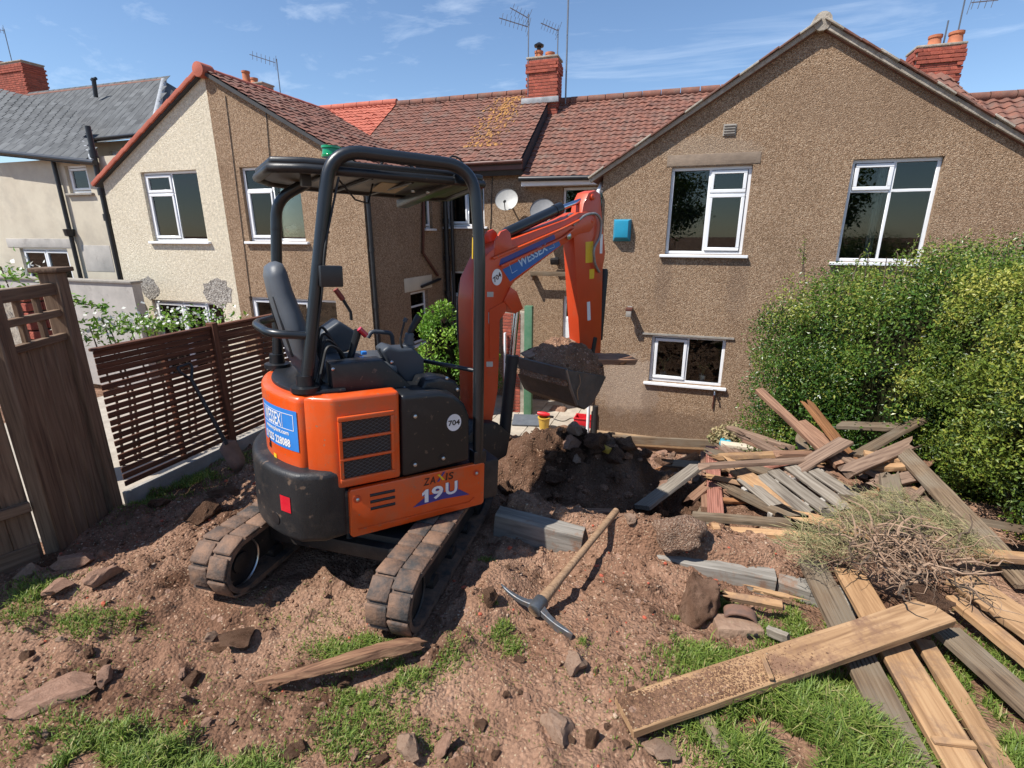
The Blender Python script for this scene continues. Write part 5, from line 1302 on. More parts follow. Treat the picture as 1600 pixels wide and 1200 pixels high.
wbox('post', ga, MAT['gatewood'], gp(Lg, -1.18), (1.74, .10, .10), rot_up, .008)
for z, h_ in ((-.345, .075), (-.50, .045), (-.655, .045)): wbox('rail', ga, MAT['gatewood'], gp(Lg/2, z, .01), (Lg-.1, .045, h_), rot_al)
for s in (.20, .36): wbox('trellis_bar', ga, MAT['gatewood'], gp(s*Lg/.56, -.50), (.28, .03, .035), rot_up)
for k in range(4): wbox('board', ga, MAT['gatewood'], gp(.055+(k+.5)*(Lg-.11)/4, -1.34), (1.34, .022, (Lg-.11)/4-.004), rot_up)
wf = thing('board_fence', 'grey brown vertical board fence continuing from the trellis topped gate', 'fence', (-3.9, 1.2, -2.05))
Q0 = Vector((-3.70, 1.70, 0)); Q1 = Vector((-4.05, .62, 0)); dq = (Q1-Q0).normalized(); aq = math.atan2(dq.y, dq.x)
n = int((Q1-Q0).length/.12)
for k in range(n):
    p = Q0+dq*(k+.5)*.12
    wbox('board', wf, MAT['gatewood'], (p.x+rnd.uniform(-.004, .004), p.y, -1.23+rnd.uniform(-.01, .01)), (1.56, .02, .119), Matrix.Rotation(aq, 3, 'Z') @ RY90)
for z in (-.7, -1.6): p = (Q0+Q1)/2; nn = Vector((dq.y, -dq.x, 0)); wbox('rail', wf, MAT['gatewood'], (p.x-nn.x*.03, p.y-nn.y*.03, z), ((Q1-Q0).length, .04, .06), Matrix.Rotation(aq, 3, 'Z'))
p = Q0+dq*.55; wbox('kick_board', wf, MAT['gatewood'], (p.x+.02, p.y, -1.93), (1.05, .022, .15), Matrix.Rotation(aq, 3, 'Z'))
# brick gate pier and slatted screen seen through the trellis, next door
bpz = thing('brick_pier', 'red brick pier with timber screen behind the trellis topped gate', 'brick pier', (-5.1, 2.25, -2.2))
pc = onX(45, 470, -5.1)
core = G().bx(-5.2, -5.0, pc[1]-.13, pc[1]+.13, -2.2, -.42).build('core', MAT['mortar'], bpz)
for j in range(23):
    for i, yy in enumerate((-.06, .06)):
        o = bpy.data.objects.new('brick', BRICK); col.objects.link(o); o.parent = core
        o.location = (-4.99+5.1, pc[1]+yy*(1 if j % 2 else .95)-2.25, -2.16+j*.076+2.2); o.rotation_euler = (0, 0, R(90)); o.scale = (.56, 1, 1)
s0 = onX(20, 470, -5.05); s1 = onX(60, 470, -5.05)

# ---------------- spade leaning on the slat fence
MAT['ash'] = wood('worn_ash_handle', (.36, .235, .145), (.29, .185, .11), (.19, .115, .07), rand=.1, rough=.55, grain=1.5)
MAT['bluegrey'] = M('scuffed_blue_steel', (.15, .165, .18), (.10, .108, .12), rough=.45, metal=.6, sc_=20, dirt=(.24, .17, .12), dsc=14, dlo=.5, dhi=.7)
sp = thing('garden_spade', 'black D handled spade leaning against the slatted fence', 'spade', (-3.48, 3.06, -2.0))
A = Vector((-3.84, 2.99, -1.06)); B = Vector((-3.50, 3.06, -1.98)); d = (B-A).normalized()
sd = Vector((0, 1, 0)); sd = (sd-d*sd.dot(d)).normalized()
G().tube([A+d*.10, A+d*.45, A+d*.72], [.016, .017, .019], 10).build('shaft', MAT['black_plastic'], sp, smooth=60)
G().tube(bend([A+d*.11, A+d*.02+sd*.06, A-d*.02+sd*.06, A-d*.02-sd*.06, A+d*.02-sd*.06, A+d*.11], .02, 4), .012, 8).build('grip', MAT['black_plastic'], sp, smooth=60)
nb = d.cross(sd)
gv = []
for t_, wv in ((.68, .018), (.72, .085), (.76, .09), (.90, .085), (.98, .05)):
    c = A+d*t_
    for s in (-1, -.4, .4, 1): gv.append(c+sd*wv*s+nb*(.012*abs(s)-.003))
gf = [(i*4+k, i*4+k+1, (i+1)*4+k+1, (i+1)*4+k) for i in range(4) for k in range(3)]
bl_ = G().add(gv, gf).build('blade', M('muddy_steel', (.25, .17, .13), (.18, .12, .09), rough=.6, metal=.3, sc_=12), sp, smooth=60)
sol = bl_.modifiers.new('thick', 'SOLIDIFY'); sol.thickness = .004
# ---------------- pickaxe
pk = thing('pickaxe', 'pickaxe with long wooden handle lying on the dug soil', 'pickaxe', tuple(hit(838, 968)))
e = hit(838, 966); h_end = onz(963, 798, -1.84)
E0 = Vector((e[0], e[1], h1(e[0], e[1])+.06)); E1 = Vector(h_end)
t1 = hit(783, 926); t2 = hit(893, 1003)
T1 = Vector((t1[0], t1[1], h1(t1[0], t1[1])+.05)); T2 = Vector((t2[0], t2[1], h1(t2[0], t2[1])+.012))
ax = (E1-E0).normalized()
G().tube([E0-ax*.03, E0+ax*.06, E0+ax*.25, E0.lerp(E1, .6), E1-ax*.04, E1], [.034, .034, .024, .021, .024, .023], 12).build('handle', MAT['ash'], pk, smooth=60)
hv = []; 
mid = E0+ax*.015
def flatbar(pts, ws, ts, nvec):
    g = G(); vs = []; fs = []
    for i, p in enumerate(pts):
        t = (pts[min(i+1, len(pts)-1)]-pts[max(i-1, 0)]).normalized(); b = t.cross(nvec).normalized(); nn = b.cross(t)
        for a_, c_ in ((-1, -1), (1, -1), (1, 1), (-1, 1)): vs.append(p+b*ws[i]/2*a_+nn*ts[i]/2*c_)
    m = len(pts)
    for i in range(m-1):
        for k in range(4): fs.append((i*4+k, i*4+(k+1) % 4, (i+1)*4+(k+1) % 4, (i+1)*4+k))
    fs += [(0, 3, 2, 1), tuple((m-1)*4+k for k in range(4))]
    return g.add(vs, fs)
def curve3(a, b, c, n=8): return [a*(1-t)**2+b*2*t*(1-t)+c*t*t for t in [i/n for i in range(n+1)]]
c1 = T1.lerp(mid, .55)-ax*.05; c2 = T2.lerp(mid, .55)-ax*.02
flatbar(curve3(T1, c1, mid), [.008, .014, .018, .022, .026, .03, .034, .045, .06], [.008, .016, .02, .024, .026, .028, .03, .04, .05], Vector((0, 0, 1))).build('pick_point', MAT['bluegrey'], pk, bevel=.003, seg=1)
flatbar(curve3(T2, c2, mid), [.012, .018, .022, .026, .028, .03, .036, .045, .06], [.075, .07, .06, .05, .042, .036, .034, .04, .05], Vector((0, 0, 1))).build('chisel_end', MAT['bluegrey'], pk, bevel=.003, seg=1)
G().tube([mid-ax*.045, mid-ax*.04, mid+ax*.04, mid+ax*.045], [.036, .043, .043, .038], 12).build('eye', MAT['bluegrey'], pk, smooth=50)

# ---------------- timber sleepers edging the raised bed
MAT['sleeper'] = wood('silvered_sleeper', (.31, .285, .25), (.24, .22, .19), (.14, .125, .105), rand=.15, mud=(.23, .135, .088), grain=.7)
def board_mesh(L, w, t, kind='plain', seed=0, bow=.0, broken=0, n=10):
    rs = random.Random(seed)
    if kind == 'deck':
        prof = []; ng = 7; pw = w/ng
        for k in range(ng):
            y0 = -w/2+k*pw
            prof += [(y0+.002, t/2), (y0+pw*.62, t/2), (y0+pw*.68, t/2-.006), (y0+pw*.96, t/2-.006)]
        prof = [(-w/2, -t/2), (-w/2, t/2-.004)]+prof+[(w/2, t/2-.004), (w/2, -t/2)]
    else:
        r = min(w, t)*.12
        prof = [(-w/2+r, -t/2), (-w/2, -t/2+r), (-w/2, t/2-r), (-w/2+r, t/2), (-w/6, t/2), (w/6, t/2), (w/2-r, t/2), (w/2, t/2-r), (w/2, -t/2+r), (w/2-r, -t/2)]
    m = len(prof); vs = []; fs = []
    jit = [(rs.uniform(-1, 1)*t*.05, rs.uniform(-1, 1)*w*.012) for _ in range(m)]
    for i in range(n+1):
        x = -L/2+L*i/n; b = bow*(1-(2*i/n-1)**2); tw = .02*math.sin(i*.7+seed)
        for k, (y, z) in enumerate(prof):
            ex_ = 0
            if broken and i == n: ex_ = rs.uniform(-.10, .05)*broken
            if broken > 1 and i == 0: ex_ = rs.uniform(-.05, .10)
            wv = rs.uniform(-.0015, .0015)
            vs.append((x+ex_, y+wv+jit[k][1]*math.sin(i+k), z+b+y*tw*.3+wv))
    for i in range(n):
        for k in range(m): fs.append((i*m+k, i*m+(k+1) % m, (i+1)*m+(k+1) % m, (i+1)*m+k))
    fs += [tuple(range(m))[::-1], tuple(n*m+k for k in range(m))]
    return G().add(vs, fs).mesh('board', smooth=30)
def lay(name, label, cat, mat, p0, p1, w, t, roll=0, kind='plain', seed=1, bow=0, broken=0, group=None, over=0.0):
    p0, p1 = Vector(p0), Vector(p1); x = p1-p0; L = x.length+over; x.normalize()
    y = Vector((0, 0, 1)).cross(x).normalized(); z = x.cross(y)
    m = Matrix((x, y, z)).transposed().to_4x4(); m.translation = (p0+p1)/2
    me = board_mesh(L, w, t, kind, seed, bow, broken)
    o = link(name, me, mat); o.matrix_world = m @ Matrix.Rotation(roll, 4, 'X')
    return tag(o, label, cat, group)
s0 = onY(752, 806, 2.98); s1 = onY(868, 838, 2.98)
lay('timber_sleeper', 'silvery timber sleeper with a dark split beside the near track', 'sleeper', MAT['sleeper'], (-1.115, 3.00, -2.01), (-.50, 3.02, -2.07), .13, .27, 0, seed=3)
lay('timber_sleeper', 'silvery timber sleeper half buried in soil behind the pointed clod', 'sleeper', MAT['sleeper'], (-.10, 3.04, -2.13), (.70, 3.04, -2.13), .12, .25, 0, seed=4)
lay('timber_sleeper', 'soil topped timber sleeper ending at the pile of old decking', 'sleeper', MAT['sleeper'], (.73, 3.10, -2.13), (1.14, 3.02, -2.14), .20, .22, 0, seed=5)

# ================================================================== stones and clods
def rock(seed, flat=1.0, rough=.25, sub=3, npl=14, sharp=24):
    bm = bmesh.new(); bmesh.ops.create_icosphere(bm, subdivisions=sub, radius=1)
    rs = random.Random(seed); pl_ = [(Vector((rs.gauss(0, 1), rs.gauss(0, 1), rs.gauss(0, 1))).normalized(), rs.uniform(.45, .82)) for _ in range(npl)]
    o = Vector((rs.random()*50, rs.random()*50, 0))
    from mathutils import noise as mn
    for v in bm.verts:
        p = v.co.copy()
        for n_, d_ in pl_:
            q = p.dot(n_)
            if q > d_: p -= n_*(q-d_)*.96
        p *= 1+rough*mn.noise(p*1.8+o)+rough*.5*mn.noise(p*5+o)
        p.z *= flat; v.co = p
    me = bpy.data.meshes.new('rock'); bm.to_mesh(me); bm.free()
    me.polygons.foreach_set('use_smooth', [True]*len(me.polygons)); me.set_sharp_from_angle(angle=R(sharp))
    return me
MAT['pinkstone'] = M('pink_sandstone', (.34, .20, .135), (.23, .125, .08), rough=.9, sc_=6, det=8, bump=.6, bsc=30, dirt=(.20, .115, .075), dsc=5, dlo=.5, dhi=.7, bdist=.02)
MAT['greystone'] = M('pale_stone', (.36, .25, .175), (.20, .115, .072), rough=.9, sc_=6, det=8, bump=.6, bsc=30, dirt=(.2, .12, .08), dsc=6, bdist=.02)
MAT['conglomerate'] = M('conglomerate', (.46, .33, .235), (.20, .108, .066), rough=.95, sc_=11, det=5, bump=1, bsc=16, lo=.46, hi=.66, bdist=.04)
RK = {}
def place_rock(px, py, size, mat, label, name='stone', sink=.35, seed=None, rotz=None, group=None, p=None, cat='stone', tilt=0, rough=.25, soft=False):
    seed = rnd.randint(0, 5) if seed is None else seed
    key = (seed, mat, rough, soft)
    if key not in RK: RK[key] = rock(seed, 1, rough, 4, 5, 70) if soft else rock(seed, 1, rough); RK[key].materials.append(MAT[mat])
    q = hit(px, py) if p is None else p
    z = h1(q[0], q[1])
    o = bpy.data.objects.new(name, RK[key]); col.objects.link(o)
    o.scale = size; o.rotation_euler = (tilt+rnd.uniform(-.15, .15), rnd.uniform(-.15, .15), rnd.uniform(0, 6.28) if rotz is None else rotz)
    o.location = (q[0], q[1], z+size[2]*(1-2*sink))
    return tag(o, label, cat, group)
place_rock(1060, 845, (.19, .16, .125), 'conglomerate', 'large round lump of pebbly concrete behind the raised bed', 'concrete_lump', .30, 7, soft=True, rough=.22)
place_rock(1086, 950, (.19, .13, .17), 'soil', 'tall pointed clod of dry soil in front of a sleeper', 'soil_clod', .36, 8, cat='clod', rough=.26, soft=True)
place_rock(88, 1090, (.20, .12, .028), 'pinkstone', 'long flat slab of pink sandstone on the open soil', 'stone_slab', .15, 3, rotz=R(48))
place_rock(165, 1062, (.06, .05, .03), 'pinkstone', 'small flat pink stone beside the long slab', 'stone', .25, 1)
place_rock(372, 1008, (.11, .075, .07), 'clod', 'brown clod of soil with a shaded face beside pale chips', 'soil_clod', .2, 4, cat='clod')
place_rock(330, 1000, (.04, .035, .03), 'greystone', 'pale broken stone chip next to a brown clod', 'stone', .2, 0)
place_rock(766, 945, (.055, .055, .06), 'clod', 'brown clod touching the point of the pickaxe', 'soil_clod', .2, 2, cat='clod')
place_rock(900, 1045, (.075, .06, .055), 'greystone', 'pale angular stone below the chisel end of the pickaxe', 'stone', .3, 5)
place_rock(872, 1140, (.10, .085, .06), 'greystone', 'half buried pale edged stone in the dark soil', 'stone', .45, 3)
place_rock(925, 1160, (.035, .04, .05), 'clod', 'dark narrow clod next to the half buried stone', 'soil_clod', .3, 1, cat='clod')
place_rock(640, 1172, (.07, .06, .055), 'greystone', 'knobbly pale lump at the edge of the weedy soil', 'stone', .3, 0)
place_rock(690, 1180, (.04, .02, .07), 'pinkstone', 'thin upright pink stone shard next to a knobbly lump', 'stone', .3, 2, tilt=.5)
place_rock(1030, 1172, (.10, .08, .04), 'greystone', 'flat pale stone under the end of the tan board', 'stone', .35, 4)
place_rock(1195, 1165, (.04, .03, .035), 'pinkstone', 'reddish brown stone lying in long grass', 'stone', .2, 2)
place_rock(985, 815, (.06, .045, .04), 'greystone', 'white faced stone behind the end of the pickaxe handle', 'stone', .2, 5)
place_rock(120, 885, (.14, .10, .05), 'pinkstone', 'flat reddish slab lying in the shade of the gate', 'stone_slab', .2, 3, rotz=.5)
place_rock(165, 905, (.10, .07, .05), 'pinkstone', 'reddish slab beside another in the shade of the gate', 'stone_slab', .2, 1, rotz=1.4)
place_rock(90, 925, (.09, .08, .05), 'pinkstone', 'broken red stone in the shade below the board fence', 'stone', .25, 4)
place_rock(48, 900, (.08, .06, .05), 'greystone', 'grey stone lying at the foot of the board fence', 'stone', .25, 0)
place_rock(250, 790, (.10, .05, .04), 'clod', 'dark clod lying by the concrete fence base', 'soil_clod', .3, 2, cat='clod')
place_rock(355, 775, (.17, .08, .06), 'clod', 'long crusted clod beside the spade blade', 'soil_clod', .3, 0, rotz=.4, cat='clod')
place_rock(320, 810, (.15, .10, .09), 'darksoil', 'dark turf clod behind the left track', 'soil_clod', .3, 4, cat='clod')
# ---- broken hollow block on the grass
hb = thing('hollow_block', 'broken grey hollow block with holes lying on grass', 'block', tuple(hit(1150, 985)))
hp = Vector(hb.location); MAT['rust'] = M('rusty_shell', (.22, .11, .07), (.13, .08, .06), rough=.85, sc_=14)
G().box(hp+Vector((0, 0, .02)), (.24, .14, .07), Matrix.Rotation(.25, 3, 'Z') @ Matrix.Rotation(-.12, 3, 'X')).build('slab', MAT['greystone'], hb, bevel=.012)
G().prism([(-.10+.085*math.cos(q)*1.0, .03+.045*math.sin(q)) for q in [i*math.pi/10 for i in range(11)]]+[(-.10+.070*math.cos(q), .03+.032*math.sin(q)) for q in [i*math.pi/10 for i in range(10, -1, -1)]], lambda a, b, d: tuple(hp+Vector((a+.12, d, b+.02))), .02, .10).build('curved_shell', MAT['rust'], hb, bevel=.004)
for k in range(2): G().cyl(hp+Vector((.055+.035*k, -.058+.012*k, .035)), hp+Vector((.055+.035*k, -.074+.012*k, .035)), .013, 12).build('hole', MAT['black_print'], hb)
# ---- scattered smaller stones, each one its own object
LMK = {'near the pickaxe head': onz(838, 968, -2), 'beside the near track': onz(700, 930, -2), 'in the gap between the two tracks': onz(480, 920, -2), 'near the split log': onz(530, 1035, -2), 'near the long pink slab': onz(88, 1090, -2), 'below the board fence': onz(40, 930, -2), 'near the knobbly pale lump': onz(640, 1172, -2), 'near the half buried pale stone': onz(872, 1140, -2), 'by the end of the long tan board': onz(985, 1110, -2), 'along the pickaxe handle': onz(905, 880, -2), 'beside the brown clod with a shaded face': onz(372, 1008, -2), 'at the grass by the open soil': onz(250, 1180, -2), 'behind the left track': onz(330, 880, -2)}
def near_mark(q): return min(LMK, key=lambda k_: (LMK[k_][0]-q[0])**2+(LMK[k_][1]-q[1])**2)
gl_ = 'smaller loose clods and stones on the dug soil'
for k in range(95):
    px = rnd.uniform(10, 1250); py = rnd.uniform(880, 1190)
    if px > 1000 and py > 960 or (300 < px < 740 and py < 1000): continue
    q = hit(px, py)
    s = rnd.choice((.015, .018, .022, .028, .036))*rnd.uniform(.8, 1.2)
    mt = rnd.choice(('clod', 'clod', 'clod', 'clod', 'pinkstone', 'greystone'))
    lb = ('tiny ' if s < .018 else 'small ' if s < .026 else 'fist sized ')+{'clod': 'brown clod lying loose ', 'pinkstone': 'pink stone lying loose ', 'greystone': 'pale stone lying loose '}[mt]+near_mark(q)
    place_rock(px, py, (s*1.25, s, s*.7), mt, lb, 'soil_clod' if mt == 'clod' else 'stone', .40, None, group=gl_, p=q, cat='clod' if mt == 'clod' else 'stone')
for k in range(64):
    X = rnd.uniform(-1.3, 1.3); Y = rnd.uniform(3.8, 8.6); s = rnd.uniform(.04, .11)
    mt = rnd.choice(('pinkstone', 'greystone', 'pinkstone', 'clod', 'conglomerate'))
    lb = ('small ' if s < .065 else 'large ' if s > .09 else 'middling ')+{'pinkstone': 'pink', 'greystone': 'pale brown', 'clod': 'earthy', 'conglomerate': 'pebbly'}[mt]+' lump of rubble '+('on the dark mound' if X < -.4 and Y < 5 else 'at the foot of the gable wall' if Y > 7 else 'beside the heaped boards' if X > .5 else 'on the slope behind the trench')
    place_rock(0, 0, (s*1.3, s, s*.75), mt, lb, 'rubble_lump', .2, None, group='rubble on the slope', p=(X, Y, 0), cat='rubble')
for k in range(26):
    X = rnd.gauss(-.85, .42); Y = rnd.gauss(4.1, .28); s = rnd.uniform(.05, .13)
    place_rock(0, 0, (s*1.25, s, s*.8), rnd.choice(('darksoil', 'clod')), ('large' if s > .1 else 'small' if s < .075 else 'middling')+' dark clod '+('on the crest of the shaded mound' if Y > 4.15 else 'in the hollow below the shaded mound'), 'soil_clod', .25, 30+k % 6, group='dark clods on the mound', p=(X, Y, 0), cat='clod', rough=.4)  # darker and plain soil colours mixed at random
# ---- crumbs of soil and gravel: nobody could count them
ico = bmesh.new(); bmesh.ops.create_icosphere(ico, subdivisions=1, radius=1)
iv = np.array([v.co[:] for v in ico.verts]); it = np.array([[v.index for v in f.verts] for f in ico.faces]); ico.free()
def crumbs(name, n, seed, smin, smax, mat, label, box_):
    rs = np.random.RandomState(seed)
    x = rs.uniform(box_[0], box_[1], n); y = rs.uniform(box_[2], box_[3], n)
    dens = fbm(x, y, 1.3, 3)+rs.uniform(-.28, .28, n)
    k = dens > -.05; x, y = x[k], y[k]; n = len(x)
    s = smin*(smax/smin)**(rs.rand(n)**2.2)
    V = iv[None]*(1+rs.uniform(-.28, .28, (n, len(iv), 1)))*s[:, None, None]*np.stack([rs.uniform(.8, 1.4, n), rs.uniform(.7, 1.1, n), rs.uniform(.5, .9, n)], -1)[:, None]
    a = rs.uniform(0, 6.28, n); c, sn = np.cos(a)[:, None], np.sin(a)[:, None]
    vx = V[..., 0]*c-V[..., 1]*sn; vy = V[..., 0]*sn+V[..., 1]*c
    z = H(x, y)
    P = np.stack([vx+x[:, None], vy+y[:, None], V[..., 2]+(z+s*.25)[:, None]], -1).reshape(-1, 3)
    Fc = (it[None]+(np.arange(n)*len(iv))[:, None, None]).reshape(-1, 3)
    me = np_mesh(name, P, Fc, False)
    return tag(link(name, me, mat), label, None, None, 'stuff')
crumbs('loose_soil', 15000, 5, .003, .015, MAT['clod'], 'loose crumbs of dry brown soil', (-3.9, 1.15, 1.0, 3.5))
crumbs('gravel', 2200, 6, .003, .011, M('gravel_bits', (.48, .36, .26), (.28, .19, .13), rough=.9, sc_=30), 'small pale gravel scattered over the soil', (-3.9, 1.15, 1.0, 3.5))
crumbs('loose_soil', 5200, 8, .008, .05, MAT['clod'], 'crumbled brown soil on the slope beyond the raised bed', (-1.9, 1.6, 3.4, 8.8))
crumbs('brick_crumbs', 260, 9, .006, .02, M('brick_bits', (.45, .10, .05), (.32, .07, .04), rough=.9, sc_=30), 'orange brick crumbs scattered over the soil', (-3.6, 1.1, 1.0, 3.2))
# ================================================================== heap of old boards
MAT['w_tan'] = wood('fresh_tan_board', (.44, .275, .145), (.36, .212, .108), (.24, .135, .066), rand=.25, mud=(.25, .155, .095), grain=.8)
MAT['w_tanmud'] = wood('muddy_tan_board', (.42, .265, .145), (.34, .205, .108), (.22, .125, .066), rand=.15, mud=(.21, .12, .075), grain=.8)
MAT['w_old'] = wood('weathered_board', (.205, .150, .098), (.15, .105, .068), (.07, .048, .032), rand=.3, grey=(.18, .145, .105))
MAT['w_red'] = wood('reddish_brown_board', (.30, .175, .11), (.22, .122, .078), (.115, .062, .042), rand=.3)
MAT['w_pink'] = wood('pinkish_painted_board', (.40, .185, .135), (.33, .145, .105), (.20, .085, .06), rand=.15)
MAT['w_brown'] = wood('dull_brown_board', (.27, .185, .132), (.20, .132, .094), (.105, .067, .05), rand=.25)
MAT['w_grey'] = wood('silver_grey_board', (.28, .245, .20), (.20, .17, .135), (.11, .09, .072), rand=.25)
MAT['w_rot'] = wood('rotten_orange_wood', (.34, .165, .07), (.24, .11, .05), (.12, .055, .03), rand=.3, bump=1)
def at(px, py, spec):
    k, v = spec; return onY(px, py, v) if k == 'Y' else onz(px, py, v)
Yv = lambda v: ('Y', v)
Zv = lambda v: ('z', v)
MAT['w_rot2'] = wood('bark_brown_wood', (.27, .155, .09), (.19, .10, .06), (.09, .05, .032), rand=.1, bump=1, grain=.9)
MAT['w_root'] = M('dry_root_bark', (.36, .245, .16), (.21, .13, .085), rough=.9, sc_=20)
MAT['paver'] = M('pale_patio_slab', (.42, .37, .30), (.32, .275, .22), rough=.9, sc_=6, bump=.4, rand=.2)
BOARDS = [
 # px0 py0 pos   px1 py1 pos   w  t  roll mat kind bow broken label
 (975, 1120, Zv(-1.925), 1465, 955, Zv(-1.80), .165, .042, .02, 'w_tanmud', 'plain', 0, 0, 'long soil smeared tan board resting across two other boards'),
 (1268, 878, Zv(-1.90), 1450, 1240, Zv(-1.955), .145, .030, 0, 'w_old', 'deck', 0, 0, 'grooved dark deck board running under the long tan board'),
 (1325, 893, Zv(-1.90), 1525, 1230, Zv(-1.93), .150, .035, 0, 'w_tan', 'plain', 0, 0, 'clean tan board beside the grooved board with a splintered batten'),
 (1442, 1002, Zv(-1.95), 1600, 1255, Zv(-1.965), .085, .030, 0, 'w_tan', 'plain', 0, 0, 'narrow pale board lying against the clean tan board'),
 (1478, 985, Zv(-1.92), 1680, 1165, Zv(-1.95), .145, .030, 0, 'w_old', 'deck', 0, 0, 'grooved dark deck board with square end over grass'),
 (1488, 935, Zv(-1.90), 1660, 1075, Zv(-1.92), .085, .045, 0, 'w_tan', 'plain', 0, 0, 'narrow yellowish timber between two wide boards'),
 (1500, 905, Zv(-1.88), 1690, 1035, Zv(-1.90), .19, .035, .05, 'w_tanmud', 'plain', 0, 0, 'wide muddy tan board by the trimmed hedge'),
 (1490, 862, Zv(-1.84), 1680, 880, Zv(-1.84), .085, .04, 0, 'w_tan', 'plain', 0, 0, 'pale squared timber poking out towards the hedge'),
 (1408, 703, Yv(5.0), 1612, 918, Zv(-1.93), .145, .030, .12, 'w_old', 'deck', 0, 0, 'long grooved weathered deck board along the foot of the hedge'),
 (1186, 610, Yv(5.9), 1312, 728, Yv(4.85), .085, .055, .2, 'w_red', 'plain', 0, 0, 'reddish brown timber pointing up towards the lower window'),
 (1262, 630, Yv(5.9), 1345, 735, Yv(4.95), .12, .05, -.3, 'w_rot', 'plain', 0, 2, 'rotten orange edged timber leaning over the heap'),
 (1335, 712, Yv(5.0), 1392, 775, Yv(4.6), .10, .06, .1, 'w_rot', 'plain', 0, 2, 'crumbling reddish timber stump in the middle of the heap'),
 (1252, 660, Yv(5.7), 1318, 712, Yv(5.2), .10, .05, .2, 'w_red', 'plain', 0, 0, 'short reddish timber beneath the dull brown plank'),
 (1180, 772, Yv(4.55), 1322, 688, Yv(5.0), .165, .028, -.12, 'w_brown', 'plain', 0, 0, 'wide dull brown plank lying across the top of the heap'),
 (1138, 742, Yv(5.0), 1262, 715, Yv(5.15), .125, .035, -.3, 'w_pink', 'plain', 0, 1, 'pink painted board with a pointed end'),
 (1336, 712, Yv(4.95), 1440, 655, Yv(5.4), .135, .030, -.35, 'w_old', 'deck', 0, 0, 'grooved deck board tilted up against the dark hedge'),
 (1312, 664, Yv(5.7), 1405, 668, Yv(5.4), .15, .045, .1, 'w_old', 'plain', 0, 0, 'broad pale brown board lying level under the hedge'),
 (1346, 733, Yv(4.75), 1430, 728, Yv(4.75), .075, .05, 0, 'w_tan', 'plain', 0, 0, 'short squared tan timber below the tilted deck board'),
 (1350, 708, Yv(4.9), 1420, 722, Yv(4.85), .09, .03, 0, 'w_tan', 'plain', 0, 1, 'splintered pale offcut above the squared tan timber'),
 (1392, 752, Yv(4.6), 1478, 800, Yv(4.25), .16, .035, .1, 'w_tan', 'plain', 0, 0, 'clean orange tan board end showing under the deck boards'),
 (1400, 765, Yv(4.5), 1475, 790, Yv(4.4), .11, .04, .1, 'w_tan', 'plain', 0, 0, 'second clean tan offcut crossing the orange tan board'),
 (1290, 735, Yv(4.9), 1395, 812, Yv(4.35), .13, .04, .05, 'w_red', 'plain', 0, 0, 'reddish brown board next to the grey pallet'),
 (1082, 806, Yv(3.95), 1236, 818, Yv(3.85), .075, .045, .1, 'w_old', 'deck', 0, 0, 'grooved edge of a weathered board above a tan rail'),
 (1092, 826, Yv(3.80), 1290, 842, Yv(3.60), .07, .05, .1, 'w_tan', 'plain', 0, 0, 'long tan rail with a pale block nailed to it'),
 (1112, 700, Yv(5.4), 1118, 808, Yv(4.05), .125, .05, .02, 'w_pink', 'deck', 0, 0, 'pink grooved door frame length standing over the trench'),
 (1098, 712, Yv(5.3), 1100, 800, Yv(4.2), .05, .10, .02, 'w_red', 'plain', 0, 0, 'dark red edge timber beside the pink grooved length'),
 (1003, 793, Yv(4.0), 1090, 728, Yv(4.7), .17, .04, -.35, 'w_grey', 'plain', 0, 0, 'silver grey plank half in shadow above the trench'),
 (1030, 740, Yv(5.2), 1088, 716, Yv(5.2), .17, .12, -.4, 'w_rot', 'plain', 0, 2, 'rotten log with bright orange broken grain'),
 (893, 746, Yv(4.5), 938, 728, Yv(4.6), .07, .03, -.2, 'w_brown', 'plain', 0, 0, 'short brown offcut sticking out of the dark mound'),
 (870, 798, Yv(3.75), 962, 800, Yv(3.72), .06, .03, 0, 'w_red', 'plain', 0, 0, 'thin reddish strip lying along the trench edge'),
 (862, 770, Yv(4.0), 885, 735, Yv(4.3), .07, .03, .3, 'w_brown', 'plain', 0, 1, 'dark split stake leaning on the shaded mound'),
 (1140, 668, Yv(7.2), 1235, 700, Yv(6.3), .10, .05, 0, 'w_brown', 'plain', 0, 1, 'dark broken timber lying below the weeds'),
 (1205, 700, Yv(5.6), 1262, 745, Yv(5.0), .10, .04, .2, 'w_red', 'plain', 0, 1, 'red brown offcut behind the pink painted board'),
 (1150, 762, Yv(4.7), 1200, 800, Yv(4.3), .10, .035, .1, 'w_rot', 'plain', 0, 1, 'orange brown offcut under the wide dull plank'),
 (930, 684, Yv(9.75), 1118, 694, Yv(9.75), .05, .16, 0, 'w_old', 'plain', 0, 0, 'long shuttering board set along the base of the brown gable'),
 (1130, 930, Zv(-2.0), 1232, 948, Zv(-2.0), .045, .035, .2, 'w_tan', 'plain', 0, 2, 'pale splintered stick on grass in front of a sleeper'),
 (1170, 918, Zv(-2.02), 1240, 935, Zv(-2.02), .03, .02, .2, 'w_tan', 'plain', 0, 2, 'thin pale splinter behind the splintered stick'),
 (1095, 1115, Zv(-1.96), 1140, 1185, Zv(-1.96), .045, .02, .1, 'w_old', 'plain', 0, 1, 'small weathered lath poking from under the long tan board'),
 (1200, 985, Zv(-1.99), 1232, 998, Zv(-1.97), .03, .05, .1, 'w_grey', 'plain', 0, 0, 'grey stub of wood standing by the hollow block'),
]
for i, (a, b, pa, c, d, pb, w_, t_, roll, mt, kd, bow, brk, lb) in enumerate(BOARDS):
    nm = {'deck': 'deck_board'}.get(kd, 'timber_board')
    lay(nm, lb, 'board', MAT[mt], at(a, b, pa), at(c, d, pb), w_, t_, roll, kd, i+11, bow, brk, 'old timber lifted from the garden')
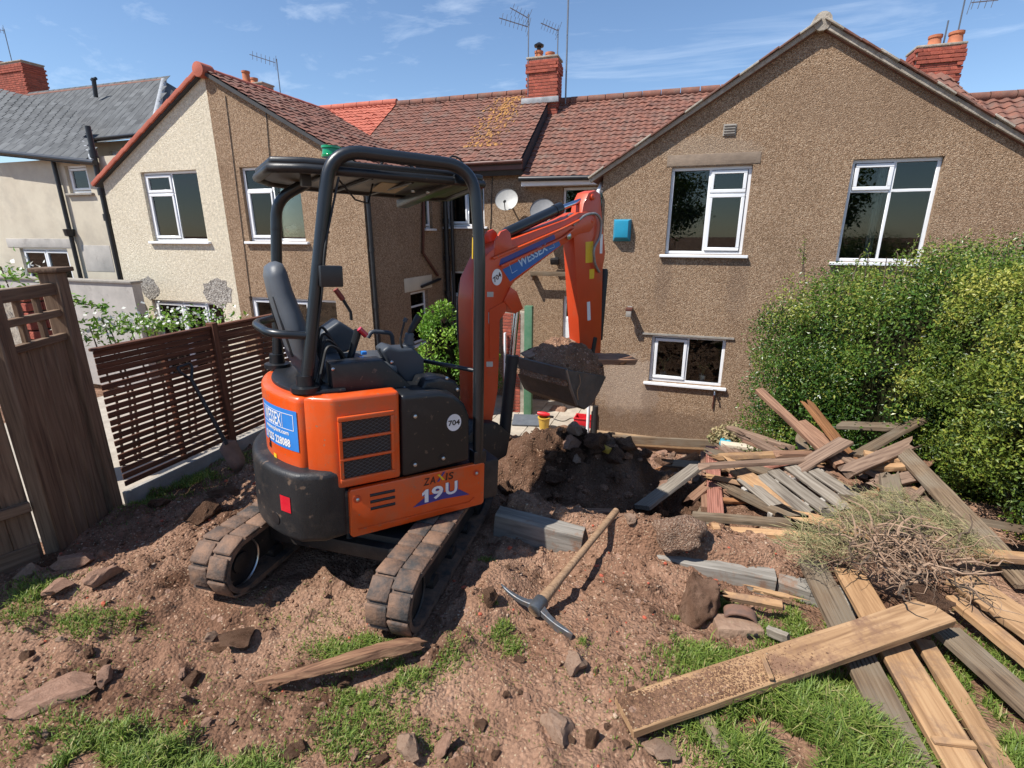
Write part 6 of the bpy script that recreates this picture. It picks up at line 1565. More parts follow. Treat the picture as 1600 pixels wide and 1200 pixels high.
# splintered batten and block lying on boards
def on_board(name, lb, cat, mat, px, py, z, size, rz_, rx=0, bevel=.003):
    p = onz(px, py, z); me = G().box((0, 0, 0), size).mesh(name, bevel=bevel, seg=1); o = link(name, me, mat)
    o.matrix_world = Matrix.Translation(Vector(p)) @ Matrix.Rotation(rz_, 4, 'Z') @ Matrix.Rotation(rx, 4, 'X'); return tag(o, lb, cat)
on_board('batten', 'short pale batten nailed across the soil smeared end of a board', 'batten', MAT['w_tan'], 1198, 1042, -1.835, (.13, .022, .014), R(100))
on_board('batten', 'splintered pale batten across the lower end of the clean tan board', 'batten', MAT['w_tan'], 1490, 1160, -1.90, (.15, .03, .016), R(10))
on_board('timber_block', 'small pale block at the end of the tan rail', 'block', MAT['w_tan'], 1118, 828, -1.975, (.05, .08, .07), R(10))
on_board('paper_scrap', 'scrap of white paper lying between two boards', 'paper', MAT['white_print'], 1377, 952, -1.90, (.055, .028, .004), R(-20))
# rubble-size broken timber bits in the heap
for k in range(88):
    X = rnd.uniform(.2, 2.0); Y = rnd.uniform(3.7, 6.4); big = k < 48 and X > .55
    if .85 < X < 1.55 and 4.1 < Y < 4.95: continue
    z = h1(X, Y)+rnd.uniform(.02, .16)*(1 if X > .8 else .3); a_ = rnd.uniform(0, 3.14); z += .07 if big else 0; L = rnd.uniform(.6, 1.25) if big else rnd.uniform(.15, .45); dx, dy = math.cos(a_)*L/2, math.sin(a_)*L/2
    mt = rnd.choice(('w_red', 'w_brown', 'w_brown', 'w_rot', 'w_old', 'w_old', 'w_old', 'w_tan', 'w_pink') if not big else ('w_old', 'w_brown', 'w_old', 'w_red', 'w_tan', 'w_brown'))
    adj = {'w_red': 'reddish', 'w_brown': 'dull brown', 'w_rot': 'rotten orange', 'w_old': 'weathered', 'w_tan': 'tan', 'w_pink': 'pinkish'}[mt]
    lay('timber_offcut', ('long ' if L > .9 else 'short ' if (big or L < .28) else '')+adj+(' length of board buried in the heap ' if big else ' broken offcut ')+('next to the grey pallet' if (X-1.2)**2+(Y-4.5)**2 < .35 else 'under the hedge' if Y > 5.3 else 'beside the trench' if X < .8 else 'beneath the dull brown plank'), 'board' if big else 'offcut', MAT[mt], (X-dx, Y-dy, z+rnd.uniform(-.04, .04)), (X+dx, Y+dy, z+rnd.uniform(-.04, .08)), rnd.uniform(.09, .15) if big else rnd.uniform(.04, .10), rnd.uniform(.025, .045), rnd.uniform(-.4, .4), 'deck' if (big and k % 3 == 0) else 'plain', k+90, 0, 2, 'broken offcuts in the heap')
# curved split half log in the foreground
lp = [Vector(onz(a, b, z)) for a, b, z in ((398, 1066, -1.955), (440, 1058, -1.94), (490, 1047, -1.915), (540, 1032, -1.895), (590, 1017, -1.895), (630, 1009, -1.91), (664, 1004, -1.93))]
lx_ = (lp[-1]-lp[0]).normalized(); ly_ = Vector((0, 0, 1)).cross(lx_).normalized(); lm_ = Matrix((lx_, ly_, lx_.cross(ly_))).transposed().to_4x4(); lm_.translation = lp[0]
lg2 = G(); rr = random.Random(4); nn_ = 30; kk_ = 9; vs = []
for i in range(nn_+1):
    f_ = i/nn_*(len(lp)-1); a_ = int(min(f_, len(lp)-2)); p_ = lm_.inverted() @ lp[a_].lerp(lp[a_+1], f_-a_); wd_ = float(np.interp(i/nn_, [0, .15, .4, .8, 1], [.006, .022, .031, .038, .028])); 
    for k in range(kk_):
        q_ = 2*math.pi*k/kk_; rad_ = wd_*(1+.22*math.sin(k*2.3+1)+rr.uniform(-.08, .08)); vs.append(p_+Vector((rr.uniform(-.004, .004)+(rr.uniform(-.05, .03) if i == nn_ else 0), math.cos(q_)*rad_*1.15, math.sin(q_)*rad_*.72)))
lg2.add(vs, [(i*kk_+k, i*kk_+(k+1) % kk_, (i+1)*kk_+(k+1) % kk_, (i+1)*kk_+k) for i in range(nn_) for k in range(kk_)]+[tuple(range(kk_))[::-1], tuple(nn_*kk_+k for k in range(kk_))])
hl = lg2.build('split_log', MAT['w_rot2'], smooth=35); hl.matrix_world = lm_
tag(hl, 'tapering curved split log lying across grass and soil', 'log')
# soil spilt on the near end of the long board
rs = np.random.RandomState(12); a_, b_ = at(975, 1120, Zv(-1.925)), at(1465, 955, Zv(-1.80)); n_ = 13000
tt = np.abs(rs.normal(0, .19, n_)); tt = tt[tt < .62]; n_ = len(tt); ax_ = (b_-a_); sd_ = np.cross([0, 0, 1.], ax_/np.linalg.norm(ax_))
pp = a_+ax_*tt[:, None]+sd_*rs.uniform(-.075, .075, n_)[:, None]+np.array([0, 0, .0215]); s_ = .0011*(4.5)**(rs.rand(n_)**2.5)
V = (iv[None]*(1+rs.uniform(-.3, .3, (n_, len(iv), 1)))*s_[:, None, None]*np.array([1.2, 1, .6])+pp[:, None]).reshape(-1, 3)
tag(link('spilt_soil', np_mesh('spilt_soil', V, (it[None]+(np.arange(n_)*len(iv))[:, None, None]).reshape(-1, 3)), MAT['clod']), 'crumbs of soil lying on the long tan board', None, None, 'stuff')
# curved grey stake
q = [Vector(onY(*a)) for a in ((1140, 846, 3.7), (1152, 862, 3.62), (1170, 876, 3.55), (1196, 884, 3.5))]
tag(G().tube(bend(q, .1, 5), .022, 8).build('curved_stake', MAT['w_grey'], smooth=50), 'curved grey stake in the gap beneath the tan rail', 'stake')
# grey pallet
c = Vector(onY(1247, 782, 4.45))
pal = thing('wooden_pallet', 'broken silver grey pallet with white rails half buried in the heap', 'pallet', tuple(c))
pal.rotation_euler = (R(8), R(-6), 0)
u = Vector(onY(1300, 825, 4.15))-Vector(onY(1235, 755, 4.6)); u.z = 0; u.normalize(); v_ = Vector((-u.y, u.x, 0)); an = math.atan2(u.y, u.x)
MAT['w_white'] = M('flaking_white_paint', (.50, .47, .43), (.27, .24, .20), rough=.8, sc_=14)
for k, s in enumerate((-.30, -.15, 0, .15, .30)):
    me = board_mesh(.70-.06*(k % 2), .112, .022, 'plain', 300+k, 0, 1); o = link('slat', me, MAT['w_grey'], pal)
    o.matrix_local = Matrix.Translation(v_*s+Vector((0, 0, .11+.008*(k % 2)))+u*rnd.uniform(-.04, .04)) @ Matrix.Rotation(an+rnd.uniform(-.05, .05), 4, 'Z')
for s in (-.2, .16):
    me = G().box((0, 0, 0), (.78, .05, .08)).mesh('rail', bevel=.006, seg=1); o = link('rail', me, MAT['w_white'], pal)
    o.matrix_local = Matrix.Translation(u*s+Vector((0, 0, .058))) @ Matrix.Rotation(an+R(90), 4, 'Z')

# ================================================================== soil in the bucket
def heap(name, label, cx, cy, z0, rx, ry, hh, mat, mtx, seed, n=44):
    t = np.linspace(-1, 1, n); A_, B_ = np.meshgrid(t, t)
    r = np.sqrt(A_**2+B_**2); base = np.clip(1-np.maximum(np.abs(A_), np.abs(B_))**2.2, 0, 1)**.8
    X = cx+A_*rx; Y = cy+B_*ry
    Z = z0+hh*base*(.75+.5*fbm(X*1.0+seed, Y, 4, 3))+.10*fbm(X+seed, Y+2, 11, 4, .62)*(base > .02)+.03*fbm(X, Y+seed, 40, 2)
    Z[0, :] = Z[-1, :] = z0-.05; Z[:, 0] = Z[:, -1] = z0-.05
    X = X+.02*fbm(X+9, Y, 15, 2); idx = np.arange(n*n).reshape(n, n)
    Fq = np.stack([idx[:-1, :-1], idx[:-1, 1:], idx[1:, 1:], idx[1:, :-1]], -1).reshape(-1, 4)
    o = link(name, np_mesh(name, np.stack([X, Y, Z], -1).reshape(-1, 3), Fq, True), mat); o.matrix_world = mtx
    return tag(o, label, 'soil')
heap('soil_load', 'heaped brown soil filling the raised excavator bucket', 0, (Y0_+Y1_)/2, Z1_+.05, W-.005, (Y1_-Y0_)/2-.01, max(.12, pl(890, 528, 0)[1]-Z1_+.03), MAT['clod'], BOOM_M, 3)
def ebox(name, lb, cat, mat, c, size, eul):
    me = board_mesh(size[0], size[1], size[2], 'plain', 77, 0, 2); o = link(name, me, mat)
    o.matrix_world = BOOM_M @ Matrix.Translation(c) @ Euler(eul).to_matrix().to_4x4(); return tag(o, lb, cat)
ebox('timber_board', 'soil covered board sticking out of the loaded bucket', 'board', MAT['w_red'], (.22, Y1_+.05, Z1_+.13), (.44, .15, .055), (.15, .03, R(62)))
ebox('timber_board', 'dark edged strip lying over the soil in the bucket', 'board', MAT['w_brown'], (-.10, (Y0_+Y1_)/2-.04, Z1_+.215), (.40, .11, .016), (.3, -.22, R(75)))
for k, (x, y, z, s) in enumerate(((.16, Y0_+.18, Z1_+.17, .055), (.05, Y0_+.26, Z1_+.22, .05), (.20, Y1_-.06, Z1_+.09, .07), (-.12, Y0_+.3, Z1_+.2, .045), (.21, Y0_+.08, Z1_+.14, .035))):
    me = rock(20+k, .8, .3); me.materials.append(MAT['clod']); o = link('soil_clod', me, None); o.matrix_world = BOOM_M @ Matrix.Translation((x, y, z)) @ Matrix.Diagonal((s*1.2, s, s*.8, 1))
    tag(o, 'clod of soil riding on the loaded bucket', 'clod', 'clods in the bucket')
q = [BOOM_M @ Vector((W+.02+.01*(k % 2), *pl(905-2*k+3*(k % 2), 585+13*k, W+.02))) for k in range(4)]
tag(G().tube(bend(q, .03), .004, 5).build('dry_root', MAT['w_tan'], smooth=60), 'thin pale root dangling from the loaded bucket', 'root')

# ================================================================== foliage
def leaves(name, parent, mat, P, N, size, rs, spread=.8, wid=.45, fold=.25, tint=None):
    n = len(P)
    d = rs.normal(0, 1, (n, 3)); d /= np.linalg.norm(d, axis=1)[:, None]
    nn = N*(1-spread*.5)+d*spread; nn /= np.linalg.norm(nn, axis=1)[:, None]
    t = np.cross(nn, rs.normal(0, 1, (n, 3))); t /= np.linalg.norm(t, axis=1)[:, None]
    b = np.cross(nn, t); s = size*rs.uniform(.65, 1.3, n)[:, None]
    V = np.stack([P-t*s*.5, P+b*s*wid*.5+nn*s*fold*.2, P+t*s*.5-nn*s*fold*.4, P-b*s*wid*.5+nn*s*fold*.2], 1).reshape(-1, 3)
    org = np.array(ORG.get(parent.name, (0, 0, 0))) if parent is not None else 0
    F4 = np.arange(n*4).reshape(n, 4); F3 = np.concatenate([F4[:, [0, 1, 2]], F4[:, [0, 2, 3]]])
    me = np_mesh(name, V-org, F3, False)
    at_ = me.attributes.new('tint', 'FLOAT', 'POINT')
    tv = np.clip(rs.normal(.5, .2, n) if tint is None else tint+rs.normal(0, .13, n), 0, 1)
    at_.data.foreach_set('value', np.repeat(tv, 4).astype(np.float32))
    o = link(name, me, mat, parent); return tag(o, kind='stuff')
def hedge(name, label, cat, boxes, nclump, per, lsize, mat, seed, core_mat, crad=(.12, .26), stems=8, flat=1.0, top_tint=.25):
    """boxes: rounded volumes (cx,cy,z0,z1,rx,ry)"""
    rs = np.random.RandomState(seed)
    b0 = boxes[0]; root = thing(name, label, cat, (b0[0], b0[1], b0[2]))
    Ps, Ns, Ts = [], [], []
    for (cx, cy, z0, z1, rx, ry) in boxes:
        m = int(nclump/len(boxes)); cz, hz_ = (z0+z1)/2, (z1-z0)/2
        d = rs.normal(0, 1, (m, 3)); d /= np.linalg.norm(d, axis=1)[:, None]
        sup = (np.abs(d)**2.5).sum(1)**(-1/2.5)
        rr = sup*(1-.16*rs.rand(m)**1.5)
        C = np.array([cx, cy, cz])+d*rr[:, None]*np.array([rx, ry, hz_])
        R_ = rs.uniform(crad[0], crad[1], m)
        for c, r_, dd in zip(C, R_, d):
            e = rs.normal(0, 1, (per, 3)); e /= np.linalg.norm(e, axis=1)[:, None]
            rad = r_*(.45+.62*rs.rand(per)**.6)
            p = c+e*rad[:, None]*np.array([1, 1, flat]); Ps.append(p); Ns.append(e*.7+dd*.5+np.array([0, 0, .35]))
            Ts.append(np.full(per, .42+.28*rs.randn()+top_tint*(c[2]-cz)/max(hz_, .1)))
        # twiggy dark heart
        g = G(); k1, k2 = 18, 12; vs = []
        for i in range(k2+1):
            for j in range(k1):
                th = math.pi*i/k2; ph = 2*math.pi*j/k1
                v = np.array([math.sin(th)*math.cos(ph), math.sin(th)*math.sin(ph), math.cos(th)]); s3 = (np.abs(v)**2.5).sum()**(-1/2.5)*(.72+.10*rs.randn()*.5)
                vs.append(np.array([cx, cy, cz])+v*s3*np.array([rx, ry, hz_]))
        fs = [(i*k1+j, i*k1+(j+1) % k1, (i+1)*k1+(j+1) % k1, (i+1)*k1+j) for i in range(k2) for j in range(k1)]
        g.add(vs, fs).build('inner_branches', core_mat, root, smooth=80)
    P = np.concatenate(Ps); N = np.concatenate(Ns); N /= np.linalg.norm(N, axis=1)[:, None]
    leaves('foliage', root, mat, P, N, lsize, rs, .75, .5, .3, np.concatenate(Ts))
    for k in range(stems):
        b = boxes[k % len(boxes)]; x, y = b[0]+rnd.uniform(-.7, .7)*b[4], b[1]+rnd.uniform(-.7, .7)*b[5]; zt = b[3]+rnd.uniform(-.05, .12)
        G().tube([(x, y, b[2]-.1), (x+rnd.uniform(-.1, .1), y, (b[2]+zt)/2), (x+rnd.uniform(-.15, .15), y+rnd.uniform(-.1, .1), zt)], [.03, .018, .004], 6).build('stem', MAT['bark'], root, smooth=60)
    return root
MAT['bark'] = M('bark', (.13, .09, .06), (.08, .055, .038), rough=.9, sc_=20, bump=.6)
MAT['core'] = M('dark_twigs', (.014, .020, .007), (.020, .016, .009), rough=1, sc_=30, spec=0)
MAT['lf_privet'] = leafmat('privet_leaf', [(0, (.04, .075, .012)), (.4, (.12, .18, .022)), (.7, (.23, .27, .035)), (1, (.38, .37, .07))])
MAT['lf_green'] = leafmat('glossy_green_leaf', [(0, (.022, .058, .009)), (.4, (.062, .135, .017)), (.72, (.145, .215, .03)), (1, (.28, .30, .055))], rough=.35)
MAT['lf_bright'] = leafmat('bright_green_leaf', [(0, (.05, .13, .012)), (.5, (.13, .27, .02)), (1, (.28, .42, .05))])
MAT['lf_grass'] = leafmat('grass_blade', [(0, (.075, .13, .022)), (.5, (.16, .24, .04)), (.8, (.27, .33, .07)), (1, (.44, .38, .17))], rough=.5, trans=.35)
MAT['lf_dry'] = leafmat('wilted_grass', [(0, (.13, .15, .06)), (.35, (.25, .25, .11)), (1, (.44, .34, .19))], rough=.7)
MAT['petal'] = leafmat('white_petal', [(0, (.60, .60, .52)), (1, (.82, .82, .78))], rough=.6)
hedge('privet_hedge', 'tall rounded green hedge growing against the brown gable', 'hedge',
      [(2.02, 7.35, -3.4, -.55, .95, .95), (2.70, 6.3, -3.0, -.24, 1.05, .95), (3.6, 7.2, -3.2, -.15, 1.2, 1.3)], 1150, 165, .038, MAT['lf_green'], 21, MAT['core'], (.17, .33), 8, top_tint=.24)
hedge('trimmed_hedge', 'yellow green clipped hedge beside the long grooved deck board', 'hedge',
      [(3.05, 4.35, -2.2, -.28, .88, .95), (2.98, 5.35, -2.3, -.22, .85, .75), (3.2, 3.3, -2.1, -.3, .8, .9)], 950, 175, .031, MAT['lf_privet'], 22, MAT['core'], (.13, .25), 6, flat=.7, top_tint=.24)
hedge('garden_shrub', 'bright green leafy shrub behind the excavator', 'shrub', [(-3.45, 7.0, -3.1, -1.08, .42, .42), (-3.1, 7.2, -3.1, -1.45, .4, .4)], 90, 120, .062, MAT['lf_bright'], 23, MAT['core'], (.10, .2), 3)
hedge('leafy_weed', 'pale green weed growing at the foot of the brown gable', 'weed', [(1.02, 9.2, -4.1, -3.35, .28, .25)], 26, 90, .07, MAT['lf_dry'], 24, MAT['core'], (.08, .16), 2)
# flowering climber next door
def climber(name, lb, pxs, X, seed):
    rs = np.random.RandomState(seed); c = [onX(a, b, X) for a, b in pxs]
    root = thing(name, lb, 'climber', (X, float(np.mean([q[1] for q in c])), -2.2))
    P = np.concatenate([q+rs.normal(0, 1, (75, 3))*np.array([.15, .17, .06])-np.array([0, 0, .05]) for q in c]); N = np.tile([0.3, -.3, .9], (len(P), 1))
    leaves('foliage', root, MAT['lf_bright'], P, N, .055, rs, 1.0)
    Pf = np.concatenate([q+rs.normal(0, 1, (26, 3))*np.array([.15, .18, .05])+np.array([0, 0, .0]) for q in c])
    leaves('blossom', root, MAT['petal'], Pf, np.tile([0., -.2, 1.], (len(Pf), 1)), .035, rs, .8, .95)
    for q in c: G().tube([(q[0], q[1], -2.25), (q[0]+.05, q[1]+.05, (q[2]-2.2)/2), (q[0], q[1], q[2]+.02)], [.015, .012, .004], 5).build('stem', MAT['bark'], root)
climber('flowering_climber', 'white flowered climber showing above the slatted fence', ((140, 512), (170, 508), (200, 502), (235, 498), (270, 494), (305, 492), (335, 492), (160, 500), (220, 492), (260, 500)), -5.0, 31)
climber('flowering_climber', 'small white flowered sprig above the gate trellis', ((2, 420), (-8, 428)), -5.3, 32)
q = [onX(112, 470, -5), onX(135, 476, -5), onX(160, 480, -5)]
rt_ = thing('bramble_shoot', 'single arching leafy shoot against the grey garden wall', 'shoot', tuple(q[0]))
G().tube([tuple(p) for p in q], [.006, .005, .003], 5).build('stem', MAT['bark'], rt_)
rs = np.random.RandomState(5); P = np.concatenate([q[0]+(q[2]-q[0])*t+rs.normal(0, .03, (9, 3)) for t in np.linspace(0, 1, 7)])
leaves('foliage', rt_, MAT['lf_bright'], P, np.tile([0., -.3, 1.], (len(P), 1)), .06, rs, .6)

# trees at the far end of the garden, mirrored in the window panes
for x_, y_, lb in ((-9, -15, 'broad dark green tree at the far end of the garden'), (-1.5, -17, 'tall dark green tree behind the lawn'), (7, -16, 'rounded dark tree beyond the far hedge')):
    rs = np.random.RandomState(int(abs(x_*7))+3); tr_ = thing('garden_tree', lb, 'tree', (x_, y_, -2.0))
    G().tube([(x_, y_, -2.1), (x_+.1, y_, 0), (x_, y_+.1, 3)], [.22, .17, .08], 10).build('trunk', MAT['bark'], tr_, smooth=60)
    m_ = 70; d_ = rs.normal(0, 1, (m_, 3)); d_ /= np.linalg.norm(d_, axis=1)[:, None]; C_ = np.array([x_, y_, 2.2])+d_*rs.uniform(.5, 1, m_)[:, None]*np.array([2.6, 2.2, 2.4])
    P_ = np.concatenate([c_+rs.normal(0, .34, (90, 3)) for c_ in C_]); leaves('crown', tr_, MAT['lf_green'], P_, np.tile([0, 0, 1.], (len(P_), 1)), .26, rs, 1.0)
# stray shoots standing out of the hedge tops
rs = np.random.RandomState(91)
for hd_, n_, (x0, x1, y0, y1, zt) in ((0, 34, (1.3, 4.2, 6.0, 7.8, -.25)), (1, 16, (2.5, 3.6, 3.8, 5.6, -.28))):
    par = [o for o in bpy.data.objects if o.name.startswith(('privet_hedge', 'trimmed_hedge')) and o.parent is None][hd_]
    PP = []
    for k in range(n_):
        x, y = rs.uniform(x0, x1), rs.uniform(y0, y1); h_ = rs.uniform(.05, .24); lx, ly = rs.normal(0, .06, 2)
        G().tube([(x, y, zt-.25), (x+lx*.5, y+ly*.5, zt+h_*.5), (x+lx, y+ly, zt+h_)], [.006, .004, .002], 4).build('shoot', MAT['bark'], par)
        t = rs.rand(26); PP.append(np.stack([x+lx*t, y+ly*t, zt-.1+(h_+.1)*t], -1)+rs.normal(0, .018, (26, 3)))
    PP = np.concatenate(PP); leaves('shoot_leaves', par, MAT['lf_green'] if hd_ == 0 else MAT['lf_privet'], PP, np.tile([0, -.3, .9], (len(PP), 1)), .035, rs, .9, .45, .3, np.full(len(PP), .7))
# ---------------- uprooted plant thrown on the boards
uc_ = Vector(onz(1392, 868, -1.78))
up_ = thing('uprooted_plant', 'uprooted clump of wilted grass and tangled roots thrown over the boards', 'plant', tuple(uc_))
rs = np.random.RandomState(77); rr = random.Random(78)
e1 = Vector(onz(1300, 830, -1.78))-uc_; e2 = Vector(onz(1450, 900, -1.78))-uc_
for k in range(210):
    s = Vector((rr.gauss(.02, .16), rr.gauss(-.03, .12), abs(rr.gauss(.05, .05))))
    p = [s]; d_ = Vector((rr.gauss(0, 1), rr.gauss(0, 1), rr.gauss(.1, .35))).normalized()
    for j in range(7):
        d_ = (d_+Vector((rr.gauss(0, .5), rr.gauss(0, .5), rr.gauss(-.05, .4)))).normalized(); nx = p[-1]+d_*.045; nx.z = min(max(nx.z, -.03), .22); p.append(nx)
    r0 = rr.choice((.002, .0025, .0035, .005, .008))
    G().tube([uc_+q_ for q_ in p], [r0*(1-.09*j) for j in range(8)], 5).build('root', MAT['w_root'] if k % 4 else MAT['bark'], up_, smooth=60)
me = rock(55, .55, .45); me.materials.append(MAT['darksoil']); o = link('root_soil', me, None, up_); o.location = Vector(onz(1450, 935, -1.78))-uc_; o.scale = (.10, .08, .07)
cl = [Vector(onz(a, b, -1.74)) for a, b in ((1285, 838), (1330, 815), (1360, 790), (1400, 780), (1450, 800), (1490, 830), (1260, 855), (1310, 850), (1420, 815), (1500, 850), (1380, 810))]
GV = []; GT = []
for c in cl:
    for k in range(270):
        b = np.array(c)+rs.normal(0, 1, 3)*np.array([.07, .07, .03]); d_ = rs.normal(0, 1, 3)*np.array([1, 1, .55])+np.array([-.3, .2, .25]); d_ /= np.linalg.norm(d_)
        L = rs.uniform(.04, .12); sd_ = np.cross(d_, [0, 0, 1.]); sd_ /= np.linalg.norm(sd_)+1e-6; w_ = rs.uniform(.0010, .0022)
        GV.append([b-sd_*w_, b+sd_*w_, b+sd_*w_*.6+d_*L*.6+np.array([0, 0, .002]), b+d_*L-np.array([0, 0, .003])]); GT.append(rs.rand())
GV = np.array(GV).reshape(-1, 3)-np.array(uc_); F4 = np.arange(len(GV)).reshape(-1, 4)
me = np_mesh('wilted_grass', GV, np.concatenate([F4[:, [0, 1, 2]], F4[:, [0, 2, 3]]]), False)
a_ = me.attributes.new('tint', 'FLOAT', 'POINT'); a_.data.foreach_set('value', np.repeat(np.array(GT), 4).astype(np.float32))
tag(link('wilted_grass', me, MAT['lf_dry'], up_), kind='stuff')

# ---------------- grass
def grass(name, label, patches, seed, mat):
    rs = np.random.RandomState(seed); PX, PY, LN = [], [], []
    for px, py, rx, ry, n, ln in patches:
        c = onz(px, py, -2.0)
        a = rs.normal(0, .55, n); b = rs.normal(0, .55, n)
        PX.append(c[0]+a*rx); PY.append(c[1]+b*ry); LN.append(ln*rs.uniform(.45, 1.25, n)*(1-.35*np.clip(a*a+b*b, 0, 1)))
    x = np.concatenate(PX); y = np.concatenate(PY); L = np.concatenate(LN); n = len(x)
    keep = fbm(x, y, 7, 2) > -.16; x, y, L = x[keep], y[keep], L[keep]; n = len(x)
    z = H(x, y)-.008; B = np.stack([x, y, z], -1)
    ang = rs.uniform(0, 6.28, n)+1.5*fbm(x, y, 4, 2)*6; lean = rs.uniform(.15, .85, n)
    dh = np.stack([np.cos(ang), np.sin(ang), 0*ang], -1); sd_ = np.stack([-np.sin(ang), np.cos(ang), 0*ang], -1)
    w_ = (rs.uniform(.0014, .0030, n)*(1+L*2.5))[:, None]; Lc = L[:, None]; le = lean[:, None]; zz = np.array([0, 0, 1.])
    m1 = B+dh*Lc*le*.35+zz*Lc*.55; t1_ = B+dh*Lc*le*1.05+zz*Lc*(.95-.45*le)
    V = np.stack([B-sd_*w_, B+sd_*w_, m1-sd_*w_*.8, m1+sd_*w_*.8, t1_], 1).reshape(-1, 3)
    i = (np.arange(n)*5)[:, None]
    F3 = np.concatenate([i+np.array([[0, 1, 3]]), i+np.array([[0, 3, 2]]), i+np.array([[2, 3, 4]])])
    me = np_mesh(name, V, F3, False)
    a_ = me.attributes.new('tint', 'FLOAT', 'POINT'); tv = np.clip(rs.normal(.5, .22, n)+(rs.rand(n) > .93)*.4, 0, 1); a_.data.foreach_set('value', np.repeat(tv, 5).astype(np.float32))
    return tag(link(name, me, mat), label, None, None, 'stuff')
grass('long_grass', 'long bright grass growing around the fallen boards',
      [(1250, 1120, .42, .26, 9500, .13), (1330, 1180, .30, .22, 5000, .14), (1180, 1180, .30, .16, 3000, .10), (1500, 1130, .25, .30, 6000, .10), (1590, 1170, .25, .2, 3500, .11), (1270, 960, .14, .26, 3000, .08), (1110, 1030, .22, .14, 2600, .065),
       (1180, 975, .2, .14, 1500, .06), (1130, 925, .10, .08, 700, .06), (1170, 1050, .2, .14, 1800, .06), (1560, 1060, .2, .3, 3000, .08), (1420, 1090, .25, .2, 2500, .08)], 41, MAT['lf_grass'])
grass('short_grass', 'short trodden grass showing through the soil',
      [(250, 1200, .5, .11, 5200, .085), (400, 1215, .4, .1, 2200, .07), (120, 1205, .3, .08, 1800, .07), (540, 1020, .22, .08, 1900, .05), (590, 1005, .14, .06, 1000, .05), (640, 1055, .14, .14, 1500, .05), (560, 1095, .16, .10, 1300, .05), (700, 1030, .12, .1, 500, .045), (540, 1150, .18, .16, 1300, .05), (640, 1140, .2, .1, 600, .04),
       (780, 985, .10, .09, 700, .05), (800, 1010, .06, .06, 250, .05), (910, 1005, .03, .03, 160, .035), (770, 955, .06, .04, 260, .04), (130, 985, .22, .09, 900, .05), (200, 975, .2, .06, 450, .045), (40, 985, .2, .1, 500, .05), (1060, 955, .05, .05, 220, .04), (760, 870, .05, .05, 160, .05), (600, 1110, 1.1, .45, 1500, .035), (250, 1110, .9, .4, 900, .035), (1000, 1080, .6, .35, 700, .035), (480, 960, .5, .2, 350, .035)], 42, MAT['lf_grass'])
grass('shaded_grass', 'grass along the concrete base of the slatted fence', [(330, 745, .18, .5, 3000, .06), (250, 775, .15, .35, 1600, .05), (60, 945, .2, .12, 900, .07)], 43, MAT['lf_grass'])

pth = tag(G().bx(-7.5, -4.02, 2.0, 7.2, -2.9, -2.16).build('path', MAT['paver']), 'pale paved path beyond the slatted fence', None, None, 'structure')
# ================================================================== patio and the small things on it
pat_ = tag(G().bx(-5.85, -1.62, 9.25, 12.2, -4.3, -4.165).build('patio', MAT['concrete']), 'paved patio behind the houses', None, None, 'structure')
PV = G().box((0, 0, 0), (.444, .444, .04)).mesh('slab', bevel=.006, seg=1); PV.materials.append(MAT['paver'])
for i in range(9):
    for j in range(6):
        o = bpy.data.objects.new('slab', PV); col.objects.link(o); o.parent = pat_
        o.location = (-1.87-i*.455+(j % 2)*.0, 9.50+j*.455, -4.148+rnd.uniform(-.003, .003)); o.rotation_euler = (0, 0, rnd.uniform(-.006, .006))
def patio_pt(px, py): return Vector(onz(px, py, -4.125))
c = patio_pt(912, 664); cr_ = thing('plastic_crate', 'bright red open plastic crate on the patio', 'crate', tuple(c))
MAT['redplastic'] = M('red_plastic', (.62, .02, .03), (.52, .018, .025), rough=.4)
for dx, dy, sx, sy in ((0, -.15, .40, .02), (0, .15, .40, .02), (-.19, 0, .02, .28), (.19, 0, .02, .28)): G().box(c+Vector((dx, dy, .105)), (sx, sy, .21)).build('crate_side', MAT['redplastic'], cr_, bevel=.005)
G().box(c+Vector((0, 0, .015)), (.36, .28, .02)).build('crate_base', MAT['redplastic'], cr_)
G().box(c+Vector((0, -.165, .20)), (.42, .03, .025)).build('crate_rim', MAT['redplastic'], cr_, bevel=.005)
c = patio_pt(850, 670); bu = thing('yellow_tub', 'yellow tub holding a red and black tool on the patio', 'tub', tuple(c))
MAT['yellowplastic'] = M('yellow_plastic', (.60, .38, .05), (.5, .3, .05), rough=.5)
G().lathe([(.09, 0), (.10, .02), (.13, .25), (.145, .26), (.145, .28), (.11, .28), (.09, .05)], 18, Matrix.Translation(c)).build('tub_body', MAT['yellowplastic'], bu, smooth=40)
c2 = c+Vector((0, 0, .30)); tl = thing('power_tool', 'red and black power tool resting on the yellow tub', 'tool', tuple(c2))
G().tube([c2+Vector((-.15, 0, .05)), c2+Vector((0, 0, .04)), c2+Vector((.12, .02, .03))], [.04, .06, .035], 10).build('motor', MAT['redplastic'], tl, smooth=50); G().box(c2+Vector((.1, 0, 0)), (.22, .05, .05)).build('tool_handle', MAT['black_plastic'], tl, bevel=.01)
c = patio_pt(883, 645); bg_ = heap('cement_bag', 'crumpled pinkish bag lying beside the yellow tub', 0, 0, 0, .2, .14, .12, MAT['pinkstone'], Matrix.Translation(patio_pt(872, 640)), 9, 20); bg_['category'] = 'bag'
c = patio_pt(905, 672); tg = G().lathe([(.10, 0), (.15, .05), (.155, .06), (.12, .055), (.02, .03)], 18, Matrix.Translation(c)).build('rubber_bowl', MAT['blackrub'], smooth=40); tag(tg, 'shallow black rubber bowl in front of the red crate', 'bowl')
